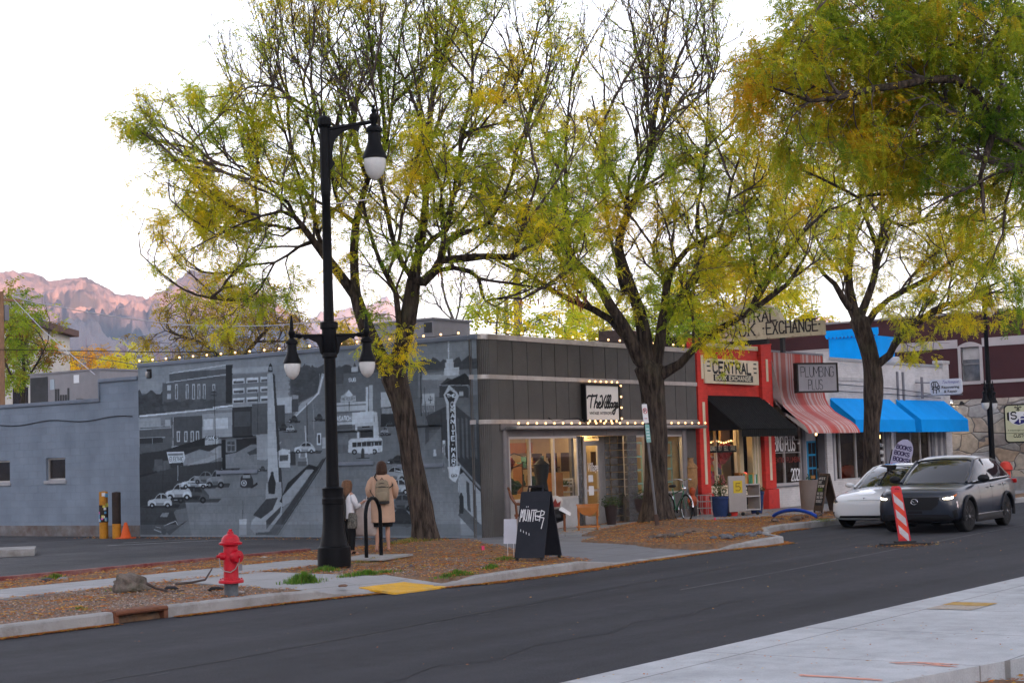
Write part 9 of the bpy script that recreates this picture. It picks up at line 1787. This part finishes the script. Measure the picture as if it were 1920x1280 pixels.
tree('maple_tree', 'green and rust leaved tree in front of the pale house at the left edge', 66, [([(40, 900, 10), (42, 780, 8), (45, 700, 6), (40, 620, 3)], 0, 0), ([(44, 720, 5), (70, 680, 4), (90, 640, 2)], 0, 0), ([(44, 740, 5), (10, 680, 4), (5, 620, 2)], 0, 0)],
 [(30, 610, 40, 35, 60, 0, 2, 1), (75, 625, 32, 22, 40, 0, 1.5, 1), (35, 670, 45, 35, 70, 0, 2, 1), (70, 670, 28, 25, 35, 0, 1.5, 1), (30, 725, 28, 25, 45, 0, 1.5, 1), (12, 585, 16, 20, 18, 0, 1, 1)], 62, nf=4, frond=(4, .42, .07, .13), mix=(-.1, 80, ('dg', 'g', 'g', 'br', 'o')), step=.4, di=6, dk=.45, am=1.5, twl=.6, twr=.01, group='trees beyond the roofs')
for i, (cx, cy, rx, ry, D, pal, lab)in enumerate(((240, 690, 32, 24, 95, ('g', 'ol', 'ol', 'y'), 'round lime green tree peeping over the wall step'), (170, 688, 60, 18, 120, ('ol', 'o', 'br'), 'rust coloured bush behind the air unit'), (110, 705, 40, 14, 110, ('ol', 'y', 'o'), 'yellow bush between the pale house and the air unit'), (205, 704, 16, 8, 90, ('ol', 'o'), 'small golden bush right of the air unit'),
 (660, 640, 45, 30, 75, ('ol', 'y', 'br', 'g'), 'olive tree top behind the lamp and the leaning trunk'), (1130, 615, 70, 34, 80, ('g', 'ol', 'y'), 'yellow green tree crown above the charcoal shop roof'), (1375, 545, 95, 60, 72, ('g', 'ol', 'y', 'y'), 'broad yellow willow like crown behind the roof sign'), (1480, 600, 70, 40, 76, ('g', 'ol', 'y'), 'yellow green crown right of the roof sign'), (1250, 590, 60, 45, 74, ('dg', 'g', 'ol'), 'green crown behind the thick tree fork'), (1310, 620, 50, 30, 70, ('dg', 'g', 'ol'), 'dark green crown above the brown chimney'))):
 tree('distant_tree', lab, D, [([(cx, 900, 7), (cx+2, cy+ry*.8, 5), (cx, cy, 3)], 0, 0), ([(cx+1, cy+ry*.6, 3), (cx-rx*.5, cy, 2)], 0, 0), ([(cx+1, cy+ry*.6, 3), (cx+rx*.5, cy, 2)], 0, 0)], [(cx, cy, rx, ry, int(rx*ry*.075), 0, 2.5, 1), (cx-rx*.3, cy-ry*.3, rx*.5, ry*.8, int(rx*ry*.03), 0, 2, 1)], 70+i, nf=4, frond=(4, .5, .08, .15), mix=(0, i*9, pal), step=.5, di=9, dk=.55, am=1.4, twl=.7, twr=.01, group='trees beyond the roofs')
tree('bare_tree', 'leafless grey tree standing behind the mural building roof', 72, [([(856, 900, 9), (858, 640, 6), (850, 600, 5), (835, 560, 4), (828, 520, 2)], 0, 0), ([(852, 610, 4), (862, 570, 3.4), (865, 530, 2.5), (858, 490, 1.5)], 0, 0), ([(856, 625, 4), (872, 590, 3), (890, 550, 2)], 0, 0), ([(848, 600, 3), (820, 570, 2.5), (808, 530, 1.6)], 0, 0), ([(850, 630, 3), (820, 610, 2), (795, 595, 1.2)], 0, 0)],
 [(840, 540, 50, 60, 60, 0, 2, 0), (880, 560, 30, 50, 30, 0, 1.5, 0), (800, 590, 25, 25, 15, 0, 1, 0)], 90, nf=0, step=.35, di=5, dk=.5, am=1, twl=.6, twr=.012, up=.25, group='trees beyond the roofs', bark=M_bark2, mat_twig=M_bark2)
tree('ailanthus_tree', 'sparse lime leaved young tree above the left end of the charcoal roof', 60, [([(925, 900, 5), (930, 640, 3.5), (935, 580, 2.5), (940, 540, 1.5)], 0, 0), ([(932, 620, 2.5), (960, 590, 2), (985, 575, 1.2)], 0, 0), ([(932, 620, 2.5), (905, 590, 1.6)], 0, 0), ([(960, 640, 3), (1010, 600, 2), (1060, 560, 1.2)], 0, 0)],
 [(925, 590, 45, 28, 26, 0, 1.5, 1), (980, 610, 50, 22, 30, 0, 1.5, 1), (1040, 612, 40, 20, 20, 0, 1.5, 1), (945, 555, 30, 25, 10, 0, 1, 1)], 91, nf=3, frond=(5, .6, .08, .16), mix=(.1, 90, ('g', 'g', 'ol', 'y')), step=.4, di=5, dk=.5, am=1.2, twl=.5, twr=.01, group='trees beyond the roofs', bark=M_bark2)
# seed pods hanging in the thick tree
PV=[];PF=[];PC=[];rr=random.Random(8)
for(cx, cy, rx, ry, n)in((1072, 480, 14, 14, 40), (1082, 545, 20, 26, 90), (1045, 530, 10, 12, 25), (825, 505, 4, 8, 10), (1000, 560, 25, 6, 16)):
 for _ in range(n):
  p=PD(cx+rr.uniform(-rx, rx), cy+rr.uniform(-ry, ry), 38.4+rr.uniform(-.4, .4));l_=rr.uniform(.12, .22);d=Vector((rr.uniform(-.3, .3), rr.uniform(-.3, .3), -1)).normalized();q=d.cross(Vector((rr.gauss(0, 1), rr.gauss(0, 1), 0)).normalized()).normalized()*.014;o=len(PV);PV+=[p-q, p+q, p+d*l_+q*.6, p+d*l_-q*.6];PF.append((o, o+1, o+2, o+3));v_=rr.uniform(.7, 1.3);PC.append((.32*v_, .12*v_, .06*v_))
tag(fastmesh('seed_pods', PV, PF, M_leaf, PC), 'drooping bunches of reddish seed pods between the first two trees', 'seed pods', kind='stuff')
# ================================================================== litter, gravel, grass
rr=random.Random(77);LV=[];LF=[];LC=[]
lcs=[(.50, .15, .03), (.42, .12, .02), (.52, .22, .04), (.28, .10, .03), (.55, .30, .05), (.36, .13, .04)]
def litter(x, y, z, s0=.016, s1=.038):
 a=rr.uniform(0, 2*pi);s_=rr.uniform(s0, s1);d=Vector((cos(a), sin(a), rr.uniform(-.25, .25)))*s_;n=Vector((-sin(a), cos(a), rr.uniform(-.4, .4)))*s_*rr.uniform(.25, .6);p=Vector((x, y, z+.003+s_*.25));o=len(LV);LV.extend([p-d, p-n, p+d, p+n]);LF.append((o, o+1, o+2, o+3));c=rr.choice(lcs);v_=rr.uniform(.55, 1.25);LC.append((c[0]*v_*1.2, c[1]*v_*1.35, c[2]*v_*1.5))
def dens(x, y):return noise.fractal(Vector((x*.8, y*.8, 4)), .8, 2, 4)
n=0
while n<30000:
 x=rr.uniform(10.5, 36);ky=kerb_y(x);y=ky-abs(rr.gauss(0, .05 if x<20 else.09))-.005;n+=1
 if 13.7<x<14.65 or(24.4<x<28.3 and rr.random()<.6):continue
 litter(x, y, .004)
n=0
while n<95000:
 x=rr.uniform(11, 44);y=rr.uniform(15.3, 23);n+=1;z=soil_z(x, y)
 if z<.1:continue
 dd=dens(x, y)+(.25 if x>19.5 else-.12)+(.25 if 21.1<y<23 and x<25 else 0)
 if rr.random()<.55+dd:litter(x, y, z+.012)
for _ in range(350):litter(rr.uniform(10, 22), rr.uniform(4.8, 7.3), .152, .008, .018)
for _ in range(260):litter(rr.uniform(12, 34), rr.uniform(8, 15), .004, .008, .02)
for _ in range(900):litter(rr.uniform(29, 30.1), rr.uniform(23.4, 36), .102)
for _ in range(500):a=rr.uniform(0, 6.3);d=abs(rr.gauss(0, .45));litter(tm.location.x+d*cos(a)*1.3-.2, tm.location.y+d*sin(a)*.8-.1, .004)
for _ in range(900):litter(rr.uniform(11, 14), rr.uniform(3.5, 4.9), .03)
for _ in range(1500):litter(rr.uniform(31, 44), rr.uniform(19.4, 21.6), .157)
for _ in range(1200):litter(rr.uniform(12, 22), rr.gauss(19.4, .12), .158)
for _ in range(900):litter(rr.uniform(12, 22), rr.gauss(21.15, .1), .158)
tag(fastmesh('fallen_leaves', LV, LF, M_leaf, LC, loc=Vector((0, 0, 0))), 'orange brown fallen leaves along the kerb, on the soil and round the tree feet', 'fallen leaves', kind='stuff')
GV=[];GF=[];GC=[]
def tetra(x, y, z, s_, c):
 o=len(GV);h=s_*rr.uniform(.5, 1);a=rr.uniform(0, 6.3);GV.extend([(x+s_*cos(a+k*1.57)*rr.uniform(.7, 1.2), y+s_*sin(a+k*1.57)*rr.uniform(.7, 1.2), z-.005)for k in range(4)]);GV.extend([(x+s_*.6*cos(a+.3+k*1.57), y+s_*.6*sin(a+.3+k*1.57), z+h)for k in range(4)])
 for f_ in((4, 5, 6, 7), (0, 1, 5, 4), (1, 2, 6, 5), (2, 3, 7, 6), (3, 0, 4, 7)):GF.append(tuple(o+i for i in f_));GC.append(c)
for _ in range(20000):
 x=rr.uniform(10.5, 23.5);y=rr.uniform(16.2, 19.5 if x<17.3 else 18.5);z=soil_z(x, y)
 if z<.1:continue
 if x>17.3 and rr.random()<.6:continue
 v_=rr.uniform(.5, 1.3);c=rr.choice([(.25, .19, .15), (.3, .2, .16), (.2, .17, .15), (.33, .28, .24)]);tetra(x, y, z, rr.uniform(.006, .019), tuple(q*v_ for q in c))
tag(fastmesh('gravel', GV, GF, attrmat('gravel_mat', rough=.9), GC, loc=Vector((0, 0, 0))), 'pinkish gravel on the strip behind the near left kerb', 'gravel', kind='stuff')
BV=[];BF=[];BC=[]
def blade(x, y, z, h, c):
 a=rr.uniform(0, 6.3);l_=rr.uniform(.1, .6)*h;w_=.006;o=len(BV);n_=Vector((-sin(a), cos(a), 0))*w_;d=Vector((cos(a), sin(a), 0));p=Vector((x, y, z));BV.extend([p-n_, p+n_, p+d*l_*.4+V*h*.6+n_*.7, p+d*l_*.4+V*h*.6-n_*.7, p+d*l_+V*h, p+d*l_+V*h]);BF.append((o, o+1, o+2, o+3));BC.append(c);BF.append((o+3, o+2, o+4, o+5));BC.append(c)
def tuft(px, py, rx, ry, n, h, dry=.1):
 c=G(px, py, .14)
 for _ in range(n):
  a=rr.uniform(0, 6.3);d=abs(rr.gauss(0, .55));x=c.x+rx*d*cos(a);y=c.y+ry*d*sin(a);z=max(.12, soil_z(x, y))
  if noise.noise(Vector((x*5, y*5, 1)))<-.1 and rr.random()<.8:continue
  if soil_z(x, y)<0:z=.155 if inpoly(x, y, LAND)else.12
  v_=rr.uniform(.6, 1.3);col=(.36, .25, .08)if rr.random()<dry else(.12, .24, .03);blade(x, y, z, h*rr.uniform(.5, 1.1)*max(.25, 1.1-d*.55), tuple(q*v_ for q in col))
tuft(570, 1094, .32, .22, 1500, .17);tuft(690, 1078, .75, .14, 1500, .09);tuft(610, 1070, .35, .2, 600, .1);tuft(855, 1078, .45, .12, 900, .10);tuft(920, 1064, .25, .12, 400, .09);tuft(945, 1048, .35, .2, 450, .07, .3);tuft(770, 1030, .9, .5, 2600, .09, .75);tuft(700, 1052, .8, .3, 1500, .06, .85);tuft(105, 1084, .2, .15, 300, .1, .3);tuft(215, 1108, .15, .1, 200, .08);tuft(150, 1142, .3, .1, 150, .05, .5);tuft(1540, 975, .8, .3, 700, .07, .5);tuft(800, 1020, .5, .4, 1200, .13, .5);tuft(1225, 990, .6, .3, 700, .06, .9)
tag(fastmesh('grass', BV, BF, M_leaf, BC, loc=Vector((0, 0, 0))), 'tufts of green and dry grass on the planting strip', 'grass', kind='stuff')
# ================================================================== evening haze
hz=bpy.data.materials.new('haze_air');hz.use_nodes=True;n_=hz.node_tree;n_.nodes.remove(n_.nodes['Principled BSDF']);pv_=n_.nodes.new('ShaderNodeVolumePrincipled');pv_.inputs['Color'].default_value=(.60, .71, 1.0, 1);pv_.inputs['Density'].default_value=.00017;pv_.inputs['Anisotropy'].default_value=0;n_.links.new(pv_.outputs[0], n_.nodes['Material Output'].inputs['Volume'])
hb=MB().box((-5300, -5300, -9), (5300, 5300, 760)).build('haze', hz, smooth=0);hb['kind']='stuff'
S.cycles.volume_bounces=0
